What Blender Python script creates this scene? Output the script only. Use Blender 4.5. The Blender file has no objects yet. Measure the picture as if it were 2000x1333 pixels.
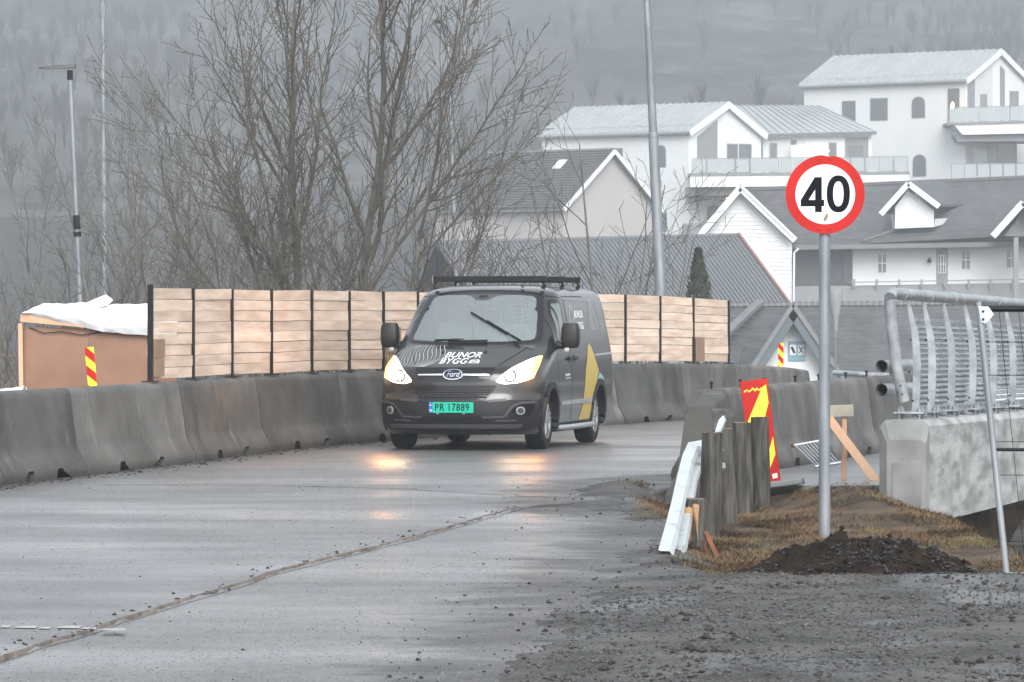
import bpy, bmesh, math, random
import numpy as np
from mathutils import Vector, Matrix, noise as mnoise
from mathutils.geometry import delaunay_2d_cdt

SC = bpy.context.scene
COL = SC.collection
rad = math.radians

# ------------------------------------------------------------------ camera
FPX, HEYE, YH = 9000.0, 1.65, 607.0          # focal length in photo pixels, eye height, horizon row
cam_d = bpy.data.cameras.new('camera')
cam = bpy.data.objects.new('camera', cam_d)
COL.objects.link(cam)
cam_d.sensor_width = 36.0
cam_d.lens = 36.0 * FPX / 2000.0
cam_d.clip_start = 0.5
cam_d.clip_end = 3000
cam.location = (0, 0, HEYE)
cam.rotation_euler = (rad(90) - math.atan((666.5 - YH) / FPX), 0, 0)
SC.camera = cam

# ------------------------------------------------------------------ sky, sun, exposure
world = bpy.data.worlds.new('World')
SC.world = world
world.use_nodes = True
wn, wl = world.node_tree.nodes, world.node_tree.links
bg = wn['Background']
sky = wn.new('ShaderNodeTexSky')
sky.sky_type = 'NISHITA'
sky.sun_disc = False
SUN_EL, SUN_AZ = 38.0, 166.0                 # azimuth clockwise from +Y: behind the camera, to the right
sky.sun_elevation = rad(SUN_EL)
sky.sun_rotation = rad(SUN_AZ)
sky.air_density = 1.0
sky.dust_density = 1.5
sky.ozone_density = 1.0
hs = wn.new('ShaderNodeHueSaturation')
hs.inputs['Saturation'].default_value = 0.2  # overcast: the cloud deck is nearly colourless
wl.new(sky.outputs[0], hs.inputs['Color'])
wl.new(hs.outputs[0], bg.inputs['Color'])
bg.inputs['Strength'].default_value = 0.15
sun_d = bpy.data.lights.new('sun', 'SUN')
sun_d.energy = 1.5
sun_d.angle = rad(40)
sun_d.color = (1.0, 0.99, 0.97)
sun = bpy.data.objects.new('sun', sun_d)
COL.objects.link(sun)
_sd = Vector((math.sin(rad(SUN_AZ)) * math.cos(rad(SUN_EL)), math.cos(rad(SUN_AZ)) * math.cos(rad(SUN_EL)), math.sin(rad(SUN_EL))))
sun.rotation_euler = _sd.to_track_quat('Z', 'Y').to_euler()
sun.location = (0, -20, 30)
SC.view_settings.view_transform = 'Standard'
SC.view_settings.look = 'None'
SC.view_settings.exposure = 1.12
SC.view_settings.gamma = 1.0
SC.view_settings.use_curve_mapping = False
SC.render.engine = 'CYCLES'
SC.cycles.use_denoising = True
SC.cycles.max_bounces = 6
SC.cycles.diffuse_bounces = 3
SC.cycles.glossy_bounces = 3
SC.cycles.transparent_max_bounces = 12
SC.cycles.volume_bounces = 1
SC.cycles.caustics_reflective = False
SC.cycles.caustics_refractive = False
SC.cycles.sample_clamp_indirect = 6.0

HAZE_DENSITY = 0.0012

# ------------------------------------------------------------------ measuring helpers
def at(x, y, D):
    """World point that lies D metres ahead and shows at photo pixel (x, y)."""
    return Vector(((x - 1000.0) * D / FPX, D, HEYE - (y - YH) * D / FPX))
def ax(x, D):
    return (x - 1000.0) * D / FPX
def az(y, D):
    return HEYE - (y - YH) * D / FPX
def gp(x, y):
    D = HEYE * FPX / (y - YH)
    return Vector(((x - 1000.0) * D / FPX, D, 0.0))

def nz(x, y=0.0, z=0.0):
    return mnoise.noise(Vector((x, y, z)))
def fbm(x, y, z=0.0, o=4):
    a, s, f = 0.0, 1.0, 1.0
    for _ in range(o):
        a += s * nz(x * f, y * f, z + f * 7.3)
        s *= 0.5
        f *= 2.03
    return a
def smooth(a, b, t):
    t = min(1.0, max(0.0, (t - a) / (b - a)))
    return t * t * (3 - 2 * t)

# ------------------------------------------------------------------ object helpers
def tag(o, label=None, cat=None, group=None, kind=None):
    if label: o['label'] = label
    if cat: o['category'] = cat
    if group: o['group'] = group
    if kind: o['kind'] = kind
    return o
def thing(name, label, cat, loc=(0, 0, 0), rotz=0.0, group=None):
    o = bpy.data.objects.new(name, None)
    COL.objects.link(o)
    o.empty_display_size = 0.2
    o.location = loc
    o.rotation_euler = (0, 0, rotz)
    return tag(o, label, cat, group)
def rootmat(o):
    m = Matrix.Identity(4)
    while o is not None:
        m = o.matrix_basis @ m
        o = o.parent
    return m
def link(name, me, m=None, parent=None, kind=None):
    if m is not None and not me.materials:
        me.materials.append(m)
    o = bpy.data.objects.new(name, me)
    COL.objects.link(o)
    if parent is not None: o.parent = parent
    if kind: o['kind'] = kind
    return o

class MB:
    """Collects shapes and links them as one mesh object."""
    def __init__(s):
        s.v, s.f, s.n = [], [], 0
    def add(s, v, f):
        n = s.n
        v = [tuple(p) for p in v]
        s.v += v
        s.f += [tuple(i + n for i in q) for q in f]
        s.n += len(v)
        return s
    def box(s, c, d, rz=0.0, M=None):
        hx, hy, hz = d[0] / 2, d[1] / 2, d[2] / 2
        p = [Vector((x, y, z)) for x in (-hx, hx) for y in (-hy, hy) for z in (-hz, hz)]
        R = M if M is not None else Matrix.Rotation(rz, 3, 'Z')
        c = Vector(c)
        return s.add([c + R @ q for q in p], [(0, 1, 3, 2), (4, 6, 7, 5), (0, 4, 5, 1), (2, 3, 7, 6), (0, 2, 6, 4), (1, 5, 7, 3)])
    def beam(s, a, b, w, h, up=(0, 0, 1)):
        """Rectangular bar from a to b: w across, h along up."""
        a, b = Vector(a), Vector(b)
        d = b - a
        L = d.length
        d.normalize()
        up = Vector(up)
        x = d.cross(up)
        if x.length < 1e-5: x = d.cross(Vector((1, 0, 0)))
        x.normalize()
        z = x.cross(d)
        M = Matrix((x, d, z)).transposed()
        return s.box((a + b) / 2, (w, L, h), M=M)
    def tube(s, a, b, r0, r1=None, n=10, caps=True):
        return s.path([a, b], [r0, r0 if r1 is None else r1], n, caps)
    def path(s, pts, rs, n=8, caps=True):
        pts = [Vector(p) for p in pts]
        if not isinstance(rs, (list, tuple)): rs = [rs] * len(pts)
        v, f = [], []
        for i, p in enumerate(pts):
            d = (pts[min(i + 1, len(pts) - 1)] - pts[max(i - 1, 0)]).normalized()
            x = d.cross(Vector((0, 0, 1)))
            if x.length < 1e-3: x = d.cross(Vector((0, 1, 0)))
            x.normalize()
            y = d.cross(x)
            for k in range(n):
                t = 2 * math.pi * k / n
                v.append(p + x * (rs[i] * math.cos(t)) + y * (rs[i] * math.sin(t)))
        for i in range(len(pts) - 1):
            for k in range(n):
                k2 = (k + 1) % n
                f.append((i * n + k, i * n + k2, (i + 1) * n + k2, (i + 1) * n + k))
        if caps:
            f.append(tuple(range(n)))
            f.append(tuple(range((len(pts) - 1) * n, len(pts) * n))[::-1])
        return s.add(v, f)
    def lathe(s, prof, n=24, axis='Z', c=(0, 0, 0)):
        v, f = [], []
        c = Vector(c)
        for r, h in prof:
            for k in range(n):
                t = 2 * math.pi * k / n
                a, b = r * math.cos(t), r * math.sin(t)
                v.append(c + Vector((a, b, h) if axis == 'Z' else ((a, h, b) if axis == 'Y' else (h, a, b))))
        for i in range(len(prof) - 1):
            for k in range(n):
                k2 = (k + 1) % n
                f.append((i * n + k, i * n + k2, (i + 1) * n + k2, (i + 1) * n + k))
        return s.add(v, f)
    def prism(s, poly, ext):
        """Polygon of 3D points, extruded by a vector."""
        poly = [Vector(p) for p in poly]
        ext = Vector(ext)
        n = len(poly)
        f = [tuple(range(n)), tuple(range(2 * n - 1, n - 1, -1))]
        for i in range(n):
            j = (i + 1) % n
            f.append((i, i + n, j + n, j))
        return s.add(poly + [p + ext for p in poly], f)
    def mesh(s, name, sm=False, bevel=0.0, M=None):
        me = bpy.data.meshes.new(name)
        vs = s.v
        if M is not None:
            vs = [tuple(M @ Vector(p)) for p in vs]
        me.from_pydata(vs, [], s.f)
        bm = bmesh.new()
        bm.from_mesh(me)
        bmesh.ops.recalc_face_normals(bm, faces=bm.faces[:])
        if bevel:
            es = [e for e in bm.edges if len(e.link_faces) == 2 and e.calc_face_angle(0) > 0.5]
            bmesh.ops.bevel(bm, geom=es, offset=bevel, segments=2, affect='EDGES', profile=0.6)
        bm.to_mesh(me)
        bm.free()
        if sm: shade(me)
        return me
    def build(s, name, m, parent=None, sm=False, bevel=0.0, world=False, kind=None):
        M = rootmat(parent).inverted() if (world and parent is not None) else None
        return link(name, s.mesh(name, sm, bevel, M), m, parent, kind)
def shade(me, ang=40):
    me.polygons.foreach_set('use_smooth', [True] * len(me.polygons))
    try:
        me.set_sharp_from_angle(angle=rad(ang))
    except Exception:
        pass
def npmesh(name, V, F, nper):
    """Mesh from numpy arrays; every face has nper corners."""
    me = bpy.data.meshes.new(name)
    V = np.asarray(V, dtype=np.float32)
    F = np.asarray(F, dtype=np.int32)
    me.vertices.add(len(V))
    me.vertices.foreach_set('co', V.ravel())
    me.loops.add(F.size)
    me.loops.foreach_set('vertex_index', F.ravel())
    me.polygons.add(len(F))
    me.polygons.foreach_set('loop_start', np.arange(0, F.size, nper, dtype=np.int32))
    me.polygons.foreach_set('loop_total', np.full(len(F), nper, dtype=np.int32))
    me.update(calc_edges=True)
    return me
def text_mesh(body, size, shear=0.0, bold=0.0, spacing=1.0):
    cu = bpy.data.curves.new('lettering', 'FONT')
    cu.body = body
    cu.size = size
    cu.shear = shear
    cu.offset = bold
    cu.space_character = spacing
    cu.align_x = 'CENTER'
    cu.align_y = 'CENTER'
    cu.resolution_u = 3
    o = bpy.data.objects.new('lettering', cu)
    COL.objects.link(o)
    dg = bpy.context.evaluated_depsgraph_get()
    me = bpy.data.meshes.new_from_object(o.evaluated_get(dg))
    v = [tuple(p.co) for p in me.vertices]
    f = [tuple(p.vertices) for p in me.polygons]
    bpy.data.objects.remove(o)
    bpy.data.meshes.remove(me)
    return v, f

# ------------------------------------------------------------------ materials
def mat(name, c, rough=0.75, c2=None, scale=4.0, lo=0.35, hi=0.65, detail=6, stretch=(1, 1, 1), bump=0.0, bscale=None,
        metal=0.0, spec=0.5, rand=0.0, rough2=None, emit=None, coat=0.0):
    m = bpy.data.materials.new(name)
    m.use_nodes = True
    n, l = m.node_tree.nodes, m.node_tree.links
    b = n['Principled BSDF']
    b.inputs['Base Color'].default_value = (*c, 1)
    b.inputs['Roughness'].default_value = rough
    b.inputs['Metallic'].default_value = metal
    b.inputs['Specular IOR Level'].default_value = spec
    b.inputs['Coat Weight'].default_value = coat
    b.inputs['Coat Roughness'].default_value = 0.08
    if emit:
        b.inputs['Emission Color'].default_value = (*emit[0], 1)
        b.inputs['Emission Strength'].default_value = emit[1]
    if c2 is None and not bump and not rand:
        return m
    tc = n.new('ShaderNodeTexCoord')
    mp = n.new('ShaderNodeMapping')
    mp.inputs['Scale'].default_value = stretch
    l.new(tc.outputs['Object'], mp.inputs['Vector'])
    oi = n.new('ShaderNodeObjectInfo')
    sh = n.new('ShaderNodeVectorMath')
    sh.operation = 'ADD'
    ml = n.new('ShaderNodeMath')
    ml.operation = 'MULTIPLY'
    ml.inputs[1].default_value = 37.0
    l.new(oi.outputs['Random'], ml.inputs[0])
    l.new(mp.outputs[0], sh.inputs[0])
    l.new(ml.outputs[0], sh.inputs[1])
    vec = sh.outputs[0]
    col = None
    if c2 is not None:
        t = n.new('ShaderNodeTexNoise')
        t.inputs['Scale'].default_value = scale
        t.inputs['Detail'].default_value = detail
        l.new(vec, t.inputs['Vector'])
        r = n.new('ShaderNodeMapRange')
        r.inputs['From Min'].default_value = lo
        r.inputs['From Max'].default_value = hi
        l.new(t.outputs['Fac'], r.inputs['Value'])
        x = n.new('ShaderNodeMix')
        x.data_type = 'RGBA'
        x.inputs['A'].default_value = (*c, 1)
        x.inputs['B'].default_value = (*c2, 1)
        l.new(r.outputs[0], x.inputs['Factor'])
        col = x.outputs['Result']
        if rough2 is not None:
            q = n.new('ShaderNodeMapRange')
            q.inputs['To Min'].default_value = rough
            q.inputs['To Max'].default_value = rough2
            l.new(r.outputs[0], q.inputs['Value'])
            l.new(q.outputs[0], b.inputs['Roughness'])
    if rand:
        h = n.new('ShaderNodeHueSaturation')
        q = n.new('ShaderNodeMapRange')
        q.inputs['To Min'].default_value = 1 - rand
        q.inputs['To Max'].default_value = 1 + rand
        l.new(oi.outputs['Random'], q.inputs['Value'])
        l.new(q.outputs[0], h.inputs['Value'])
        if col is None:
            h.inputs['Color'].default_value = (*c, 1)
        else:
            l.new(col, h.inputs['Color'])
        col = h.outputs[0]
    if col is not None:
        l.new(col, b.inputs['Base Color'])
    if bump:
        t = n.new('ShaderNodeTexNoise')
        t.inputs['Scale'].default_value = bscale or scale * 6
        t.inputs['Detail'].default_value = 5
        l.new(vec, t.inputs['Vector'])
        bn = n.new('ShaderNodeBump')
        bn.inputs['Strength'].default_value = min(1.0, bump)
        bn.inputs['Distance'].default_value = 0.02
        l.new(t.outputs['Fac'], bn.inputs['Height'])
        l.new(bn.outputs[0], b.inputs['Normal'])
    return m

M = {}
M['galv'] = mat('galvanised_steel', (0.25, 0.275, 0.295), 0.42, (0.42, 0.45, 0.475), 7, metal=0.4, bump=0.1)
M['galv_dull'] = mat('weathered_galvanised_steel', (0.17, 0.19, 0.21), 0.5, (0.27, 0.29, 0.31), 8, metal=0.35, stretch=(1, 1, 0.2))
M['rail_white'] = mat('old_guard_rail', (0.52, 0.57, 0.59), 0.4, (0.34, 0.37, 0.38), 6, lo=0.55, hi=0.75, metal=0.2)
M['black'] = mat('black_painted_steel', (0.006, 0.006, 0.007), 0.5, spec=0.25)
M['rubber'] = mat('rubber', (0.006, 0.006, 0.0065), 0.75, (0.014, 0.014, 0.014), 14, spec=0.2)
M['white_plastic'] = mat('white_tarpaulin', (0.78, 0.79, 0.79), 0.45)
M['tarp'] = mat('tarpaulin', (0.82, 0.83, 0.83), 0.4, (0.74, 0.76, 0.77), 1.3, bump=0.3, bscale=5)
M['red'] = mat('red_reflective', (0.46, 0.010, 0.006), 0.5, (0.38, 0.009, 0.005), 5, spec=0.2)
M['yellow'] = mat('yellow_reflective', (0.85, 0.75, 0.02), 0.35)
M['sign_white'] = mat('sign_white', (0.74, 0.78, 0.78), 0.35)
M['sign_black'] = mat('sign_black', (0.002, 0.002, 0.006), 0.7, spec=0.1)
M['concrete'] = None
M['concrete_new'] = mat('bridge_concrete', (0.21, 0.215, 0.215), 0.75, (0.43, 0.44, 0.44), 3.2, lo=0.36, hi=0.62, detail=9, stretch=(0.6, 0.5, 2.4), bump=0.25, bscale=30)
M['concrete_shade'] = mat('bridge_concrete_shade', (0.13, 0.134, 0.132), 0.7, (0.24, 0.245, 0.24), 2.0, bump=0.2, bscale=30)  # darker copy of the bridge concrete, shade put into the colour
M['board'] = mat('fence_board', (0.55, 0.405, 0.305), 0.8, (0.75, 0.60, 0.48), 1.6, stretch=(0.8, 0.8, 7), rand=0.16, bump=0.15)
M['board_brown'] = mat('brown_plywood', (0.24, 0.15, 0.095), 0.65, (0.30, 0.19, 0.12), 3, rand=0.06)
M['timber'] = mat('fresh_timber', (0.56, 0.33, 0.21), 0.7, (0.66, 0.43, 0.29), 3, stretch=(1, 1, 0.3), rand=0.06)
M['ply'] = mat('formwork_plywood', (0.22, 0.115, 0.07), 0.6, (0.28, 0.155, 0.10), 2.0, bump=0.1, rand=0.05)
M['post'] = mat('weathered_post', (0.028, 0.026, 0.022), 0.9, (0.12, 0.112, 0.096), 4.5, lo=0.36, hi=0.76, stretch=(6, 6, 0.7), bump=0.8, bscale=14, rand=0.12)
M['wood_break'] = mat('splintered_wood', (0.50, 0.31, 0.17), 0.8, (0.30, 0.16, 0.08), 8, stretch=(3, 3, 0.4), bump=0.6)
M['rust'] = mat('rusty_iron', (0.10, 0.035, 0.018), 0.8, (0.20, 0.075, 0.03), 9)
M['bark'] = mat('bark', (0.075, 0.072, 0.062), 0.9, (0.16, 0.153, 0.13), 5, stretch=(1, 1, 0.35), spec=0.15)
M['bark_hazed'] = mat('haze_paled_bark', (0.105, 0.10, 0.09), 0.9, (0.18, 0.172, 0.155), 4, spec=0.15)  # paler copy of the bark, standing in for haze on the left trees
M['twig'] = mat('twigs', (0.085, 0.076, 0.064), 0.9, (0.125, 0.113, 0.095), 2, spec=0.15)
M['twig_red'] = mat('reddish_twigs', (0.16, 0.105, 0.09), 0.9, (0.125, 0.095, 0.08), 2, spec=0.15)
M['thuja'] = mat('conifer_foliage', (0.030, 0.042, 0.026), 0.9, (0.055, 0.068, 0.040), 6)
M['leaf_brown'] = mat('dead_leaves', (0.20, 0.095, 0.055), 0.8, (0.30, 0.16, 0.09), 2)
M['house_white'] = mat('white_render', (0.83, 0.84, 0.84), 0.8, (0.78, 0.80, 0.80), 0.4)
M['house_cream'] = mat('pale_render', (0.70, 0.70, 0.68), 0.8, (0.66, 0.66, 0.65), 0.3)
M['house_beige'] = mat('beige_render', (0.50, 0.475, 0.46), 0.8, (0.46, 0.44, 0.43), 0.3)
M['trim_white'] = mat('white_trim', (0.84, 0.85, 0.85), 0.6)
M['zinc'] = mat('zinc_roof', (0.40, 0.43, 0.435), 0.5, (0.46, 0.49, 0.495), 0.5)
M['tile'] = mat('dark_tiles', (0.085, 0.088, 0.092), 0.5, (0.12, 0.123, 0.128), 1.5)  # roof greys lightened to stand in for distance haze
M['slate'] = mat('grey_tiles', (0.15, 0.155, 0.16), 0.5, (0.20, 0.205, 0.21), 0.8)
M['corrugated'] = mat('corrugated_sheet', (0.15, 0.16, 0.17), 0.55, (0.175, 0.185, 0.195), 0.5)
M['corr_rib'] = mat('corrugated_rib', (0.17, 0.18, 0.19), 0.55)
M['verge_red'] = mat('faded_red_verge', (0.30, 0.15, 0.14), 0.6)
M['recess_shade'] = mat('shaded_recess', (0.085, 0.09, 0.095), 0.8, (0.11, 0.115, 0.12), 2)  # dark grey painting the shade inside the porch recess
M['grey_wall'] = mat('mid_grey_boarding', (0.25, 0.26, 0.265), 0.8, (0.29, 0.295, 0.30), 2)
M['glass_far'] = mat('window_glass', (0.15, 0.16, 0.165), 0.1)  # pane colour lightened to stand in for distance haze
M['glass_rail'] = mat('balustrade_glass', (0.42, 0.46, 0.47), 0.15)
M['lamp_warm'] = mat('warm_lamp', (1, 0.8, 0.5), 0.5, emit=((1.0, 0.55, 0.22), 9.0))
M['blue_trim'] = mat('slate_blue_boards', (0.10, 0.125, 0.145), 0.6, (0.13, 0.155, 0.175), 2)
M['teal_sign'] = mat('pale_blue_panel', (0.20, 0.36, 0.44), 0.5)

# ================================================================== THE SETTING
# joints of the left-hand barrier line (road-side foot) as (photo column, distance, height)
JL = [(-130, 41.0, 0), (8, 43.6, 0), (172, 46.2, 0), (383, 50.3, 0), (530, 53.8, 0), (690, 57.2, 0), (868, 60.5, 0), (1046, 63.8, 0),
      (1221, 67.1, 0), (1352, 70.3, -0.03), (1470, 74.0, -0.09), (1565, 78.0, -0.18), (1600, 81.4, -0.27), (1600, 85.0, -0.36)]
JL = [(ax(x, D), D, z) for x, D, z in JL]
JC = [(2.14, 45.1, 0), (2.80, 47.9, 0), (3.55, 50.6, 0), (4.30, 53.4, 0), (5.05, 56.3, 0), (5.80, 59.2, 0), (6.55, 62.1, 0)]
_ly, _lx = [j[1] for j in JL], [j[0] for j in JL]
_cy = [30, 41.0] + [j[1] for j in JC] + [86.0]
_cx = [1.62, 1.62] + [j[0] for j in JC] + [12.6]
def xL(y):
    if y < _ly[0]: return _lx[0] + (y - _ly[0]) * 0.24
    return float(np.interp(y, _ly, _lx))
def xC(y): return float(np.interp(y, _cy, _cx))
def xB(y): return 3.19 + 0.255 * (y - 40.0)           # road-side edge of the bridge's edge beam
def roadz(y): return -0.0018 * max(0.0, y - 68.0) ** 1.95 if y < 90 else -0.9
ER_Y = [10, 15, 20.4, 23, 25, 28, 31.7, 34.5, 36.8, 38.2, 39.4, 40.6, 42.5, 44.6, 46.2, 47.2, 90]
ER_X = [-0.5, -0.15, 0.02, 0.12, 0.25, 0.52, 0.85, 1.12, 1.05, 0.72, 0.52, 0.46, 0.62, 0.95, 1.75, 3.0, 30]
def xE(y): return float(np.interp(y, ER_Y, ER_X))     # where the asphalt gives way to gravel

def ground_z(x, y):
    f = fbm(x * 0.9, y * 0.45, 3.1)
    z = -0.045
    e = x - xE(y) + (0.42 * fbm(x * 1.3, y * 0.55, 61) + 0.16 * fbm(x * 4.5, y * 2.2, 33)) * (1 - smooth(44, 47, y))
    if y < 48:
        grit = 0.010 * fbm(x * 3.2, y * 2.0, 9.0) + 0.006 * nz(x * 14, y * 14)
        ramp = smooth(-0.45, 0.6, e)
        z += ramp * (0.055 + 0.020 * f) + ramp * grit * 1.4
        # gravel lying on the asphalt beside the end block
        z += 0.05 * math.exp(-((x - 1.15) / 0.45) ** 2 - ((y - 42.6) / 2.2) ** 2)
        # the grassy bank between the gravel yard and the bridge
        b = smooth(28.2, 28.9, y) * (1 - smooth(42.5, 45.5, y)) * smooth(1.0, 1.5, x)
        z += b * (-0.115 + 0.055 * fbm(x * 1.1, y * 0.55, 20.0) + 0.02 * fbm(x * 5, y * 4, 2.0))
        z += 0.035 * math.exp(-((y - 27.9) / 0.45) ** 2) * smooth(0.9, 1.4, x)
        z += 0.17 * math.exp(-((x - 3.05) / 0.5) ** 2 - ((y - 40.3) / 2.6) ** 2)
        z += 0.014 * nz(x * 0.7 + y * 0.15, y * 2.3, 90) * ramp * (1 - smooth(27.5, 28.5, y))
    # channel on the right-hand side
    edge = 3.62 + 0.18 * nz(y * 0.5, 4.0) + max(0, y - 42) * 0.2
    ch = smooth(28.7, 30.5, y) * min(1.0, max(0.0, (x - edge)) / 2.6)
    z -= 3.3 * ch
    if y > 43.8:
        u = x - (xB(y) - 2.4)
        z = min(z, -0.05 - 3.2 * smooth(0.0, 0.25, u))
    t = xL(y) - x
    if t > 3.0:
        z -= min(3.0, (t - 3.0) * 0.42)
    far = smooth(82, 92, y)
    zf = -3.3 + 0.5 * fbm(x * 0.06, y * 0.06, 5) + 4.0 * smooth(235, 322, y) + 5.0 * smooth(330, 372, y) + 5.0 * smooth(378, 440, y)
    return z * (1 - far) + zf * far

def axis(parts):
    out = []
    for a, b, st in parts:
        out += list(np.arange(a, b, st))
    return np.array(out + [parts[-1][1]])
def grid(name, xs, ys, fz):
    nx, ny = len(xs), len(ys)
    V = np.empty((nx * ny, 3), np.float32)
    k = 0
    for y in ys:
        for x in xs:
            V[k] = (x, y, fz(float(x), float(y)))
            k += 1
    i = np.arange(nx * ny).reshape(ny, nx)
    F = np.stack([i[:-1, :-1], i[:-1, 1:], i[1:, 1:], i[1:, :-1]], -1).reshape(-1, 4)
    me = npmesh(name, V, F, 4)
    shade(me, 180)
    return me, V

def node_mat(name):
    m = bpy.data.materials.new(name)
    m.use_nodes = True
    return m, m.node_tree.nodes, m.node_tree.links, m.node_tree.nodes['Principled BSDF']
def nnoise(n, l, vec, scale, detail=5, rough=0.55):
    t = n.new('ShaderNodeTexNoise')
    t.inputs['Scale'].default_value = scale
    t.inputs['Detail'].default_value = detail
    t.inputs['Roughness'].default_value = rough
    l.new(vec, t.inputs['Vector'])
    return t.outputs['Fac']
def nmap(n, l, v, a, b, c=0.0, d=1.0):
    r = n.new('ShaderNodeMapRange')
    for k, q in zip(('From Min', 'From Max', 'To Min', 'To Max'), (a, b, c, d)): r.inputs[k].default_value = q
    l.new(v, r.inputs['Value'])
    return r.outputs[0]
def nmix(n, l, f, a, b):
    x = n.new('ShaderNodeMix')
    x.data_type = 'RGBA'
    for s, q in (('A', a), ('B', b)):
        if isinstance(q, tuple): x.inputs[s].default_value = (*q, 1)
        else: l.new(q, x.inputs[s])
    if isinstance(f, float): x.inputs['Factor'].default_value = f
    else: l.new(f, x.inputs['Factor'])
    return x.outputs['Result']
def nbump(n, l, b, h, strength, dist):
    k = n.new('ShaderNodeBump')
    k.inputs['Strength'].default_value = strength
    k.inputs['Distance'].default_value = dist
    l.new(h, k.inputs['Height'])
    l.new(k.outputs[0], b.inputs['Normal'])
def nmath(n, l, op, a, b):
    k = n.new('ShaderNodeMath')
    k.operation = op
    for i, q in enumerate((a, b)):
        if isinstance(q, (int, float)): k.inputs[i].default_value = q
        else: l.new(q, k.inputs[i])
    return k.outputs[0]
def nscale(n, l, vec, s):
    k = n.new('ShaderNodeMapping')
    k.inputs['Scale'].default_value = s
    l.new(vec, k.inputs['Vector'])
    return k.outputs[0]

# ground: gravel near the camera, soil on the bank, rough grass beyond (attribute soil: 0 gravel, 1 soil)
gm, n, l, b = node_mat('gravel_and_soil')
tc = n.new('ShaderNodeTexCoord').outputs['Object']
at_ = n.new('ShaderNodeAttribute')
at_.attribute_name = 'soil'
grav = nmix(n, l, nmap(n, l, nnoise(n, l, nscale(n, l, tc, (0.8, 1.0, 1.0)), 1.5, 8, 0.65), 0.36, 0.62), (0.024, 0.024, 0.023), (0.10, 0.099, 0.095))
grav = nmix(n, l, nmap(n, l, nnoise(n, l, tc, 55, 3), 0.5, 0.72), grav, (0.13, 0.13, 0.125))
soil = nmix(n, l, nmap(n, l, nnoise(n, l, tc, 1.6, 6), 0.4, 0.62), (0.045, 0.034, 0.026), (0.12, 0.092, 0.066))
sf = nmath(n, l, 'ADD', at_.outputs['Fac'], nmap(n, l, nnoise(n, l, tc, 3.0, 5), 0.3, 0.7, -0.35, 0.35))
gc = nmix(n, l, nmap(n, l, sf, 0.35, 0.65), grav, soil)
l.new(nmix(n, l, nmap(n, l, sf, 1.4, 1.8), gc, (0.07, 0.069, 0.065)), b.inputs['Base Color'])
l.new(nmap(n, l, sf, 0.3, 0.6, 0.25, 0.10), b.inputs['Specular IOR Level'])
wet = nmap(n, l, nnoise(n, l, nscale(n, l, tc, (1.0, 0.6, 1.0)), 0.9, 4), 0.52, 0.66)
l.new(nmap(n, l, nmath(n, l, 'MULTIPLY', wet, nmap(n, l, sf, 0.2, 0.5, 1, 0)), 0, 1, 0.75, 0.22), b.inputs['Roughness'])
nbump(n, l, b, nmath(n, l, 'ADD', nnoise(n, l, tc, 38, 4), nnoise(n, l, tc, 7, 4)), 0.8, 0.02)
M['ground'] = gm
# barrier concrete: blotches, rain streaks, chalky patches and a splashed foot
cm, n, l, b = node_mat('barrier_concrete')
tc = n.new('ShaderNodeTexCoord').outputs['Object']
oi = n.new('ShaderNodeObjectInfo')
vm = n.new('ShaderNodeVectorMath'); vm.operation = 'ADD'
l.new(tc, vm.inputs[0]); l.new(nmath(n, l, 'MULTIPLY', oi.outputs['Random'], 53.0), vm.inputs[1])
cv = vm.outputs[0]
c = nmix(n, l, nmap(n, l, nnoise(n, l, cv, 1.1, 6), 0.34, 0.66), (0.055, 0.053, 0.048), (0.125, 0.121, 0.113))
c = nmix(n, l, nmap(n, l, nnoise(n, l, nscale(n, l, cv, (1, 1, 0.16)), 1.5, 5), 0.54, 0.72, 0, 0.7), c, (0.034, 0.033, 0.030))
c = nmix(n, l, nmap(n, l, nnoise(n, l, nscale(n, l, cv, (1, 1, 0.45)), 1.9, 6, 0.62), 0.58, 0.68, 0, 0.55), c, (0.24, 0.236, 0.224))
sx = n.new('ShaderNodeSeparateXYZ'); l.new(tc, sx.inputs[0])
foot = nmath(n, l, 'ADD', sx.outputs[2], nmap(n, l, nnoise(n, l, cv, 4.0, 4), 0, 1, -0.16, 0.16))
c = nmix(n, l, nmap(n, l, foot, 0.03, 0.22, 0.55, 0.0), c, (0.05, 0.046, 0.040))
h = n.new('ShaderNodeHueSaturation'); l.new(c, h.inputs['Color']); l.new(nmap(n, l, oi.outputs['Random'], 0, 1, 0.64, 1.2), h.inputs['Value'])
l.new(h.outputs[0], b.inputs['Base Color'])
l.new(nmap(n, l, nnoise(n, l, cv, 2.0, 4), 0.3, 0.7, 0.45, 0.8), b.inputs['Roughness'])
b.inputs['Specular IOR Level'].default_value = 0.35
nbump(n, l, b, nmath(n, l, 'ADD', nnoise(n, l, cv, 45, 4), nmath(n, l, 'MULTIPLY', nnoise(n, l, cv, 5, 3), 1.5)), 0.35, 0.012)
M['concrete'] = cm
xs = axis([(-340, -60, 20), (-60, -12, 4), (-12, -1.0, 0.5), (-1.0, 5.2, 0.055), (5.2, 12, 0.4), (12, 60, 4), (60, 340, 20)])
ys = axis([(-25, 15, 2), (15, 19, 0.3), (19, 30, 0.06), (30, 46, 0.085), (46, 92, 0.6), (92, 200, 6), (200, 690, 10)])
me, V = grid('ground', xs, ys, ground_z)

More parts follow.
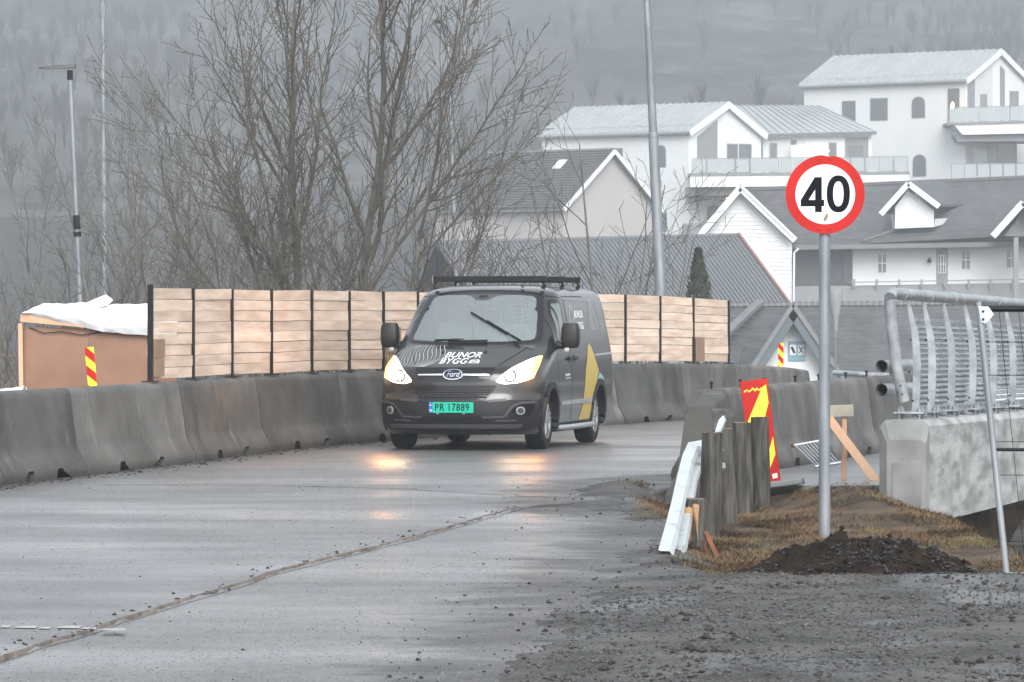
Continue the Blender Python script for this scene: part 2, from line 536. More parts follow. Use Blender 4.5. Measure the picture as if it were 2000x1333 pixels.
soilv = np.array([smooth(1.15, 1.55, x) * smooth(28.3, 28.9, y) * (1 if y < 46 else 1) if y < 80 else 2.0 for x, y, z in V], np.float32)
soilv = np.maximum(soilv, (V[:, 0] < -6).astype(np.float32) * (V[:, 1] > 40))
me.attributes.new('soil', 'FLOAT', 'POINT').data.foreach_set('value', soilv)
ground = link('ground', me, gm)
tag(ground, 'grey wet gravel and brown earth around the road', None, kind='structure')

# ---- asphalt
def asphalt(name, dark, light, wet_lo, wet_hi, r_dry, r_wet, agg):
    m, n, l, b = node_mat(name)
    tc = n.new('ShaderNodeTexCoord').outputs['Object']
    c = nmix(n, l, nmap(n, l, nnoise(n, l, tc, 0.7, 8, 0.65), 0.36, 0.64), dark, light)
    c = nmix(n, l, nmap(n, l, nnoise(n, l, tc, 34, 4, 0.7), 0.50, 0.66), c, (0.22, 0.22, 0.22))
    c = nmix(n, l, nmap(n, l, nnoise(n, l, tc, 21, 4, 0.7), 0.56, 0.66), c, (0.018, 0.018, 0.018))
    mud = nmap(n, l, nnoise(n, l, nscale(n, l, tc, (0.55, 1.0, 1.0)), 0.6, 6), 0.60, 0.74)
    c = nmix(n, l, mud, c, (0.10, 0.094, 0.084))
    ma = n.new('ShaderNodeAttribute')
    ma.attribute_name = 'mud'
    mf_ = nmap(n, l, nmath(n, l, 'ADD', ma.outputs['Fac'], nmap(n, l, nnoise(n, l, nscale(n, l, tc, (0.7, 1, 1)), 1.6, 8, 0.68), 0.25, 0.75, -0.55, 0.45)), 0.30, 0.75)
    c = nmix(n, l, mf_, c, (0.050, 0.048, 0.045))
    l.new(c, b.inputs['Base Color'])
    w = nmap(n, l, nnoise(n, l, nscale(n, l, tc, (0.5, 1.0, 1.0)), 0.42, 8, 0.62), wet_lo, wet_hi)
    l.new(nmap(n, l, w, 0, 1, r_dry, r_wet), b.inputs['Roughness'])
    h = nmath(n, l, 'MULTIPLY', nnoise(n, l, tc, 48, 4), nmap(n, l, w, 0, 1, 1.0, 0.22))
    nbump(n, l, b, h, agg, 0.006)
    b.inputs['IOR'].default_value = 1.4
    l.new(nmath(n, l, 'MULTIPLY', nmap(n, l, w, 0, 0.7, 0.70, 1.0), nmap(n, l, mf_, 0, 1, 1.0, 0.12)), b.inputs['Coat Weight'])
    l.new(nmap(n, l, w, 0, 1, 0.46, 0.22), b.inputs['Coat Roughness'])
    return m
M['asphalt'] = asphalt('wet_asphalt', (0.060, 0.061, 0.063), (0.125, 0.127, 0.13), 0.40, 0.72, 0.55, 0.24, 1.0)
M['asphalt_old'] = asphalt('wet_old_asphalt', (0.060, 0.061, 0.062), (0.125, 0.125, 0.125), 0.38, 0.72, 0.55, 0.24, 1.0)

SEAM = [(-3.35, 15.0), (-2.44, 21.97), (-1.98, 25.5), (-1.44, 29.4), (-0.745, 33.5), (0.065, 38.8)]
US_Y = [p[1] for p in SEAM] + [39.3, 39.8, 40.6, 43.0, 45.0, 46.5, 90]
US_X = [p[0] for p in SEAM] + [0.30, 0.75, 1.15, 1.55, 2.2, 2.75, 14]
def xS(y):
    w = 0.035 * nz(y * 1.3, 7.7) + 0.012 * nz(y * 6.0, 1.7)
    lim = float(np.interp(y, US_Y, US_X)) + w
    return min(lim, xC(y) + 0.5) if y > 45 else lim
def und(x, y): return 0.006 * nz(x * 0.35, y * 0.22, 2.0) + 0.003 * nz(x * 1.1, y * 0.6, 8.0)
def road_strip(name, ys, fa, fb, nx, zf, m, skirt=0.0):
    V, F = [], []
    for y in ys:
        a, b_ = fa(y), fb(y)
        for k in range(nx + 1):
            x = a + (b_ - a) * k / nx
            V.append((x, y, zf(x, y)))
        if skirt: V.append((b_ + 0.012, y, zf(b_, y) - skirt))
    w = nx + 1 + (1 if skirt else 0)
    for i in range(len(ys) - 1):
        for k in range(w - 1):
            F.append((i * w + k, i * w + k + 1, (i + 1) * w + k + 1, (i + 1) * w + k))
    me = npmesh(name, V, F, 4)
    me.attributes.new('mud', 'FLOAT', 'POINT').data.foreach_set('value', [max(smooth(-1.5, 0.1, p[0] - xE(p[1])), 0.75 * smooth(0.55, 0.0, p[0] - xL(p[1])) if False else max(0.0, 0.8 - 1.6 * (p[0] - xL(p[1])))) for p in V])
    shade(me, 60)
    return link(name, me, m)
ysr = axis([(-20, 15, 2.5), (15, 48, 0.25), (48, 85, 1.0)])
road = road_strip('road', ysr, lambda y: xL(y) - 0.9, lambda y: (min(xC(y) + 0.5, 7.0) if y > 47 else xE(y) + 0.3), 60, lambda x, y: roadz(y) - 0.022 + und(x, y), M['asphalt_old'])
tag(road, 'wet worn asphalt road bending between the concrete barriers', None, kind='structure')
lay = road_strip('asphalt_layer', ysr, lambda y: xL(y) - 0.9, xS, 26, lambda x, y: roadz(y) + und(x, y), M['asphalt'], skirt=0.02)
lay.parent = road
# sandy line along the edge of the upper layer
M['sand'] = mat('sandy_edge', (0.075, 0.062, 0.052), 0.8, (0.19, 0.16, 0.135), 6, bump=0.5, bscale=30)
V, F = [], []
yy = list(np.arange(15, 38.8, 0.16))
for y in yy:
    x = xS(y)
    wd = 0.009 * (1 + 0.55 * nz(y * 1.7, 3.3)) * (0.35 + 0.65 * (1 - smooth(35.5, 38.8, y)))
    z = und(x, y) + 0.003
    V += [(x - wd, y, z - 0.004), (x - wd * 0.4, y, z + 0.004), (x + wd * 0.5, y, z + 0.002), (x + wd, y, z - 0.026)]
for i in range(len(yy) - 1):
    for k in range(3):
        F.append((i * 4 + k, i * 4 + k + 1, i * 4 + k + 5, i * 4 + k + 4))
me = npmesh('edge_line', V, F, 4)
shade(me, 180)
link('edge_line', me, M['sand'], road)
# the worn remains of a painted line
M['paint'] = mat('worn_road_paint', (0.38, 0.385, 0.385), 0.5, (0.16, 0.16, 0.16), 9, lo=0.5, hi=0.62)
mb = MB()
rng = random.Random(4)
xq = -2.75
while xq < -2.02:
    wq = rng.uniform(0.05, 0.14)
    yq = 24.0 - (xq + 2.75) * 0.35 + rng.uniform(-0.05, 0.05)
    dd = rng.uniform(0.09, 0.2)
    mb.add([(xq, yq, und(xq, yq) + 0.005), (xq + wq, yq - 0.03, und(xq, yq) + 0.005), (xq + wq - 0.01, yq + dd, und(xq, yq) + 0.005), (xq + 0.01, yq + dd - 0.02, und(xq, yq) + 0.005)], [(0, 1, 2, 3)])
    xq += wq + rng.uniform(0.005, 0.03)
mb.build('road_marking', M['paint'], road)
# cracked patch edge across the carriageway
M['crack'] = mat('open_crack', (0.02, 0.02, 0.02), 0.8)
mb = MB()
def crack(pts, w):
    P = [gp(*p) for p in pts]
    Q = []
    for a, c in zip(P[:-1], P[1:]):
        for k in range(14):
            p = a.lerp(c, k / 14)
            Q.append((p.x, p.y + 0.10 * nz(p.x * 5, p.y), und(p.x, p.y) + 0.004))
    for a, c in zip(Q[:-1], Q[1:]):
        t = w * (0.6 + abs(nz(a[0] * 9, 1.0)))
        mb.add([(a[0], a[1] - t, a[2]), (c[0], c[1] - t, c[2]), (c[0], c[1] + t, c[2]), (a[0], a[1] + t, a[2])], [(0, 1, 2, 3)])
crack([(200, 948), (480, 948), (760, 956), (990, 968), (1120, 974), (1180, 966)], 0.035)
mb.build('crack', M['crack'], road)

# ---- bridge deck beside the carriageway
M['deck'] = mat('wet_deck', (0.16, 0.165, 0.17), 0.28, (0.22, 0.225, 0.23), 1.2, bump=0.15)
mb = MB()
ya = [43.4, 50, 60, 70, 86]
for i in range(len(ya) - 1):
    a, c = ya[i], ya[i + 1]
    P = [(xC(a) - 0.2, a), (xB(a) + 0.12, a), (xB(c) + 0.12, c), (xC(c) - 0.2, c)]
    mb.prism([(x, y, -0.19) for x, y in P], (0, 0, 0.195))
deck = mb.build('walkway', M['deck'])
tag(deck, 'pale wet walkway slab between barrier and bridge railing', None, kind='structure')

# ---- hill
hm, n, l, b = node_mat('hillside')
tc = n.new('ShaderNodeTexCoord').outputs['Object']
c = nmix(n, l, nmap(n, l, nnoise(n, l, nscale(n, l, tc, (1, 0.8, 0.9)), 0.03, 8, 0.68), 0.42, 0.60), (0.045, 0.045, 0.042), (0.14, 0.138, 0.132))
c = nmix(n, l, nmap(n, l, nnoise(n, l, nscale(n, l, tc, (1, 0.5, 0.6)), 0.05, 9, 0.74), 0.50, 0.66), c, (0.26, 0.258, 0.25))
l.new(c, b.inputs['Base Color'])
b.inputs['Roughness'].default_value = 0.9
nbump(n, l, b, nnoise(n, l, tc, 0.25, 8, 0.7), 1.0, 2.5)
def hill_z(x, y):
    t = (y - 950) / 250.0
    z = 9.6 + 0.098 * (y - 436) + 60 * smooth(0.0, 1.0, t) + (3.2 * fbm(x * 0.02, y * 0.012, 1.0, 5) + 1.3 * fbm(x * 0.10, y * 0.05, 4.0, 4)) * smooth(440, 640, y)
    return z - 46 * smooth(105, 140, x) * smooth(0.0, 0.6, t)
xs = axis([(-340, -120, 8), (-120, 130, 2.0), (130, 340, 8)])
ys = axis([(436, 1000, 4), (1000, 1260, 10)])
me, V = grid('hill', xs, ys, hill_z)
hill = link('hill', me, hm)
tag(hill, 'steep rocky wooded hillside fading into the fog', None, kind='structure')

# ================================================================== CONCRETE BARRIERS
# half profile from the foot to the crown (distance from the centre line, height)
JPROF = [(0.300, 0.0), (0.305, 0.045), (0.298, 0.085), (0.285, 0.115), (0.225, 0.22), (0.200, 0.265), (0.186, 0.32), (0.155, 0.56), (0.122, 0.80), (0.112, 0.845), (0.085, 0.872), (0.0, 0.88)]
def barrier_mesh(L, seed, slots=(0.30, 0.66), H=0.88, rise=0.0):
    full = JPROF[:-1] + [(0.0, 0.88)] + [(-a, b) for a, b in JPROF[-2::-1]]
    us = [0.0, 0.012, 0.03]
    k = 0.03
    while k < L - 0.06:
        k += 0.3
        us.append(min(k, L - 0.03))
    us += [L - 0.012, L]
    sl = [(L * q - 0.11, L * q + 0.11) for q in slots]
    for a, c in sl:
        us += [a, a + 0.001, a + 0.035, c - 0.035, c - 0.001, c]
    us = sorted(set(round(u, 4) for u in us))
    rows = []
    for u in us:
        e = 1.0 if 0.012 < u < L - 0.012 else (0.997 if 0.0 < u < L else 0.988)
        lift = 0.0
        for a, c in sl:
            if a < u < c:
                lift = 0.105 if a + 0.03 < u < c - 0.03 else 0.075
        row = []
        for d, h in full:
            hh = h * H / 0.88
            if hh < lift: hh = lift + (0.0005 * h)
            w = 0.0
            chip = 0.0
            if e < 1 and h > 0.6: chip = 0.03 * abs(nz(u * 3 + seed * 3, d * 30, h * 9))
            row.append((u - L / 2, d * e + math.copysign(w, d) if abs(d) > 0.01 else d, hh * (e if h > 0.8 else 1) - chip + rise * (u / L - 0.5) + w * 0.6))
        rows.append(row)
    m = len(full)
    V = [p for r in rows for p in r]
    F = []
    for i in range(len(rows) - 1):
        for j in range(m - 1):
            F.append((i * m + j, i * m + j + 1, (i + 1) * m + j + 1, (i + 1) * m + j))
        F.append((i * m + m - 1, i * m, (i + 1) * m, (i + 1) * m + m - 1))
    mb = MB()
    mb.add(V, F + [tuple(range(m)), tuple(range((len(rows) - 1) * m, len(rows) * m))[::-1]])
    return mb.mesh('road_barrier', sm=True)
def barrier(a, c, label, group, seed, side, H=0.88, gap=0.045, **kw):
    """Element whose road-side foot runs from a to c; side = +1 when the element's body lies left of a->c."""
    a, c = Vector(a), Vector(c)
    d = Vector((c.x - a.x, c.y - a.y, 0)).normalized()
    nrm = Vector((-d.y, d.x, 0)) * side
    mid = (a + c) / 2 + nrm * 0.30
    L = (Vector((c.x, c.y, 0)) - Vector((a.x, a.y, 0))).length - gap
    o = link('road_barrier', barrier_mesh(L, seed, H=H, rise=c.z - a.z, **kw), M['concrete'])
    o.location = (mid.x, mid.y, mid.z - 0.006)
    o.rotation_euler = (0, 0, math.atan2(d.y, d.x))
    tag(o, label, 'road barrier', group)
    return o
G1 = 'concrete barriers lining the far side of the road'
lab = ['concrete road barrier cut off by the picture\'s bottom left edge',
       'dark stained concrete barrier with pale triangular blotches at the far left',
       'concrete barrier carrying the small striped marker and the black end post',
       'concrete barrier with pale vertical streaks below the first bare boards',
       'concrete barrier below the fourth and fifth board bays',
       'concrete barrier running in behind the black door mirror of the van',
       'concrete barrier hidden behind the front of the van',
       'concrete barrier hidden behind the rear of the van',
       'concrete barrier just behind the van\'s rear wheel',
       'concrete barrier below the last board bays beside the van',
       'far concrete barrier where the board fence ends',
       'far concrete barrier carrying the small striped marker near the blue gable',
       'outermost concrete barrier end behind the sign pole']
for i in range(len(JL) - 1):
    if i in (6, 7): sl = (0.3, 0.66)
    barrier(JL[i], JL[i + 1], lab[min(i, 12)], G1, i * 3.7, +1)
def on_left_line(px, back=0.30, dz=0.88):
    """Point on the crown of the left barrier line that shows at photo column px."""
    best = None
    for (x0, y0, z0), (x1, y1, z1) in zip(JL[:-1], JL[1:]):
        d = Vector((x1 - x0, y1 - y0, 0)).normalized()
        nn = Vector((-d.y, d.x, 0)) * back
        A, B = Vector((x0, y0, z0)) + nn, Vector((x1, y1, z1)) + nn
        k = (px - 1000.0) / FPX
        den = (B.x - A.x) - k * (B.y - A.y)
        t = (k * A.y - A.x) / den
        if -0.001 <= t <= 1.001:
            p = A.lerp(B, t)
            return Vector((p.x, p.y, p.z + dz)), d
    raise ValueError(px)

G2 = 'concrete barriers on the bridge side of the road'
b_near = barrier((1.62 - 0.26, 41.0, -0.075), (1.97 - 0.28, 44.95, 0.015), 'concrete barrier pointing at the camera beside the wooden posts', G2, 61, -1, slots=(0.3, 0.7))
labc = ['concrete barrier behind the large red and yellow panel', 'concrete barrier with the white metal grille leaning on it', 'concrete barrier seen past the sign pole toward the railing',
        'concrete barrier seen through the first railing posts', 'concrete barrier farther along behind the railing slats', 'last concrete barrier behind the railing']
for i in range(len(JC) - 1):
    o = barrier((JC[i][0], JC[i][1], 0), (JC[i + 1][0], JC[i + 1][1], 0), labc[i], G2, 80 + i * 5.1, +1, slots=(0.28, 0.7))
    for q in (0.2, 0.75):
        mb = MB()
        mb.tube((0, 0, 0.86), (0, 0, 0.945), 0.012, n=6)
        mb.tube((0, 0, 0.93), (0, 0, 0.95), 0.02, n=6)
        p = mb.build('lifting_pin', M['black'], o)
        L = (Vector(JC[i + 1]) - Vector(JC[i])).length
        p.location = (L * (q - 0.5), 0, 0)
# short transverse block closing the near end
mb = MB()
prof = [(0.0, 0.0), (-0.03, 0.10), (0.02, 0.25), (0.085, 0.74), (0.12, 0.795), (0.20, 0.80), (0.32, 0.80), (0.36, 0.0)]
V = []
for x in (0.0, 0.02, 0.18, 0.33, 0.36):
    e = 0.0 if 0.01 < x < 0.35 else 0.015
    V += [(x, d + (e if d < 0.2 else -e), h - (e if h > 0.6 else 0)) for d, h in prof]
m_ = len(prof)
F = [(i * m_ + j, i * m_ + (j + 1) % m_, (i + 1) * m_ + (j + 1) % m_, (i + 1) * m_ + j) for i in range(4) for j in range(m_)]
mb.add(V, F + [tuple(range(m_)), tuple(range(4 * m_, 5 * m_))])
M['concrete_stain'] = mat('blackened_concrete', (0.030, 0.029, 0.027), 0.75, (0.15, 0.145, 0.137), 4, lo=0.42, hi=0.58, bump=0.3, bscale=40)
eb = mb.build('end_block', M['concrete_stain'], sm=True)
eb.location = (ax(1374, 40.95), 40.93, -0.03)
tag(eb, 'short concrete block closing the barrier end behind the wooden posts', 'concrete block')

# ================================================================== BOARD FENCE ON THE BARRIERS
fp, fd = on_left_line(290)
fence = thing('board_fence', 'pale timber board fence with black posts standing on the concrete barriers', 'fence', fp)
posts = [290, 374, 450, 527, 606, 679, 746, 813, 880, 946, 1012, 1080, 1150, 1219, 1287, 1352, 1421]
PP = [on_left_line(p) for p in posts]
rng = random.Random(11)
FT = 1.02
for i, (p, d) in enumerate(PP):
    nn = Vector((-d.y, d.x, 0))
    mb = MB()
    w = 0.055 if i == 0 else 0.026
    base = p - nn * 0.022
    mb.beam(base + Vector((0, 0, 0.0)), base + Vector((0, 0, FT + (-0.004 if i else 0.03))), w, 0.05, up=tuple(d))
    po = mb.build('post', M['black'], fence, world=True)
    mb = MB()
    mb.box(base + Vector((0, 0, 0.008)), (0.20, 0.14, 0.014), rz=math.atan2(d.y, d.x))
    mb.build('base_plate', M['black'], po, world=True)
NB = 8
for i in range(len(PP) - 1):
    (p, d0), (q, d1) = PP[i], PP[i + 1]
    d = (q - p)
    L = d.length
    d.normalize()
    h = (FT - 0.035) / NB
    z0 = 0.03
    tilt = rng.uniform(-0.006, 0.006)
    for k in range(NB):
        hh = h * (1 + rng.uniform(-0.05, 0.0)) - 0.0025
        a = p + d * (0.004 + rng.uniform(0, 0.008))
        c = q - d * (0.004 + rng.uniform(0, 0.008))
        off = Vector((-d.y, d.x, 0)) * rng.uniform(-0.009, 0.009)
        zz = z0 + h * (k + 0.5)
        a = a + off + Vector((0, 0, zz + rng.uniform(-0.004, 0.004) - tilt))
        c = c + off + Vector((0, 0, zz + rng.uniform(-0.004, 0.004) + tilt))
        mb = MB()
        mb.beam(a, c, 0.024, hh)
        pl = mb.build('board', M['board'], fence, world=True, bevel=0.003)
def patch_board(px0, px1, y0, y1, front=0.05):
    p, d = on_left_line((px0 + px1) / 2)
    nn = Vector((-d.y, d.x, 0))
    D = p.y
    a, c = on_left_line(px0)[0], on_left_line(px1)[0]
    mb = MB()
    zt, zb = az(y0, D), max(az(y1, D), p.z + 0.03)
    mid = (a + c) / 2 - nn * front
    mb.box((mid.x, mid.y, (zt + zb) / 2), ((c - a).length, 0.02, zt - zb), rz=math.atan2(d.y, d.x))
    return mb.build('offcut', M['board_brown'], fence, world=True)
patch_board(293, 312, 663, 699); patch_board(293, 311, 700, 736)
patch_board(1354, 1369, 659, 712); patch_board(750, 775, 640, 690); patch_board(750, 772, 692, 718)

# ================================================================== STRIPED MARKERS
def marker(p, w, h, label, nst, slope, lean, facing=0.0):
    t = thing('marker_panel', label, 'traffic marker', p, facing)
    t.rotation_euler = (0, lean, facing)
    mb = MB()
    mb.box((0, 0.0, h / 2), (w, 0.012, h))
    mb.build('panel', M['yellow'], t)
    st = h / nst
    k = -1
    while k < nst + 1:
        z0 = k * st + st * 0.15
        za, zb = z0, z0 + st * 0.5
        poly = []
        for (x, z) in ((-w / 2, za + slope), (w / 2, za), (w / 2, zb), (-w / 2, zb + slope)):
            poly.append((x, z))
        # clip to the panel
        def clip(P, lim, up):
            out = []
            for i in range(len(P)):
                a, c = P[i], P[(i + 1) % len(P)]
                ia, ic = (a[1] <= lim) == up, (c[1] <= lim) == up
                if ia: out.append(a)
                if ia != ic:
                    q = (lim - a[1]) / (c[1] - a[1])
                    out.append((a[0] + (c[0] - a[0]) * q, lim))
            return out
        poly = clip(clip(poly, h, True), 0.0, False) if poly else []
        if len(poly) > 2:
            mb = MB()
            mb.prism([(x, -0.0066, z) for x, z in poly], (0, -0.002, 0))
            mb.build('stripe', M['red'], t)
        k += 1
    return t
p, d = on_left_line(181, back=0.26)
marker((p.x, p.y, p.z - 0.005), 0.092, 0.40, 'small red and yellow striped marker standing before the plywood box', 2, 0.09, -0.09)
p, d = on_left_line(1525, back=0.28)
marker((p.x, p.y, p.z - 0.005), 0.092, 0.39, 'small red and yellow striped marker before the blue and white gable', 2, 0.10, 0.0)

# large red panel with a yellow arrow, on a rubber foot
D = 43.2
t = thing('warning_panel', 'large red panel with yellow arrow leaning behind the wooden posts', 'traffic sign', (ax(1500, D), D, -0.02))
t.rotation_euler = (rad(-3), rad(-7.5), 0)
sc_ = FPX / D
W, H = 54 / sc_, 208 / sc_
mb = MB(); mb.box((0, 0, H / 2 + 0.03), (W, 0.014, H)); mb.build('panel', M['red'], t, bevel=0.004)
def pts2(P): return [(x * W - W / 2, -0.0085, 0.03 + z * H) for x, z in P]
mb = MB(); mb.prism(pts2([(0.10, 0.62), (0.78, 0.92), (0.93, 0.945), (0.93, 0.77), (0.55, 0.52), (0.20, 0.46)]), (0, -0.002, 0)); mb.build('arrow', M['yellow'], t)
mb = MB(); mb.prism(pts2([(0.55, 0.10), (0.93, 0.28), (0.93, 0.45), (0.60, 0.25)]), (0, -0.002, 0)); mb.build('arrow', M['yellow'], t)
mb = MB()
r_ = random.Random(3)
for k in range(9):
    x0 = 0.10 + k * 0.075
    z0 = 0.90 + r_.uniform(-0.012, 0.012)
    mb.prism(pts2([(x0, z0), (x0 + 0.07, z0 + r_.uniform(-0.01, 0.01)), (x0 + 0.05, z0 + 0.02), (x0 + 0.01, z0 + r_.uniform(0.01, 0.035))]), (0, -0.0015, 0))
mb.build('torn_film', M['yellow'], t)
mb = MB(); mb.prism(pts2([(0.72, 0.055), (0.90, 0.06), (0.90, 0.105), (0.72, 0.10)]), (0, -0.002, 0)); mb.build('sticker', M['sign_white'], t)
ft = mat('grey_rubber_foot', (0.20, 0.21, 0.215), 0.6)
mb = MB(); mb.prism([(-0.25, -0.18, 0.0), (0.32, -0.20, 0.0), (0.36, 0.18, 0.0), (-0.25, 0.18, 0.0)], (0, 0, 0.06)); mb.build('foot', ft, t, bevel=0.015)

# ================================================================== SPEED LIMIT SIGN
D = 35.0
s_ = FPX / D
sg = thing('speed_limit_sign', 'round red and white speed limit sign reading 40 on a grey pole', 'road sign', (ax(1610.5, D), D, ground_z(ax(1610.5, D), D) - 0.1))
z0 = sg.location.z
mb = MB(); mb.path([(0, 0, 0), (0, 0, 0.9), (0, 0, az(330, D) - z0)], 0.0435, n=20); mb.build('pole', M['galv_dull'], sg, sm=True)
cz = az(380.5, D) - z0
R = 77 / s_
def disc(r, y, th, n=64, dent=0.0):
    V, F = [], []
    rim = []
    for k in range(n):
        a = 2 * math.pi * k / n
        rr = r
        if dent:
            da = (a - math.radians(86)) / 0.10
            rr -= dent * math.exp(-da * da)
        rim.append((rr * math.cos(a), rr * math.sin(a)))
    m = MB()
    m.prism([(x, y, z + cz) for x, z in rim], (0, th, 0))
    return m
disc(R, -0.065, 0.012, dent=0.013).build('plate', M['red'], sg)
def ring_disc(r, y):
    return disc(r, y, 0.002)
ring_disc(R * 0.755, -0.0675).build('face', M['sign_white'], sg)
# the figures, drawn as outlines (units: sign radius)
def figure(polys, name):
    v2, e2 = [], []
    for P in polys:
        s0 = len(v2)
        v2 += [Vector(p) for p in P]
        e2 += [(s0 + i, s0 + (i + 1) % len(P)) for i in range(len(P))]
    r = delaunay_2d_cdt(v2, e2, [], 2, 1e-6)
    vv, ff = r[0], r[2]
    def inside(p, P):
        c = False
        for i in range(len(P)):
            a, q = P[i], P[(i + 1) % len(P)]
            if (a[1] > p[1]) != (q[1] > p[1]) and p[0] < (q[0] - a[0]) * (p[1] - a[1]) / (q[1] - a[1]) + a[0]: c = not c
        return c
    keep = []
    for f in ff:
        cx = sum((vv[i] for i in f), Vector((0, 0))) / len(f)
        if sum(inside(cx, P) for P in polys) % 2: keep.append(f)
    m = MB()
    m.add([(p.x * R, -0.0690, p.y * R + cz) for p in vv], keep)
    m.build(name, M['sign_black'], sg)
def ell(cx, cy, rx, ry, n=48, e=2.25):
    o = []
    for k in range(n):
        a = 2 * math.pi * k / n
        c, s = math.cos(a), math.sin(a)
        o.append((cx + rx * math.copysign(abs(c) ** (2 / e), c), cy + ry * math.copysign(abs(s) ** (2 / e), s)))
    return o
def sp(px, py): return ((px - 737) / 516.0, (667 - py) / 516.0)
figure([[sp(*p) for p in ((600, 442), (692, 442), (692, 737), (724, 737), (724, 822), (692, 822), (692, 900), (604, 900), (604, 824), (416, 824), (416, 742))],
        [sp(*p) for p in ((605, 605), (605, 740), (520, 740))]], 'figure_four')
figure([ell(*sp(908, 661), 152 / 516, 243 / 516), ell(*sp(908, 661), 68 / 516, 163 / 516)], 'figure_zero')
M['scrape'] = mat('scraped_paint', (0.16, 0.12, 0.06), 0.8, (0.30, 0.27, 0.2), 60)
mb = MB(); mb.prism([(sp(x, y)[0] * R, -0.0692, sp(x, y)[1] * R + cz) for x, y in ((712, 1016), (725, 960), (748, 915), (775, 920), (780, 965), (752, 1005), (740, 1018))], (0, -0.001, 0)); mb.build('scrape', M['scrape'], sg)
for px, py in ((668, 206), (800, 205), (655, 1118), (797, 1118)):
    mb = MB(); mb.lathe([(0.012, -0.066), (0.012, -0.070), (0.006, -0.072), (0.001, -0.0722)], 10, 'Y', (sp(px, py)[0] * R, 0, sp(px, py)[1] * R + cz)); mb.build('rivet', M['red'], sg, sm=True)
for zz in (0.20, -0.20):
    mb = MB(); mb.box((0, -0.046, cz + zz), (0.22, 0.03, 0.035)); mb.box((0, 0.0, cz + zz), (0.105, 0.10, 0.03)); mb.build('bracket', M['galv_dull'], sg)

# ================================================================== WOODEN POSTS AND OLD GUARD RAIL
G3 = 'weathered wooden guard rail posts'
pd = [(1386, 35.5, 845, 0.168, 'tall weathered wooden post nearest the white guard rail'), (1422, 37.5, 838, 0.160, 'second weathered wooden post from the white guard rail'),
      (1454.5, 39.5, 826, 0.162, 'third weathered wooden post from the white guard rail'), (1487.5, 41.4, 815, 0.166, 'tallest weathered wooden post in front of the red panel')]
def log_mesh(h, dia, seed, lean=0.0):
    V, F = [], []
    nn, rows = 22, 12
    for i in range(rows + 1):
        z = -0.25 + (h + 0.25) * i / rows
        for k in range(nn):
            a = 2 * math.pi * k / nn
            r = dia / 2 * (1 + 0.05 * nz(math.cos(a) * 1.4 + seed, math.sin(a) * 1.4, z * 1.3) + 0.035 * nz(math.cos(a) * 5, math.sin(a) * 5 + seed, z * 0.6)) * (1.03 - 0.05 * i / rows)
            V.append((r * math.cos(a) + lean * z, r * math.sin(a), z + (0.012 * nz(math.cos(a) * 2 + seed, math.sin(a) * 2) if i == rows else 0)))
    for i in range(rows):
        for k in range(nn):
            F.append((i * nn + k, i * nn + (k + 1) % nn, (i + 1) * nn + (k + 1) % nn, (i + 1) * nn + k))
    V.append((lean * h, 0, h + 0.004))
    for k in range(nn):
        F.append((rows * nn + k, rows * nn + (k + 1) % nn, len(V) - 1))
    m = MB(); m.add(V, F)
    return m
M['post_top'] = mat('post_end_grain', (0.20, 0.145, 0.09), 0.85, (0.12, 0.09, 0.06), 12)
for i, (px, D, yt, dia, lb) in enumerate(pd):
    X = ax(px, D)
    g = ground_z(X, D)
    h = az(yt, D) - g
    o = log_mesh(h, dia, i * 9.1, (0.03, -0.055, -0.03, -0.02)[i]).build('wooden_post', M['post'], sm=True)
    o.location = (X, D, g)
    o.data.materials.append(M['post_top'])
    for p in o.data.polygons:
        if p.normal.z > 0.7 and p.center.z > h - 0.05: p.material_index = 1
    tag(o, lb, 'wooden post', G3)
D = 33.6
X = ax(1359, D)
g = ground_z(X, D)
h = az(975, D) - g
t = thing('broken_post', 'short broken wooden post split open with pale splintered wood', 'wooden post', (X, D, g), 0, G3)
o = log_mesh(h, 0.158, 44).build('stump', M['post'], t, sm=True)
o.data.materials.append(M['post_top'])
for p in o.data.polygons:
    if p.normal.z > 0.7 and p.center.z > h - 0.05: p.material_index = 1
mb = MB()
r_ = random.Random(8)
for k in range(9):
    x = -0.085 + r_.uniform(0, 0.09)
    zt = h - 0.02 - r_.uniform(0, 0.05)
    zb = h - 0.16 - r_.uniform(0, 0.22)
    w = r_.uniform(0.012, 0.022)
    yy_ = -0.075 + abs(x) * 0.25 - r_.uniform(0, 0.012)
    mb.prism([(x - w, yy_, zt), (x + w, yy_, zt - 0.01), (x + w * 0.5, yy_ + 0.004, (zt + zb) / 2), (x + r_.uniform(-0.01, 0.02), yy_ - 0.004, zb), (x - w * 0.8, yy_ + 0.004, (zt + zb) / 2 + 0.03)], (0, -0.012, 0))
mb.build('splinters', M['wood_break'], t)
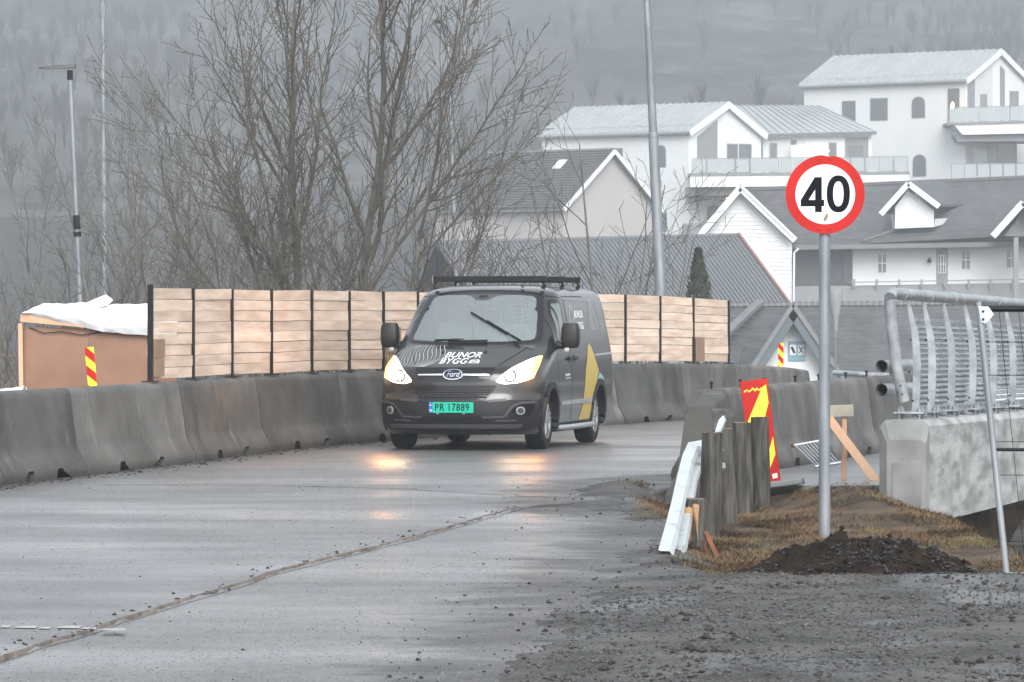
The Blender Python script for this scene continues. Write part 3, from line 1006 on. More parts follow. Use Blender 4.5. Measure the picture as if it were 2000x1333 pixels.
# guard rail: W profile swept along a bent path
def wbeam(path, tw):
    prof = [(-0.155, 0.0), (-0.140, 0.012), (-0.105, 0.075), (-0.055, 0.080), (-0.030, 0.015), (0.0, 0.005), (0.030, 0.015), (0.055, 0.080), (0.105, 0.075), (0.140, 0.012), (0.155, 0.0)]
    prof = [(a * 0.86, q * 0.8) for a, q in prof]
    V, F = [], []
    m = len(prof)
    for i, p in enumerate(path):
        p = Vector(p)
        d = (Vector(path[min(i + 1, len(path) - 1)]) - Vector(path[max(i - 1, 0)])).normalized()
        side = d.cross(Vector((0, 0, 1))).normalized()
        up = side.cross(d)
        R_ = Matrix.Rotation(tw[i], 3, d)
        s2, u2 = R_ @ side, R_ @ up
        for a, q in prof:
            V.append(p + u2 * a + s2 * (-q) + Vector((0.006 * nz(i * 1.7, a * 9), 0, 0.008 * nz(i * 2.3, a * 7, 3))))
        for a, q in prof:
            V.append(V[-m] + s2 * 0.005)
    for i in range(len(path) - 1):
        for j in range(m - 1):
            A, B = i * 2 * m, (i + 1) * 2 * m
            F.append((A + j, A + j + 1, B + j + 1, B + j))
            F.append((A + m + j, B + m + j, B + m + j + 1, A + m + j + 1))
        for j, in ((0,), (m - 1,)):
            A, B = i * 2 * m, (i + 1) * 2 * m
            F.append((A + j, B + j, B + m + j, A + m + j))
    for A in (0, (len(path) - 1) * 2 * m):
        for j in range(m - 1):
            F.append((A + j, A + j + 1, A + m + j + 1, A + m + j))
    k = MB(); k.add(V, F)
    return k
def rp(px, py, D): return tuple(at(px, py, D))
gr = wbeam([rp(1400, 895, 37.2), rp(1375, 893, 36.4), rp(1352, 898, 35.6), rp(1343, 920, 35.0), rp(1334, 962, 34.2), rp(1325, 1012, 33.2), rp(1317, 1054, 32.3), rp(1309, 1092, 31.6), rp(1306, 1108, 31.2)],
           [0.15, 0.15, 0.18, 0.22, 0.28, 0.33, 0.4, 0.48, 0.5]).build('guard_rail', M['rail_white'], sm=True)
tag(gr, 'pale metal guard rail bent down to the ground beside the posts', 'guard rail')
V = [rp(*q) for q in ((1398, 838, 37.0), (1404, 820, 37.0), (1412, 812, 37.0), (1416, 822, 37.0), (1411, 836, 37.0), (1406, 846, 37.0), (1396, 846, 36.98))]
mb = MB(); mb.prism(V, (0.015, 0.05, 0.0))
o = mb.build('metal_scrap', M['rail_white'], bevel=0.004)
tag(o, 'crumpled white metal scrap sticking up behind the wooden posts', 'metal scrap')
# rusty reinforcement bundle and white offcuts
t = thing('rusty_bars', 'rusty iron bars leaning in the grass beside the broken post', 'iron bars', (ax(1395, 32.6), 32.6, ground_z(ax(1395, 32.6), 32.6)))
for k, (a, c) in enumerate((((1378, 1040), (1418, 1130)), ((1372, 1058), (1402, 1130)), ((1385, 1052), (1412, 1132)), ((1376, 1075), (1394, 1128)))):
    mb = MB(); mb.beam(rp(a[0], a[1], 32.8 + 0.05 * k), rp(c[0], c[1], 32.3), 0.02 if k else 0.035, 0.018); mb.build('bar', M['rust'], t, world=True)
mb = MB(); mb.beam(rp(1386, 1105, 32.45), rp(1408, 1098, 32.5), 0.015, 0.012); mb.build('tie', M['rust'], t, world=True)
for a, c, D, w, lb in (((1366, 1095), (1386, 1113), 32.2, 0.032, 'short white plastic strip lying beside the rusty bars'), ((1577, 1138), (1598, 1131), 29.2, 0.028, 'short white plastic strip lying before the dirt pile'),):
    mb = MB(); mb.beam(rp(a[0], a[1], D), rp(c[0], c[1], D), w, 0.008, up=(0, -0.5, 1)); o = mb.build('plastic_strip', M['white_plastic']); tag(o, lb, 'plastic strip')

# ================================================================== TIMBER TRESTLE, GRILLE
t = thing('timber_brace', 'fresh timber post with cross board and diagonal strut beside the sign pole', 'timber brace', (ax(1648, 45), 45, 0.0))
mb = MB(); mb.beam(rp(1649, 940, 45), rp(1649, 806, 45), 0.07, 0.045, up=(1, 0, 0)); mb.build('upright', M['timber'], t, world=True, bevel=0.003)
mb = MB(); mb.beam(rp(1608, 804, 44.95), rp(1667, 802, 44.95), 0.03, 0.115); mb.build('cross_board', mat('weathered_board', (0.40, 0.36, 0.29), 0.8, (0.30, 0.28, 0.24), 5), t, world=True, bevel=0.003)
mb = MB(); mb.beam(rp(1619, 818, 44.85), rp(1714, 944, 44.7), 0.03, 0.085, up=(1, 0, 0.6)); mb.build('strut', M['timber'], t, world=True, bevel=0.003)
D = 47.9
t = thing('metal_grille', 'white metal bar grille leaning against the concrete barrier', 'grille', tuple(at(1595, 908, D)))
def gq(x, y): return rp(x, y, D - 0.55 + (905 - y) * 0.006)
mb = MB(); mb.tube(gq(1549, 871), gq(1605, 861), 0.016, n=8); mb.build('end_bar', M['galv'], t, world=True, sm=True)
mb = MB(); mb.tube(gq(1592, 912), gq(1642, 904), 0.016, n=8); mb.build('end_bar', M['galv'], t, world=True, sm=True)
for k in range(8):
    f = (k + 0.6) / 8.2
    mb = MB(); mb.tube(gq(1549 + 56 * f, 871 - 10 * f), gq(1592 + 50 * f, 912 - 8 * f), 0.009, n=6); mb.build('bar', M['galv'], t, world=True, sm=True)
mb = MB(); mb.tube(gq(1546, 871.5), gq(1551, 870.5), 0.02, n=8); mb.build('rusty_end', M['rust'], t, world=True)

# ================================================================== PLYWOOD BOX WITH TARPAULIN
D = 55.5
bx = thing('plywood_box', 'brown plywood box with timber frame behind the barrier', 'plywood box', (ax(160, D), D, -0.05))
for (x0, x1) in ((50, 172), (173, 345)):
    mb = MB(); mb.prism([rp(x0, 638, D), rp(x1, 642 if x0 == 50 else 650, D), rp(x1, 775, D), rp(x0, 775, D)], (0, 0.02, 0)); mb.build('sheet', M['ply'], bx, world=True)
mb = MB(); mb.prism([rp(50, 640, D + 0.01), rp(50, 775, D + 0.01), rp(44, 770, D + 2.2), rp(44, 636, D + 2.2)], (-0.02, 0, 0)); mb.build('sheet', M['ply'], bx, world=True)
mb = MB(); mb.beam(rp(42, 775, D - 0.05), rp(40, 632, D - 0.05), 0.085, 0.05, up=(1, 0, 0)); mb.build('corner_post', M['timber'], bx, world=True)
mb = MB(); mb.beam(rp(40, 621, D - 0.06), rp(345, 648, D - 0.06), 0.05, 0.095); mb.build('top_rail', M['timber'], bx, world=True)
mb = MB(); mb.path([rp(58, 640, D - 0.02), rp(85, 651, D - 0.03), rp(120, 648, D - 0.03), rp(160, 655, D - 0.03), rp(200, 648, D - 0.02)], 0.006, 5); mb.build('wire', M['black'], bx, world=True)
# tarpaulin: draped sheet
V, F = [], []
NX, NY = 44, 14
for j in range(NY + 1):
    for i in range(NX + 1):
        u, v = i / NX, j / NY
        top = np.interp(u, [0, 0.1, 0.35, 0.52, 0.8, 1], [611, 600, 597, 601, 598, 600])
        bot = np.interp(u, [0, 0.25, 0.5, 0.75, 1], [611, 632, 647, 655, 660])
        px = 46 + u * 300
        if v < 0.45:
            q = v / 0.45
            Dq = D + 1.9 - 1.95 * q
            z = az(top, D) + 0.03 * math.sin(q * 3.1) + 0.03 * fbm(u * 7, q * 4, 2)
        else:
            q = (v - 0.45) / 0.55
            Dq = D - 0.07 - 0.05 * math.sin(q * 3.1) - 0.03 * abs(fbm(u * 9, q * 3, 5))
            z = az(top + (bot - top) * q, D) + 0.012 * fbm(u * 10, q * 3, 9)
        V.append((ax(px, D) + 0.02 * fbm(u * 6, v * 6, 1), Dq, z))
for j in range(NY):
    for i in range(NX):
        k = j * (NX + 1) + i
        F.append((k, k + 1, k + NX + 2, k + NX + 1))
me = npmesh('tarpaulin', V, F, 4); shade(me, 180)
o = link('tarpaulin', me, M['tarp'])
tag(o, 'white tarpaulin draped over the plywood box', 'tarpaulin')
V = [rp(*q) for q in ((140, 606, D - 0.1), (155, 597, D - 0.1), (203, 577, D), (217, 588, D), (208, 597, D - 0.05), (168, 610, D - 0.12))]
mb = MB(); mb.prism(V, (0.02, 0.12, 0.01)); o2 = mb.build('folded_flap', M['tarp'], o, bevel=0.01)
V, F = [], []
for j in range(7):
    for i in range(11):
        u, v = i / 10, j / 6
        px = -40 + 92 * u
        V.append((ax(px, 50.5), 50.5 - v * 0.9, az(754 + (1 - u) ** 1.5 * 18, 50.5) - 0.12 * v ** 2 + 0.02 * fbm(u * 5, v * 5)))
for j in range(6):
    for i in range(10):
        k = j * 11 + i
        F.append((k, k + 1, k + 12, k + 11))
V += [(x, y, -0.05) for x, y, z in V[:11]]
for i in range(10): F.append((i, i + 1, 77 + i + 1, 77 + i))
me = npmesh('plastic_sheet', V, F, 4); shade(me, 180)
tag(link('plastic_sheet', me, M['tarp']), 'white plastic sheet heaped behind the leftmost barrier', 'plastic sheet')

# ================================================================== BRIDGE EDGE BEAM
br = thing('bridge_edge_beam', 'pale cast concrete bridge edge beam with chamfered end below the railing', 'bridge beam', (xB(40), 40, -0.3), 0)
dB = Vector((0.255, 1, 0)).normalized()
nB = Vector((dB.y, -dB.x, 0))                      # toward the river side
def bp(s, t, z): return Vector((xB(40), 40, 0)) + dB * s + nB * t + Vector((0, 0, z))
W = 0.44
def topz(s): return 0.70 - 0.010 * s
def botz(s): return -0.20 - 0.004 * s
# panels between joints: first block with chamfers, then the haunched lengths
def block(s0, s1, m, cham=False, name='cast_section'):
    mb = MB()
    ns = 6
    secs = []
    for k in range(ns + 1):
        s = s0 + (s1 - s0) * k / ns
        tz, bz = topz(s), (botz(s) if not cham else -0.20 - 0.45 * (1 - smooth(0.3, 1.3, s)))
        c = 0.05
        secs.append([bp(s, 0, bz), bp(s, 0, tz - c), bp(s, c, tz), bp(s, W - c, tz), bp(s, W, tz - c), bp(s, W, bz)])
    if cham:
        f = [bp(s0 - 0.09, 0.08, -0.75), bp(s0 - 0.09, 0.08, topz(0) - 0.20), bp(s0 - 0.09, 0.10, topz(0) - 0.17), bp(s0 - 0.09, W - 0.06, topz(0) - 0.17), bp(s0 - 0.09, W - 0.02, topz(0) - 0.20), bp(s0 - 0.09, W - 0.02, -0.75)]
        secs.insert(0, f)
    V = [p for q in secs for p in q]
    F = []
    for i in range(len(secs) - 1):
        for j in range(6):
            F.append((i * 6 + j, i * 6 + (j + 1) % 6, (i + 1) * 6 + (j + 1) % 6, (i + 1) * 6 + j))
    F += [tuple(range(6)), tuple(range(len(V) - 6, len(V)))[::-1]]
    mb.add(V, F)
    return mb.build(name, m, br, world=True)
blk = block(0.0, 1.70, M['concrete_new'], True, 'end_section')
blk.data.materials.append(M['concrete_shade'])
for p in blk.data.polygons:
    if p.normal.y < -0.45: p.material_index = 1  # end faces get the darker copy, painting them as unlit
# recessed panel on the end face
mb = MB()
P = [bp(-0.094, 0.13, -0.70), bp(-0.094, 0.13, 0.33), bp(-0.094, W - 0.06, 0.36), bp(-0.094, W - 0.06, -0.70)]
mb.prism(P, dB * -0.006); mb.build('cast_face', M['concrete_shade'], br, world=True)
for k in range(5):
    block(1.715 + k * 3.3, 1.715 + (k + 1) * 3.3 - 0.015, M['concrete_new'])
# ================================================================== STEEL RAILING
rl = thing('bridge_railing', 'galvanised steel bridge railing with curved posts and horizontal slats', 'railing', tuple(bp(0, 0.2, 0.70)))
def bz(s, h): return topz(s) + h
TC = 0.11                                           # railing line across the beam
ss = [0.75, 1.6, 2.75, 4.05, 5.40, 6.75, 8.1, 9.5]
def pz(s, h, dt=0.0): return bp(s, TC + dt, topz(s) + h)
# top rail and the bent-down end tube
TR = 0.052
mb = MB(); mb.path([pz(-0.10, 1.06), pz(-0.04, 1.095), pz(0.1, 1.10), pz(4, 1.10), pz(10, 1.10)], TR, 16); mb.build('top_rail', M['galv'], rl, world=True, sm=True)
mb = MB(); mb.path([pz(-0.12, 1.05), pz(-0.11, 0.98, -0.0), pz(-0.06, 0.45, 0.05), pz(0.0, 0.165, 0.105)], TR * 0.97, 16, caps=False)
mb.path([pz(-0.06, 0.45, 0.05), pz(0.0, 0.166, 0.105)], TR * 0.86, 16, caps=False)
e = mb.build('end_tube', M['galv'], rl, world=True, sm=True)
for h, q in ((0.30, 0.076), (0.225, 0.09)):
    mb = MB(); c = pz(-0.03, h, q); mb.lathe([(0.0005, -0.001), (0.0085, -0.001), (0.0085, 0.0)], 10, 'Y', c + Vector((0, -TR * 0.985, 0))); mb.build('bolt_hole', M['black'], e, world=True)
mb = MB(); mb.lathe([(0.0005, 0.03), (TR * 0.8, 0.03)], 16, 'Z', pz(0.0, 0.155, 0.103)); mb.build('tube_mouth', M['black'], e, world=True)
for s in (0.55, 2.0, 3.4, 4.8, 6.2):
    mb = MB(); mb.path([pz(s - 0.06, 1.10), pz(s + 0.06, 1.10)], TR + 0.006, 16); mb.build('sleeve', M['galv'], rl, world=True, sm=True)
# two open tubes that stop at the end
for h in (0.47, 0.265):
    mb = MB(); mb.path([bp(-0.18, TC - 0.06, 0.70 + h), bp(1.55, TC - 0.06, 0.69 + h)], 0.053, 18, caps=False); mb.path([bp(-0.18, TC - 0.06, 0.70 + h), bp(0.5, TC - 0.06, 0.70 + h)], 0.046, 18, caps=False)
    V = bp(-0.18, TC - 0.06, 0.70 + h)
    tb = mb.build('guard_tube', M['galv'], rl, world=True, sm=True)
    mb = MB(); mb.path([bp(0.1, TC - 0.06, 0.70 + h), bp(0.12, TC - 0.06, 0.70 + h)], 0.0465, 18); mb.build('tube_plug', M['black'], tb, world=True)
# posts: flat plates, curved, leaning over to the road at the top
for i, s in enumerate(ss):
    C = [(0.10, 0.02), (0.112, 0.22), (0.118, 0.45), (0.112, 0.64), (0.10, 0.74), (0.035, 1.05)]
    Wd = [0.06, 0.066, 0.07, 0.066, 0.06, 0.025]
    V, F = [], []
    rows = len(C)
    for j, (dt, h) in enumerate(C):
        for sgn in (-1, 1):
            for e in (-1, 1):
                V.append(pz(s + 0.012 * e, h, dt + sgn * Wd[j] / 2 - 0.02))
    for j in range(rows - 1):
        A, B = j * 4, (j + 1) * 4
        F += [(A, A + 1, B + 1, B), (A + 2, B + 2, B + 3, A + 3), (A, B, B + 2, A + 2), (A + 1, A + 3, B + 3, B + 1)]
    F += [(0, 2, 3, 1), (rows * 4 - 4, rows * 4 - 3, rows * 4 - 1, rows * 4 - 2)]
    mb = MB(); mb.add(V, F)
    po = mb.build('post', M['galv'], rl, world=True)
    mb = MB(); mb.box(pz(s, 0.012 + 0.045, 0.04), (0.27, 0.24, 0.016), rz=-math.atan(0.255)); mb.build('base_plate', M['galv'], po, world=True)
    for dx in (-0.09, 0.09):
        for dy in (-0.08, 0.08):
            c = pz(s + dy, 0.0, 0.04 + dx)
            mb = MB(); mb.tube(c + Vector((0, 0, -0.005)), c + Vector((0, 0, 0.11)), 0.012, n=6); mb.tube(c + Vector((0, 0, 0.066)), c + Vector((0, 0, 0.088)), 0.024, n=6); mb.tube(c + Vector((0, 0, 0.03)), c + Vector((0, 0, 0.048)), 0.024, n=6)
            mb.build('anchor_bolt', M['galv_dull'], po, world=True)
    for h, q in ((0.70, 0.04), (0.16, 0.06)):
        mb = MB(); c = pz(s - 0.0125, h, q); mb.lathe([(0.0005, 0.0), (0.010, 0.0), (0.010, 0.004)], 10, 'Y', c + Vector((0, -0.003, 0))); mb.build('bolt_hole', M['black'], po, world=True)
    if 2 <= i:
        c = pz(s - 0.03, 0.10, 0.05)
        mb = MB(); mb.tube(c, c - dB * 0.10, 0.03, n=6); mb.tube(c - dB * 0.10, c - dB * 0.15, 0.016, n=6); mb.build('clamp_bolt', M['galv_dull'], po, world=True)
# slatted infill between the posts, behind them
for i in range(1, len(ss) - 1):
    a, c = ss[i] + 0.03, ss[i + 1] - 0.03
    mb = MB(); mb.beam(pz(a, 0.885, -0.06), pz(c, 0.885, -0.06), 0.04, 0.03); mb.build('infill_rail', M['galv'], rl, world=True)
    mb = MB(); mb.beam(pz(a, 0.06, -0.03), pz(c, 0.06, -0.03), 0.03, 0.10); mb.build('kick_plate', M['galv'], rl, world=True)
    for k in range(15):
        h = 0.145 + k * 0.048
        mb = MB(); mb.beam(pz(a, h, -0.045), pz(c, h, -0.045), 0.034, 0.017, up=tuple(Vector((0, 0, 1)) + nB * 0.9)); mb.build('slat', M['galv'], rl, world=True)

# far pipe rail beyond the barriers
mb = MB(); mb.path([rp(1628, 728, 60.3), rp(1660, 730, 60.2), rp(1830, 741, 59.2), rp(2010, 750, 58.6)], 0.036, 10)
t = thing('pipe_rail', 'pale steel pipe rail beyond the barriers left of the railing', 'pipe rail', (5.2, 60.0, 0))
mb.build('pipe', M['galv'], t, world=True, sm=True)
for px in (1700, 1890):
    D = 59.8
    mb = MB(); mb.tube((ax(px, D), D, 0.0), (ax(px, D), D, az(733 + (px - 1700) * 0.06, D)), 0.04, n=8); mb.build('support', M['galv'], t, world=True, sm=True)
# concrete pier on the far bank under the bridge
D = 57.0
mb = MB(); mb.prism([rp(1967, 1065, D), rp(1980, 1040, D), rp(2000, 1010, D), rp(2060, 980, D), rp(2120, 1080, D)], (0.6, 1.2, 0))
V = mb
pr = thing('concrete_pier', 'sloping pale concrete pier in the dark below the bridge', 'concrete pier', (ax(2010, D), D, az(1080, D)))
mb.build('cap', M['concrete_new'], pr, world=True, bevel=0.03)
mb = MB(); mb.prism([rp(1967, 1066, D), rp(2120, 1081, D), rp(2120, 1300, D), rp(1967, 1300, D)], (0.6, 1.2, 0)); mb.build('shaft', M['concrete_shade'], pr, world=True)

# ================================================================== MESH SITE FENCE
D = 28.6
mf = thing('site_fence', 'grey tubular mesh fence panel leaning at the picture\'s right edge', 'mesh fence', (ax(1966, D), D, ground_z(ax(1966, D), D)))
p0, p1 = at(1968, 1140, D), at(1911, 590, D + 0.1)
dr = Vector((0.985, -0.17, 0)).normalized()
mb = MB(); mb.tube(p0, p1, 0.0205, n=12); up = mb.build('upright', M['galv_dull'], mf, world=True, sm=True)
a = p0.lerp(p1, 0.975)
mb = MB(); mb.path([a, a + dr * 0.06, a + dr * 3.3], 0.019, 12); mb.build('top_tube', M['black'], mf, world=True, sm=True)
b_ = p0.lerp(p1, 0.475)
mb = MB(); mb.path([b_, b_ + dr * 3.3 + Vector((0, 0, -0.01))], 0.011, 8); mb.build('middle_tube', M['black'], mf, world=True, sm=True)
mb = MB(); mb.tube(p0 + dr * 3.3, p1 + dr * 3.3, 0.0205, n=12); mb.build('upright', M['galv_dull'], mf, world=True, sm=True)
mb = MB(); c0 = p0.lerp(p1, 0.03); mb.path([c0, c0 + dr * 3.3], 0.019, 12); mb.build('bottom_tube', M['galv_dull'], mf, world=True, sm=True)
wire = M['black']
for k in range(1, 27):
    mb = MB(); mb.tube(p0.lerp(p1, 0.03) + dr * (k * 0.122), a + dr * (k * 0.122), 0.0022, n=4, caps=False); mb.build('wire', wire, mf, world=True)
for k in range(1, 8):
    q = 0.03 + k * 0.945 / 8
    c = p0.lerp(p1, q)
    mb = MB(); mb.tube(c, c + dr * 3.3, 0.0022, n=4, caps=False); mb.build('wire', wire, mf, world=True)
c = p0.lerp(p1, 0.955)
mb = MB(); mb.prism([c + Vector((-0.012, -0.026, 0.05)), c + Vector((0.05, -0.03, 0.05)), c + Vector((0.085, -0.03, 0.0)), c + Vector((0.035, -0.03, -0.055)), c + Vector((0.005, -0.026, -0.05))], (0, -0.004, 0)); cp = mb.build('coupler_plate', M['rail_white'], mf, world=True)
for dz in (0.02, -0.03):
    mb = MB(); mb.lathe([(0.0005, 0), (0.008, 0), (0.008, 0.01)], 8, 'Y', c + Vector((0.018, -0.042, dz))); mb.build('bolt', M['black'], cp, world=True)

# ================================================================== DELIVERY VAN
# local frame: x runs from the nose to the tail, y to the picture's left, z up
VAX = Vector((0.211, 0.9775, 0))
VAN_N = Vector((-0.707, 54.07, 0.0))
van = thing('delivery_van', 'dark grey delivery van with lit headlights and lettering driving toward the camera', 'van', VAN_N, math.atan2(0.9775, 0.211))

def pchip(xs, ys):
    xs, ys = np.array(xs, float), np.array(ys, float)
    h, d = np.diff(xs), np.diff(ys) / np.diff(xs)
    m = np.zeros(len(xs))
    for i in range(1, len(xs) - 1):
        if d[i - 1] * d[i] > 0:
            w1, w2 = 2 * h[i] + h[i - 1], h[i] + 2 * h[i - 1]
            m[i] = (w1 + w2) / (w1 / d[i - 1] + w2 / d[i])
    m[0], m[-1] = d[0], d[-1]
    def f(x):
        x = min(max(x, xs[0]), xs[-1])
        i = min(int(np.searchsorted(xs, x, 'right')) - 1, len(xs) - 2)
        t = (x - xs[i]) / h[i]
        return float((2 * t ** 3 - 3 * t ** 2 + 1) * ys[i] + (t ** 3 - 2 * t ** 2 + t) * h[i] * m[i] + (-2 * t ** 3 + 3 * t ** 2) * ys[i + 1] + (t ** 3 - t ** 2) * h[i] * m[i + 1])
    return f
vxf = pchip([0.19, 0.26, 0.34, 0.46, 0.60, 0.66, 0.78, 0.90, 0.965, 1.05, 1.15, 1.245, 1.27, 1.55, 1.84, 1.885, 1.925, 1.95, 1.965, 1.972],
            [0.16, 0.06, 0.02, 0.00, 0.01, 0.035, 0.045, 0.07, 0.14, 0.36, 0.64, 0.90, 0.945, 1.35, 1.76, 1.86, 2.02, 2.25, 2.6, 3.0])
vxr = pchip([0.19, 0.4, 0.8, 1.1, 1.8, 1.885, 1.925, 1.95, 1.965, 1.972], [4.86, 4.97, 4.97, 4.95, 4.85, 4.80, 4.70, 4.5, 4.2, 3.7])
vw = pchip([0.19, 0.26, 0.45, 0.62, 0.85, 1.02, 1.2, 1.5, 1.78, 1.85, 1.885, 1.925, 1.95, 1.965, 1.972], [0.90, 0.945, 0.975, 0.985, 0.992, 0.985, 0.962, 0.912, 0.856, 0.825, 0.785, 0.68, 0.54, 0.36, 0.12])
vc = pchip([0.19, 0.6, 0.9, 1.0, 1.15, 1.27, 1.84, 1.925, 1.972], [0.72, 0.74, 0.78, 0.80, 0.72, 0.60, 0.46, 0.42, 0.4])
vp = pchip([0.19, 0.9, 1.1, 1.27, 1.9], [2.7, 2.6, 2.7, 2.5, 2.4])
def front_x(y, z):
    q = min(0.9999, abs(y) / vw(z))
    return vxf(z) + vc(z) * (1 - (1 - q ** vp(z)) ** (1 / vp(z)))
def side_y(x, z):
    w, c, p = vw(z), vc(z), vp(z)
    u = (x - vxf(z)) / c
    r = (vxr(z) - x) / 0.16
    y = w
    if u < 1: y = w * (1 - max(0.0, 1 - max(0.0, u)) ** p) ** (1 / p)
    if r < 1: y = min(y, w * max(0.0, (1 - (1 - max(0.0, r)) ** 2.6)) ** (1 / 2.6))
    return y
ZS = sorted(set([0.19, 0.215, 0.24] + [round(0.27 + 0.035 * k, 4) for k in range(20)] + [round(0.95 + 0.0165 * k, 4) for k in range(20)] + [round(1.28 + 0.035 * k, 4) for k in range(17)] + [1.86, 1.885, 1.905, 1.925, 1.94, 1.95, 1.958, 1.965, 1.969, 1.972]))
def ring(z):
    w, c, p = vw(z), vc(z), vp(z)
    pts = []
    nf = 26
    for k in range(nf + 1):                       # nose centre to flank
        a = (math.pi / 2) * k / nf
        q = math.sin(a) ** (2 / p)
        x = vxf(z) + c * (1 - max(0.0, math.cos(a)) ** (2 / p))
        pts.append((x, w * q))
    x0, x1 = vxf(z) + c, vxr(z) - 0.16
    for k in range(1, 40):
        pts.append((x0 + (x1 - x0) * k / 40, w))
    for k in range(9):
        a = (math.pi / 2) * k / 8
        pts.append((x1 + 0.16 * math.sin(a) ** (2 / 2.6), w * max(0.0, math.cos(a)) ** (2 / 2.6)))
    full = pts + [(x, -y) for x, y in pts[-2:0:-1]]
    return [(x, y, z) for x, y in full]
def pip(p, P):
    c = False
    for i in range(len(P)):
        a, q = P[i], P[(i + 1) % len(P)]
        if (a[1] > p[1]) != (q[1] > p[1]) and p[0] < (q[0] - a[0]) * (p[1] - a[1]) / (q[1] - a[1]) + a[0]: c = not c
    return c
def rounded(P, r, n=4):
    out = []
    for i in range(len(P)):
        a, b_, c = Vector(P[i - 1]), Vector(P[i]), Vector(P[(i + 1) % len(P)])
        rr = min(r, (a - b_).length * 0.45, (c - b_).length * 0.45)
        p, q = b_ + (a - b_).normalized() * rr, b_ + (c - b_).normalized() * rr
        for k in range(n + 1):
            t = k / n
            out.append(tuple((1 - t) ** 2 * p + 2 * t * (1 - t) * b_ + t * t * q))
    return out
# openings (front view: lateral, height; side view: length, height)
WS = rounded([(-0.80, 1.285), (-0.40, 1.262), (0.40, 1.262), (0.80, 1.285), (0.735, 1.60), (0.665, 1.835), (0.33, 1.862), (-0.33, 1.862), (-0.665, 1.835), (-0.735, 1.60)], 0.07)
DW = rounded([(1.52, 1.275), (2.10, 1.30), (2.085, 1.77), (1.86, 1.765), (1.70, 1.62)], 0.05)
def shrink(P, k):
    cx, cy = sum(p[0] for p in P) / len(P), sum(p[1] for p in P) / len(P)
    return [(cx + (x - cx) * k, cy + (y - cy) * k) for x, y in P]

M['van_paint'] = mat('satin_dark_wrap', (0.008, 0.008, 0.009), 0.26, (0.016, 0.0155, 0.015), 2.5, coat=0.55)
M['van_plastic'] = mat('black_bumper_plastic', (0.009, 0.009, 0.010), 0.5, (0.014, 0.014, 0.015), 6, spec=0.35)
M['van_gloss'] = mat('gloss_black', (0.008, 0.008, 0.010), 0.12)
M['van_window'] = mat('dark_window_film', (0.055, 0.058, 0.062), 0.16, (0.065, 0.068, 0.072), 2)
M['chrome'] = mat('chrome', (0.75, 0.76, 0.77), 0.18, metal=0.9)
M['satin_trim'] = mat('satin_silver_trim', (0.38, 0.39, 0.40), 0.35, metal=0.4)
M['alloy'] = mat('alloy_wheel', (0.40, 0.41, 0.42), 0.38, metal=0.6)
M['alloy_dark'] = mat('brake_dark', (0.02, 0.02, 0.022), 0.6)
M['decal_white'] = mat('white_lettering', (0.80, 0.80, 0.80), 0.4)
M['decal_line'] = mat('pale_contour_print', (0.42, 0.42, 0.43), 0.4)
M['decal_yellow'] = mat('ochre_film', (0.52, 0.37, 0.07), 0.4)
M['decal_teal'] = mat('pale_teal_film', (0.27, 0.46, 0.47), 0.4)
M['plate_green'] = mat('number_plate_green', (0.0, 0.42, 0.27), 0.4)
M['plate_blue'] = mat('number_plate_blue', (0.01, 0.12, 0.55), 0.4)
M['cabin'] = mat('cabin_trim', (0.10, 0.11, 0.115), 0.8)
M['cabin_pale'] = mat('pale_bulkhead', (0.34, 0.37, 0.38), 0.8)
M['mesh_white'] = mat('bulkhead_window', (0.80, 0.84, 0.84), 0.6)
# windscreen: clear glass under a thin film of rain
gm_, n, l, b = node_mat('rain_wet_glass')
n.remove(b)
out = n['Material Output']
tr = n.new('ShaderNodeBsdfTransparent'); tr.inputs['Color'].default_value = (0.80, 0.87, 0.88, 1)
df = n.new('ShaderNodeBsdfDiffuse'); df.inputs['Color'].default_value = (0.60, 0.68, 0.70, 1)
gl = n.new('ShaderNodeBsdfGlossy'); gl.inputs['Roughness'].default_value = 0.06
mx = n.new('ShaderNodeMixShader'); mx2 = n.new('ShaderNodeMixShader')
tc = n.new('ShaderNodeTexCoord').outputs['Object']
mx.inputs[0].default_value = 0.25
l.new(tr.outputs[0], mx.inputs[1]); l.new(df.outputs[0], mx.inputs[2])
fr = n.new('ShaderNodeFresnel'); fr.inputs['IOR'].default_value = 1.5
l.new(fr.outputs[0], mx2.inputs[0]); l.new(mx.outputs[0], mx2.inputs[1]); l.new(gl.outputs[0], mx2.inputs[2])
l.new(mx2.outputs[0], out.inputs['Surface'])
M['glass_wet'] = gm_

# ---- body shell
R_ = [ring(z) for z in ZS]
m_ = len(R_[0])
V = [p for r in R_ for p in r]
F = []
WSi, DWi = shrink(WS, 0.955), shrink(DW, 0.93)
WX = (1.03, 3.96)                                 # axle positions
WR = 0.338
def in_arch(x, z, r=0.405):
    return any((x - a) ** 2 + (z - WR) ** 2 < r * r for a in WX)
for i in range(len(R_) - 1):
    for j in range(m_):
        q = (i * m_ + j, i * m_ + (j + 1) % m_, (i + 1) * m_ + (j + 1) % m_, (i + 1) * m_ + j)
        c = [sum(V[k][a] for k in q) / 4 for a in range(3)]
        if c[2] > 1.25 and c[0] < 2.2 and c[0] < front_x(c[1], c[2]) + 0.05 and pip((c[1], c[2]), WSi): continue
        if c[2] > 1.25 and 1.4 < c[0] < 2.2 and abs(c[1]) > 0.7 and pip((c[0], c[2]), DWi): continue
        F.append(q)
F.append(tuple((len(R_) - 1) * m_ + k for k in range(m_)))
F.append(tuple(range(m_))[::-1])
mb = MB(); mb.add(V, F)
me = mb.mesh('body')
body = link('body', me, M['van_paint'], van)
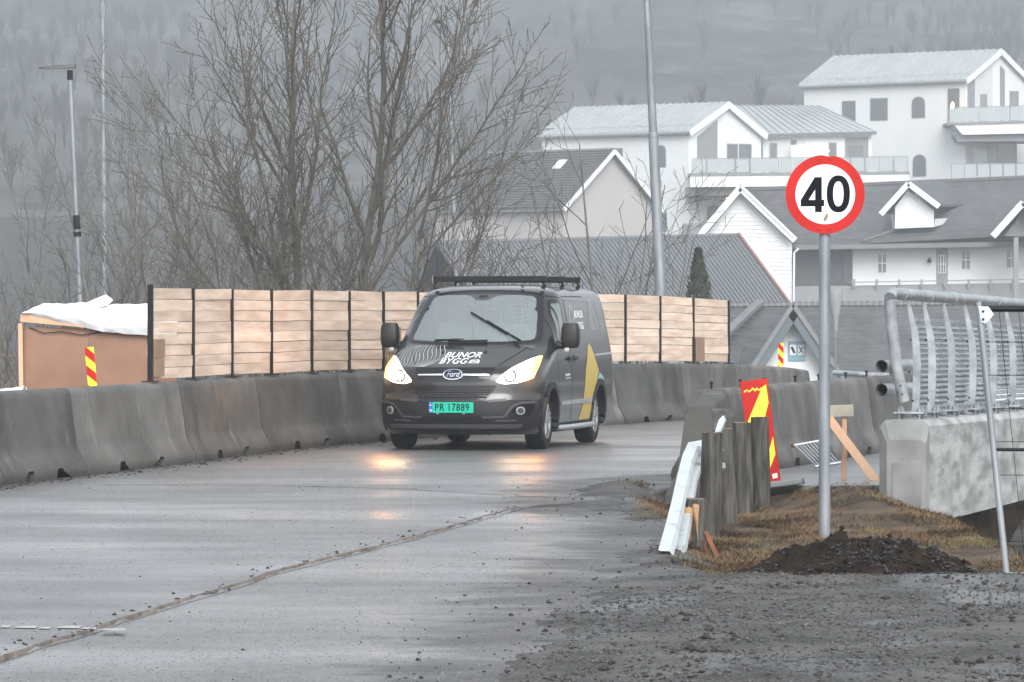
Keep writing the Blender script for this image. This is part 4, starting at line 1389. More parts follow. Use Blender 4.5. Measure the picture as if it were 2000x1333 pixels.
# wheel arches are cut out of the shell
cut = MB()
for a in WX:
    cut.tube((a, -1.2, WR), (a, 1.2, WR), 0.400, n=40)
    cut.box((a, 0, 0.15), (0.74, 2.4, 0.30))
co = cut.build('cutter', None)
def boolean(o, c):
    md = o.modifiers.new('cut', 'BOOLEAN'); md.operation = 'DIFFERENCE'; md.solver = 'FAST'; md.object = c
    dg = bpy.context.evaluated_depsgraph_get(); dg.update()
    return bpy.data.meshes.new_from_object(o.evaluated_get(dg))
# the shell is open at the windows: cut faces by position instead of a solid boolean
bm = bmesh.new(); bm.from_mesh(me)
bmesh.ops.delete(bm, geom=[f for f in bm.faces if abs(f.calc_center_median().y) > 0.55 and in_arch(f.calc_center_median().x, f.calc_center_median().z, 0.395) and f.calc_center_median().z < 0.80], context='FACES')
bm.to_mesh(me); bm.free(); shade(me, 35)
bpy.data.objects.remove(co)

# ---- patches that follow the body
def surf(mode, u, v, off):
    e = 0.004
    if mode == 'F':
        x = front_x(u, v)
        dy = (front_x(u + e, v) - front_x(u - e, v)) / (2 * e)
        dz = (front_x(u, v + e) - front_x(u, v - e)) / (2 * e)
        nn = Vector((-1, dy, dz)).normalized()
        return Vector((x, u, v)) + nn * off
    sg_ = 1 if mode == 'L' else -1
    y = side_y(u, v)
    dx = (side_y(u + e, v) - side_y(u - e, v)) / (2 * e)
    dz = (side_y(u, v + e) - side_y(u, v - e)) / (2 * e)
    nn = Vector((-dx, 1, -dz)).normalized()
    p = Vector((u, y, v)) + nn * off
    return Vector((p.x, p.y * sg_, p.z))
def patch(name, P, mode, off, m, parent=van, step=0.05, hole=None, depth=0.012, sm=True):
    """Polygon P in (u, v) laid on the body, off metres proud, with a rim that goes back depth metres."""
    Q = []
    for i in range(len(P)):
        a, c = Vector(P[i]), Vector(P[(i + 1) % len(P)])
        k = max(1, int((c - a).length / step))
        Q += [a.lerp(c, t / k) for t in range(k)]
    v2 = list(Q)
    e2 = [(i, (i + 1) % len(Q)) for i in range(len(Q))]
    loops = [list(range(len(Q)))]
    if hole:
        H = []
        for i in range(len(hole)):
            a, c = Vector(hole[i]), Vector(hole[(i + 1) % len(hole)])
            k = max(1, int((c - a).length / step))
            H += [a.lerp(c, t / k) for t in range(k)]
        s0 = len(v2)
        v2 += H
        e2 += [(s0 + i, s0 + (i + 1) % len(H)) for i in range(len(H))]
        loops.append(list(range(s0, s0 + len(H))))
    us, vs = [p[0] for p in P], [p[1] for p in P]
    y = min(vs) + step / 2
    while y < max(vs):
        x = min(us) + step / 2
        while x < max(us):
            if pip((x, y), P) and not (hole and pip((x, y), hole)): v2.append(Vector((x, y)))
            x += step
        y += step
    r = delaunay_2d_cdt(v2, e2, [], 2, 1e-6)
    vv, ff = r[0], r[2]
    V = [surf(mode, p[0], p[1], off) for p in vv]
    F = []
    for f in ff:
        c = sum((vv[i] for i in f), Vector((0, 0))) / len(f)
        if pip(c, P) and not (hole and pip(c, hole)): F.append(tuple(f))
    if depth:
        for lp in loops:
            L0 = [v2[i] for i in lp]
            s0 = len(V)
            for p in L0: V.append(surf(mode, p[0], p[1], off)); V.append(surf(mode, p[0], p[1], off - depth))
            k = len(L0)
            for i in range(k):
                a, c = s0 + 2 * i, s0 + 2 * ((i + 1) % k)
                F.append((a, c, c + 1, a + 1))
    mb = MB(); mb.add(V, F)
    me = bpy.data.meshes.new(name)
    me.from_pydata([tuple(p) for p in V], [], F)
    if sm: shade(me, 50)
    # orient outward
    bm = bmesh.new(); bm.from_mesh(me)
    for f in bm.faces:
        nr, c = f.normal, f.calc_center_median()
        o_ = Vector((-1, 0, 0.3)) if mode == 'F' else Vector((0, 1 if mode == 'L' else -1, 0.1))
        if nr.dot(o_) < -0.05: f.normal_flip()
    bm.to_mesh(me); bm.free()
    return link(name, me, m, parent)
def mir(P): return [(-u, v) for u, v in P][::-1]
def strip(name, pts, w, mode, off, m, parent=van, step=0.04):
    """Line of width w along pts on the body."""
    Q = []
    for a, c in zip(pts[:-1], pts[1:]):
        a, c = Vector(a), Vector(c)
        k = max(1, int((c - a).length / step))
        Q += [a.lerp(c, t / k) for t in range(k)]
    Q.append(Vector(pts[-1]))
    V, F = [], []
    for i, p in enumerate(Q):
        d = (Q[min(i + 1, len(Q) - 1)] - Q[max(i - 1, 0)]).normalized()
        nn = Vector((-d.y, d.x)) * (w / 2)
        V += [surf(mode, p.x + nn.x, p.y + nn.y, off), surf(mode, p.x - nn.x, p.y - nn.y, off)]
        if i: F.append((2 * i - 2, 2 * i - 1, 2 * i + 1, 2 * i))
    me = bpy.data.meshes.new(name)
    me.from_pydata([tuple(p) for p in V], [], F)
    return link(name, me, m, parent) if parent is not False else me
def letters(name, body_, size, mode, u0, v0, m, off=0.004, shear=0.0, bold=0.0, sx=1.0, spacing=1.0, parent=van):
    v, f = text_mesh(body_, size, shear, bold, spacing)
    V = []
    for x, y, z in v:
        u = u0 + (-x if mode == 'F' else x) * sx
        V.append(tuple(surf(mode, u, v0 + y, off)))
    me = bpy.data.meshes.new(name)
    me.from_pydata(V, [], f)
    return link(name, me, m, parent)

# windscreen with black border, door windows
patch('windscreen_surround', shrink(WS, 1.045), 'F', 0.004, M['van_gloss'], hole=shrink(WS, 0.955), depth=0.02)
patch('windscreen', shrink(WS, 0.965), 'F', 0.0, M['glass_wet'], depth=0)
for md in ('R', 'L'):
    patch('door_window_frame', shrink(DW, 1.07), md, 0.004, M['van_gloss'], hole=shrink(DW, 0.93), depth=0.02)
    patch('door_window', shrink(DW, 0.95), md, 0.0, M['glass_wet'], depth=0)
    strip('quarter_light_bar', [(1.74, 1.285), (1.80, 1.70)], 0.03, md, 0.006, M['van_gloss'])
    patch('rear_side_window', rounded([(2.30, 1.27), (4.36, 1.345), (4.20, 1.755), (2.30, 1.785)], 0.05), md, 0.005, M['van_window'])
    strip('window_edge', [(2.31, 1.775), (4.19, 1.752), (4.35, 1.36)], 0.012, md, 0.007, M['van_gloss'])
    # doors: seams, handles
    for P in ([(2.19, 0.34), (2.19, 0.95), (2.17, 1.80), (1.90, 1.83), (1.62, 1.66), (1.40, 1.27)], [(1.52, 0.36), (1.47, 0.75), (1.42, 1.0), (1.40, 1.27)], [(3.50, 0.34), (3.50, 0.60)], [(2.28, 0.32), (2.28, 0.9), (2.26, 1.82), (3.55, 1.82)]):
        strip('door_seam', P, 0.009, md, 0.0022, M['black'])
    for u in (2.09, 2.40):
        patch('door_handle', rounded([(u - 0.09, 1.045), (u + 0.09, 1.05), (u + 0.09, 1.085), (u - 0.09, 1.085)], 0.02), md, 0.035, M['van_plastic'], depth=0.03)
        patch('handle_recess', ell(u, 1.065, 0.06, 0.05, 16), md, 0.004, M['van_gloss'])
    patch('slide_rail', rounded([(3.75, 1.085), (4.80, 1.10), (4.80, 1.125), (3.75, 1.11)], 0.01), md, 0.008, M['satin_trim'])
    patch('side_moulding', rounded([(1.62, 0.515), (2.17, 0.515), (2.17, 0.565), (1.62, 0.555)], 0.012), md, 0.014, M['satin_trim'])
    patch('side_moulding', rounded([(2.21, 0.515), (3.46, 0.515), (3.46, 0.565), (2.21, 0.565)], 0.012), md, 0.014, M['satin_trim'])
    patch('sill', [(1.47, 0.20), (3.52, 0.20), (3.52, 0.30), (1.47, 0.30)], md, 0.010, M['van_plastic'])
    patch('rear_lamp', rounded([(4.83, 1.0), (4.95, 1.0), (4.90, 1.6), (4.80, 1.6)], 0.03), md, 0.006, M['red'])
    # flared wheel arches
    for a in WX:
        P = []
        r0, r1 = 0.392, 0.462
        t0, t1 = (rad(-12), rad(192))
        o_, i_ = [], []
        for k in range(29):
            t = t0 + (t1 - t0) * k / 28
            o_.append((a + r1 * math.cos(t), WR + r1 * math.sin(t)))
            i_.append((a + r0 * math.cos(t), WR + r0 * math.sin(t)))
        P = [p for p in o_ if p[1] > 0.2] + [p for p in i_[::-1] if p[1] > 0.2]
        patch('wheel_arch', P, md, 0.022, M['van_plastic'], depth=0.10)
    # mirrors
    sgn = 1 if md == 'L' else -1
    mc = Vector((1.52, sgn * 1.115, 1.315))
    V_, F_ = [], []
    rows = [(-0.115, 0.075, 0.055), (-0.09, 0.10, 0.08), (0.0, 0.112, 0.095), (0.13, 0.106, 0.088), (0.185, 0.085, 0.06)]
    mb = MB()
    nn_ = 20
    for (h, w_, d_) in rows:
        for k in range(nn_):
            t = 2 * math.pi * k / nn_
            c_, s_2 = math.cos(t), math.sin(t)
            V_.append(mc + Vector((d_ * math.copysign(abs(c_) ** 0.6, c_), w_ * math.copysign(abs(s_2) ** 0.55, s_2), h)))
    for i in range(len(rows) - 1):
        for k in range(nn_):
            F_.append((i * nn_ + k, i * nn_ + (k + 1) % nn_, (i + 1) * nn_ + (k + 1) % nn_, (i + 1) * nn_ + k))
    F_ += [tuple(range(nn_)), tuple(range((len(rows) - 1) * nn_, len(rows) * nn_))[::-1]]
    mb.add(V_, F_)
    mr = mb.build('door_mirror', M['van_plastic'], van, sm=True)
    mb = MB(); mb.path([mc + Vector((0.0, -sgn * 0.06, -0.095)), mc + Vector((0.0, -sgn * 0.13, -0.085)), mc + Vector((0.03, -sgn * 0.23, -0.05))], [0.035, 0.045, 0.055], 10); mb.build('mirror_arm', M['van_plastic'], mr, sm=True)
    mb = MB(); mb.box(mc + Vector((-0.05, -sgn * 0.035, -0.135)), (0.06, 0.06, 0.05)); mb.build('mirror_lamp', M['satin_trim'], mr, bevel=0.012)
# cabin
mb = MB(); mb.prism([(0.96, -0.78, 1.235), (1.75, -0.88, 1.20), (1.75, 0.88, 1.20), (0.96, 0.78, 1.235)], (0, 0, -0.12)); mb.build('dashboard', M['cabin'], van)
mb = MB(); mb.box((2.62, 0, 1.30), (0.03, 1.62, 1.05)); bk = mb.build('bulkhead', M['cabin_pale'], van)
mb = MB(); mb.box((2.60, -0.36, 1.60), (0.012, 0.30, 0.30)); bw = mb.build('bulkhead_window', M['mesh_white'], bk, bevel=0.004)
mb = MB()
for k in range(1, 6):
    mb.box((2.59, -0.36 - 0.15 + 0.05 * k, 1.60), (0.006, 0.010, 0.30)); mb.box((2.588, -0.36, 1.45 + 0.05 * k), (0.006, 0.30, 0.010))
mb.build('window_mesh', M['cabin'], bk)
for yv in (-0.50, 0.02, 0.48):
    mb = MB(); mb.box((2.30, yv, 1.20), (0.16, 0.44, 0.60)); st = mb.build('seat_back', M['cabin'], van, bevel=0.04)
    mb = MB(); mb.box((2.32, yv, 1.60), (0.09, 0.26, 0.17)); mb.build('headrest', M['cabin'], st, bevel=0.035)
mb = MB()
for k in range(24):
    a0, a1 = 2 * math.pi * k / 24, 2 * math.pi * (k + 1) / 24
    c0 = Vector((1.62 + 0.09 * math.sin(a0), -0.42 + 0.185 * math.cos(a0), 1.29 + 0.165 * math.sin(a0)))
    c1 = Vector((1.62 + 0.09 * math.sin(a1), -0.42 + 0.185 * math.cos(a1), 1.29 + 0.165 * math.sin(a1)))
    mb.tube(c0, c1, 0.016, n=6, caps=False)
mb.tube((1.66, -0.42, 1.27), (1.60, -0.42, 1.29), 0.06, n=10)
mb.build('steering_wheel', M['cabin'], van, sm=True)
mb = MB(); mb.box((1.80, 0.0, 1.755), (0.05, 0.25, 0.075)); mb.box((1.755, 0.0, 1.81), (0.12, 0.10, 0.06)); mb.build('rear_view_mirror', M['van_plastic'], van, bevel=0.015)
patch('sun_band', rounded([(-0.24, 1.86), (0.24, 1.86), (0.13, 1.81), (0.07, 1.775), (-0.07, 1.775), (-0.13, 1.81)], 0.03), 'F', 0.003, M['van_window'], depth=0)

# ---- face: grilles, badge, lamps, plate, bumper
HL = rounded([(-0.495, 0.815), (-0.60, 0.785), (-0.76, 0.80), (-0.895, 0.855), (-0.925, 0.98), (-0.905, 1.12), (-0.79, 1.065), (-0.66, 0.97), (-0.55, 0.875)], 0.035)
M['head_lens'] = mat('lit_headlamp', (0.9, 0.85, 0.8), 0.15, emit=((1.0, 0.84, 0.64), 2.6))
M['head_inner'] = mat('lamp_inner_reflector', (0.55, 0.53, 0.5), 0.25, emit=((1.0, 0.72, 0.48), 0.22))
M['head_amber'] = mat('amber_bloom', (0.9, 0.4, 0.1), 0.2, emit=((1.0, 0.42, 0.10), 1.5))  # glowing amber that imitates the headlamp's orange bloom
M['head_core'] = mat('lit_projector', (1, 0.9, 0.8), 0.1, emit=((1.0, 0.85, 0.62), 14.0))
for P, sg2 in ((HL, -1), (mir(HL), 1)):
    hl = patch('headlight', P, 'F', 0.006, M['head_lens'], depth=0.03)
    Pa = [(sg2 * a, c) for a, c in rounded([(0.74, 0.798), (0.895, 0.855), (0.924, 0.98), (0.905, 1.115), (0.85, 1.085), (0.875, 0.97), (0.84, 0.875)], 0.02)]
    if sg2 > 0: Pa = Pa[::-1]
    patch('indicator_bloom', Pa, 'F', 0.010, M['head_amber'], hl)  # amber lens corner lit to imitate bloom
    cu = sg2 * 0.66
    Pi = [(sg2 * a_, c_) for a_, c_ in rounded([(0.515, 0.822), (0.60, 0.797), (0.70, 0.803), (0.735, 0.87), (0.70, 0.975), (0.645, 0.94), (0.565, 0.872)], 0.02)]
    patch('inner_reflector', Pi if sg2 < 0 else Pi[::-1], 'F', 0.0085, M['head_inner'], hl, depth=0, step=0.03)
    patch('lamp_ring', ell(cu, 0.875, 0.062, 0.062, 28), 'F', 0.014, M['alloy_dark'], hl, hole=ell(cu, 0.875, 0.047, 0.047, 28), step=0.02)
    patch('projector', ell(cu, 0.875, 0.045, 0.045, 24), 'F', 0.014, M['head_core'], hl, step=0.02)
    # the lamp's own beam, and an added point light imitating its halo
    ld = bpy.data.lights.new('headlight_beam', 'SPOT')
    ld.energy = 2.5; ld.color = (1.0, 0.55, 0.25); ld.spot_size = rad(15); ld.spot_blend = 0.7; ld.shadow_soft_size = 0.07
    lo = bpy.data.objects.new('headlight_beam', ld); COL.objects.link(lo); lo.parent = hl
    q = surf('F', cu, 0.875, 0.09)
    lo.location = q
    gd = bpy.data.lights.new('headlight_halo_fill', 'POINT')
    gd.energy = 5.5; gd.color = (1.0, 0.42, 0.13); gd.shadow_soft_size = 0.05
    go_ = bpy.data.objects.new('headlight_halo_fill', gd); COL.objects.link(go_); go_.parent = hl
    go_.location = surf('F', sg2 * 0.86, 0.88, 0.075)
    lo.rotation_euler = Vector((0.9775, 0.211, 0.20)).to_track_quat('Z', 'Y').to_euler()
patch('upper_grille', rounded([(-0.49, 0.965), (0.49, 0.965), (0.44, 0.835), (0.30, 0.815), (-0.30, 0.815), (-0.44, 0.835)], 0.02), 'F', 0.004, M['van_gloss'])
for sg2 in (-1, 1):
    P = [(sg2 * a, c) for a, c in rounded([(0.125, 0.884), (0.425, 0.882), (0.425, 0.898), (0.125, 0.902)], 0.006)]
    patch('chrome_bar', P if sg2 > 0 else P[::-1], 'F', 0.016, M['chrome'])
bd = patch('badge', ell(0, 0.892, 0.118, 0.056, 40), 'F', 0.020, M['chrome'], depth=0.025, step=0.03)
patch('badge_face', ell(0, 0.892, 0.106, 0.047, 40), 'F', 0.0225, mat('badge_blue', (0.006, 0.010, 0.035), 0.2), bd, depth=0, step=0.03)
letters('badge_script', 'Ford', 0.085, 'F', 0.0, 0.893, M['chrome'], 0.0245, shear=0.35, sx=0.95, parent=bd)
lg = patch('lower_grille', rounded([(-0.53, 0.775), (0.53, 0.775), (0.40, 0.60), (-0.40, 0.60)], 0.04), 'F', 0.003, M['van_gloss'])
for k in range(5):
    z = 0.632 + 0.030 * k
    w_ = 0.385 + (z - 0.60) * 0.70
    patch('grille_slat', [(-w_, z - 0.007), (w_, z - 0.007), (w_, z + 0.007), (-w_, z + 0.007)], 'F', 0.016, M['van_plastic'], lg)
# bumper mask, contour lines and lower lip
patch('bumper', rounded([(-0.94, 0.60), (-0.62, 0.60), (-0.40, 0.59), (0.40, 0.59), (0.62, 0.60), (0.94, 0.60), (0.95, 0.28), (0.60, 0.24), (-0.60, 0.24), (-0.95, 0.28)], 0.03), 'F', 0.010, M['van_plastic'], step=0.06)
M['bumper_edge'] = mat('pale_bumper_edge', (0.055, 0.055, 0.06), 0.35)  # paler grey; on the crease strips it paints a highlight
for sg2 in (-1, 1):
    P = [(0.42, 0.60), (0.62, 0.615), (0.64, 0.59), (0.42, 0.57)]
    P = [(sg2 * a, c) for a, c in P]
    patch('bumper_crease_highlight', P if sg2 < 0 else P[::-1], 'F', 0.022, M['bumper_edge'])  # pale strip painting the highlight along the crease
    strip('fog_surround', [(sg2 * a, c) for a, c in ((0.36, 0.40), (0.60, 0.405), (0.70, 0.53), (0.78, 0.565), (0.93, 0.575))], 0.022, 'F', 0.020, M['bumper_edge'])
    P = [(sg2 * a, c) for a, c in rounded([(0.64, 0.395), (0.86, 0.41), (0.92, 0.555), (0.76, 0.55), (0.70, 0.50)], 0.03)]
    fs = patch('fog_recess', P if sg2 > 0 else P[::-1], 'F', 0.014, M['van_gloss'])
    patch('fog_lamp', ell(sg2 * 0.775, 0.475, 0.043, 0.045, 20), 'F', 0.024, M['satin_trim'], fs, step=0.02)
    patch('fog_lens', ell(sg2 * 0.775, 0.475, 0.031, 0.033, 20), 'F', 0.027, M['van_window'], fs, step=0.02)
    patch('bumper_lip_strip', [(sg2 * a, c) for a, c in ([(0.50, 0.35), (0.73, 0.355), (0.73, 0.37), (0.52, 0.365)])], 'F', 0.02, M['bumper_edge'])  # short paler strip above the lower lip
patch('lower_lip', rounded([(-0.80, 0.315), (0.80, 0.315), (0.76, 0.278), (-0.76, 0.278)], 0.012), 'F', 0.024, M['bumper_edge'], depth=0.03)
patch('lower_intake', rounded([(-0.45, 0.41), (0.45, 0.41), (0.42, 0.335), (-0.42, 0.335)], 0.02), 'F', 0.013, M['black'])
mb = MB(); mb.box((-0.028, 0, 0.512), (0.012, 0.535, 0.125)); npl = mb.build('number_plate', M['plate_green'], van, bevel=0.004)
mb = MB(); mb.box((-0.0355, 0.246, 0.512), (0.002, 0.040, 0.118)); mb.build('country_band', M['plate_blue'], npl)
def flat_text(s, size, x, y, z, m, parent, bold=0.0, sx=1.0, spacing=1.0, shear=0.0):
    v, f = text_mesh(s, size, shear, bold, spacing)
    me = bpy.data.meshes.new('lettering')
    me.from_pydata([(x, y - a * sx, z + c) for a, c, _ in v], [], f)
    return link('lettering', me, m, parent)
flat_text('PR', 0.118, -0.0362, 0.140, 0.512, M['sign_black'], npl, bold=0.0012, sx=0.86, spacing=1.08)
flat_text('17889', 0.118, -0.0362, -0.085, 0.512, M['sign_black'], npl, bold=0.0012, sx=0.86, spacing=1.08)
flat_text('N', 0.034, -0.0372, 0.246, 0.478, M['decal_white'], npl, bold=0.001)
mb = MB(); mb.box((-0.0368, 0.246, 0.540), (0.001, 0.028, 0.022)); mb.build('flag', M['red'], npl)
mb = MB(); mb.box((-0.0376, 0.246, 0.540), (0.001, 0.028, 0.005)); mb.box((-0.0376, 0.25, 0.540), (0.001, 0.006, 0.022)); mb.build('flag_cross', M['decal_white'], npl)
for yq in (0.165, -0.15):
    mb = MB(); mb.box((-0.03, yq, 0.441), (0.01, 0.03, 0.010)); mb.build('plate_clip', M['satin_trim'], npl)

# ---- bonnet print
letters('lettering', 'BUNOR', 0.088, 'F', -0.015, 1.118, M['decal_white'], 0.004, shear=0.12, bold=0.0012, sx=1.42, spacing=1.03)
letters('lettering', 'BYGG', 0.088, 'F', 0.06, 1.048, M['decal_white'], 0.004, shear=0.12, bold=0.0012, sx=1.42, spacing=1.03)
patch('log_emblem', ell(-0.195, 1.048, 0.058, 0.024, 24) , 'F', 0.004, M['decal_white'], depth=0, step=0.02)
patch('log_emblem', rounded([(-0.125, 1.026), (-0.262, 1.026), (-0.255, 1.038), (-0.13, 1.038)], 0.004), 'F', 0.004, M['decal_white'], depth=0, step=0.02)
for rr in (0.42, 0.68):
    e_ = ell(-0.195, 1.048, 0.058 * rr, 0.024 * rr, 24)
    strip('log_ring', e_ + e_[:1], 0.005, 'F', 0.006, M['van_paint'])
V, F = [], []
for k in range(15):                               # wood-grain contour lines on the bonnet's picture-left side
    base = 0.40 + 0.034 * k
    pts = []
    for j in range(16):
        z = 0.985 + 0.0165 * j
        u = base + 0.10 * math.sin(z * 16 + k * 0.18) * (1 - k / 30) - (z - 0.98) * (0.75 - k * 0.02) + 0.012 * nz(k * 0.7, z * 20)
        if u < vw(z) * 0.93 and not pip((-u, z), HL): pts.append((u, z))
    if len(pts) > 2:
        me = strip('x', pts, 0.0065, 'F', 0.0035, None, False)
        s0 = len(V); V += [tuple(v.co) for v in me.vertices]; F += [tuple(i + s0 for i in p.vertices) for p in me.polygons]
        bpy.data.meshes.remove(me)
me = bpy.data.meshes.new('bonnet_grain_print'); me.from_pydata(V, [], F); link('bonnet_grain_print', me, M['decal_line'], van)
strip('bonnet_seam', [(-0.47, 0.975), (-0.30, 0.972), (0.30, 0.972), (0.47, 0.975)], 0.010, 'F', 0.003, M['black'])
for sg2 in (-1, 1):
    strip('bonnet_crease', [(sg2 * 0.50, 1.0), (sg2 * 0.62, 1.12), (sg2 * 0.74, 1.235)], 0.008, 'F', 0.003, M['black'])
    patch('washer_jet', ell(sg2 * 0.26, 1.155, 0.014, 0.009, 10), 'F', 0.012, M['black'], step=0.02)
# ---- side print on the picture-right flank (and its mirror)
for md in ('R', 'L'):
    patch('yellow_print', [(3.42, 1.25), (3.56, 1.19), (3.74, 1.02), (3.90, 0.90), (3.74, 0.74), (3.52, 0.58), (3.46, 0.31), (2.74, 0.31), (2.92, 0.48), (3.02, 0.72), (3.06, 0.92), (3.22, 1.08), (3.32, 1.20)], md, 0.0035, M['decal_yellow'], depth=0)
    P = [(3.93, 0.88), (4.10, 0.84), (4.22, 0.80)] + [(3.96 + 0.468 * math.cos(t), WR + 0.468 * math.sin(t)) for t in np.linspace(rad(60), rad(184), 16)] + [(3.485, 0.31), (3.54, 0.585), (3.76, 0.745)]
    patch('teal_print', P, md, 0.0045, M['decal_teal'], depth=0)
    letters('lettering', 'BUNOR', 0.12, md, 3.05, 1.60, M['decal_white'], 0.009, bold=0.004, sx=1.25)
    letters('lettering', 'BYGG', 0.12, md, 3.05, 1.46, M['decal_white'], 0.009, bold=0.004, sx=1.25)
    for P in ([(2.48, 1.37), (2.48, 1.60), (2.62, 1.72), (2.78, 1.56), (2.78, 1.37)], [(2.42, 1.37), (2.86, 1.37)], [(2.62, 1.37), (2.62, 1.52), (2.86, 1.62)], [(2.70, 1.37), (2.70, 1.50)]):
        strip('house_outline', P, 0.010, md, 0.009, M['decal_white'])
    V, F = [], []
    for k in range(13):
        w_ = 0.06 + 0.32 * (1 - abs(k - 3) / 11)
        zc = 1.36 + 0.03 * k
        pts = [(3.88 + w_ * t, zc + (0.05 + 0.05 * w_) * (1 - t * t) + 0.006 * nz(k * 1.3, t * 3)) for t in np.linspace(-0.85, 0.85, 14)]
        pts = [p for p in pts if p[0] < 4.24]
        me = strip('x', pts, 0.008, md, 0.009, None, False)
        s0 = len(V); V += [tuple(v.co) for v in me.vertices]; F += [tuple(i + s0 for i in p.vertices) for p in me.polygons]
        bpy.data.meshes.remove(me)
    me = bpy.data.meshes.new('window_grain_print'); me.from_pydata(V, [], F); link('window_grain_print', me, M['decal_line'], van)
    for z_, u0, u1 in ((0.875, 1.80, 2.06), (0.835, 1.80, 2.12)):
        u = u0
        while u < u1:
            patch('small_print', [(u, z_ - 0.013), (u + 0.03, z_ - 0.013), (u + 0.03, z_ + 0.013), (u, z_ + 0.013)], md, 0.004, M['decal_white'] if z_ > 0.85 else M['decal_line'], depth=0)
            u += 0.042
    mb = MB()
    sgn = 1 if md == 'L' else -1
    mb.path([(1.62, sgn * 0.93, 0.24), (1.75, sgn * 1.03, 0.245), (3.32, sgn * 1.03, 0.245), (3.45, sgn * 0.93, 0.24)], 0.033, 10)
    mb.build('side_step', M['satin_trim'], van, sm=True)
# ---- wipers
def wiper(u0, v0, u1, v1, uk):
    t = [(u0, v0), (u0 + (u1 - u0) * uk, v0 + (v1 - v0) * uk)]
    a, c = surf('F', u0, v0, 0.035), surf('F', *t[1], 0.05)
    mb = MB(); mb.path([a, a.lerp(c, 0.5) + Vector((-0.012, 0, 0.0)), c], [0.016, 0.011, 0.008], 7); wa = mb.build('wiper_arm', M['black'], van, sm=True)
    b0, b1 = Vector((u0 + (u1 - u0) * 0.25, v0 + (v1 - v0) * 0.25)), Vector((u1, v1))
    pts = [surf('F', *(b0.lerp(b1, k / 8)), 0.022) for k in range(9)]
    mb = MB(); mb.path(pts, 0.012, 6); mb.build('wiper_blade', M['black'], wa, sm=True)
wiper(-0.60, 1.262, 0.085, 1.61, 0.66)
wiper(0.42, 1.262, -0.22, 1.275, 0.55)
# ---- roof bars and aerial
for k, xb in enumerate((2.05, 3.15, 4.15)):
    rb = MB()
    rb.prism([(xb - 0.028, -0.70, 2.000), (xb - 0.028, -0.70, 2.070), (xb - 0.028, 0.70, 2.070), (xb - 0.028, 0.70, 2.000)], (0.056, 0, 0))
    o = rb.build('roof_bar', M['black'], van, bevel=0.008)
    for sgn in (-1, 1):
        mb = MB(); mb.path([(xb, sgn * 0.665, 2.01), (xb, sgn * 0.685, 1.96), (xb, sgn * 0.66, vxf(1.9) * 0 + 1.915)], [0.030, 0.022, 0.030], 8); mb.build('bar_foot', M['black'], o, sm=True)
        mb = MB(); mb.box((xb, sgn * 0.702, 2.035), (0.062, 0.006, 0.076)); mb.build('end_cap', M['satin_trim'] if sgn > 0 else M['black'], o)
mb = MB(); mb.tube((2.02, -0.42, 1.93), (2.02, -0.42, 1.965), 0.022, 0.008, n=8); ae = mb.build('aerial', M['black'], van, sm=True)
mb = MB(); mb.tube((2.02, -0.42, 1.965), (2.16, -0.45, 2.13), 0.004, 0.003, n=5); mb.build('aerial_rod', M['black'], ae)

# ---- wheels and underside
def tyre_wheel(xa, sgn):
    yo = sgn * 0.93
    w = thing('wheel', None, None, (xa, yo, WR))
    del_ = [k for k in ('label', 'category') if k in w]
    w.parent = van
    tp = [(0.215, -0.10), (0.285, -0.112), (0.318, -0.108), (0.334, -0.088), (0.338, -0.05), (0.338, 0.05), (0.334, 0.088), (0.318, 0.108), (0.285, 0.112), (0.215, 0.10), (0.215, -0.10)]
    mb = MB(); mb.lathe(tp, 40, 'Y', (0, -sgn * 0.11, 0)); mb.build('tyre', M['rubber'], w, sm=True)
    mb = MB()
    for g in (-0.06, -0.02, 0.02, 0.06):
        mb.lathe([(0.3385, g - 0.014), (0.3395, g - 0.012), (0.3395, g + 0.012), (0.3385, g + 0.014)], 40, 'Y', (0, -sgn * 0.11, 0))
    mb.build('tread', M['rubber'], w)
    mb = MB(); mb.lathe([(0.218, 0.0), (0.218, 0.02), (0.205, 0.012), (0.198, -0.05), (0.19, -0.09), (0.001, -0.095)] if sgn > 0 else [(0.218, 0.0), (0.218, -0.02), (0.205, -0.012), (0.198, 0.05), (0.19, 0.09), (0.001, 0.095)], 40, 'Y', (0, -sgn * 0.012, 0)); mb.build('rim', M['alloy_dark'], w, sm=True)
    mb = MB(); mb.lathe([(0.222, -sgn * 0.02), (0.222, 0.0), (0.212, sgn * 0.004), (0.200, -sgn * 0.006), (0.198, -sgn * 0.03)], 40, 'Y'); mb.build('rim_lip', M['alloy'], w, sm=True)
    for k in range(5):
        for dlt in (-0.16, 0.16):
            a = 2 * math.pi * k / 5 + 0.3
            c0 = Vector((0.045 * math.cos(a + dlt * 2), -sgn * 0.018, 0.045 * math.sin(a + dlt * 2)))
            c1 = Vector((0.205 * math.cos(a + dlt), -sgn * 0.008, 0.205 * math.sin(a + dlt)))
            mb = MB(); mb.beam(c0, c1, 0.022, 0.026, up=(0, 1, 0)); mb.build('spoke', M['alloy'], w, bevel=0.004)
    mb = MB(); mb.lathe([(0.055, -sgn * 0.03), (0.052, -sgn * 0.006), (0.03, 0.0), (0.001, 0.002 * sgn)], 16, 'Y'); mb.build('hub_cap', M['alloy'], w, sm=True)
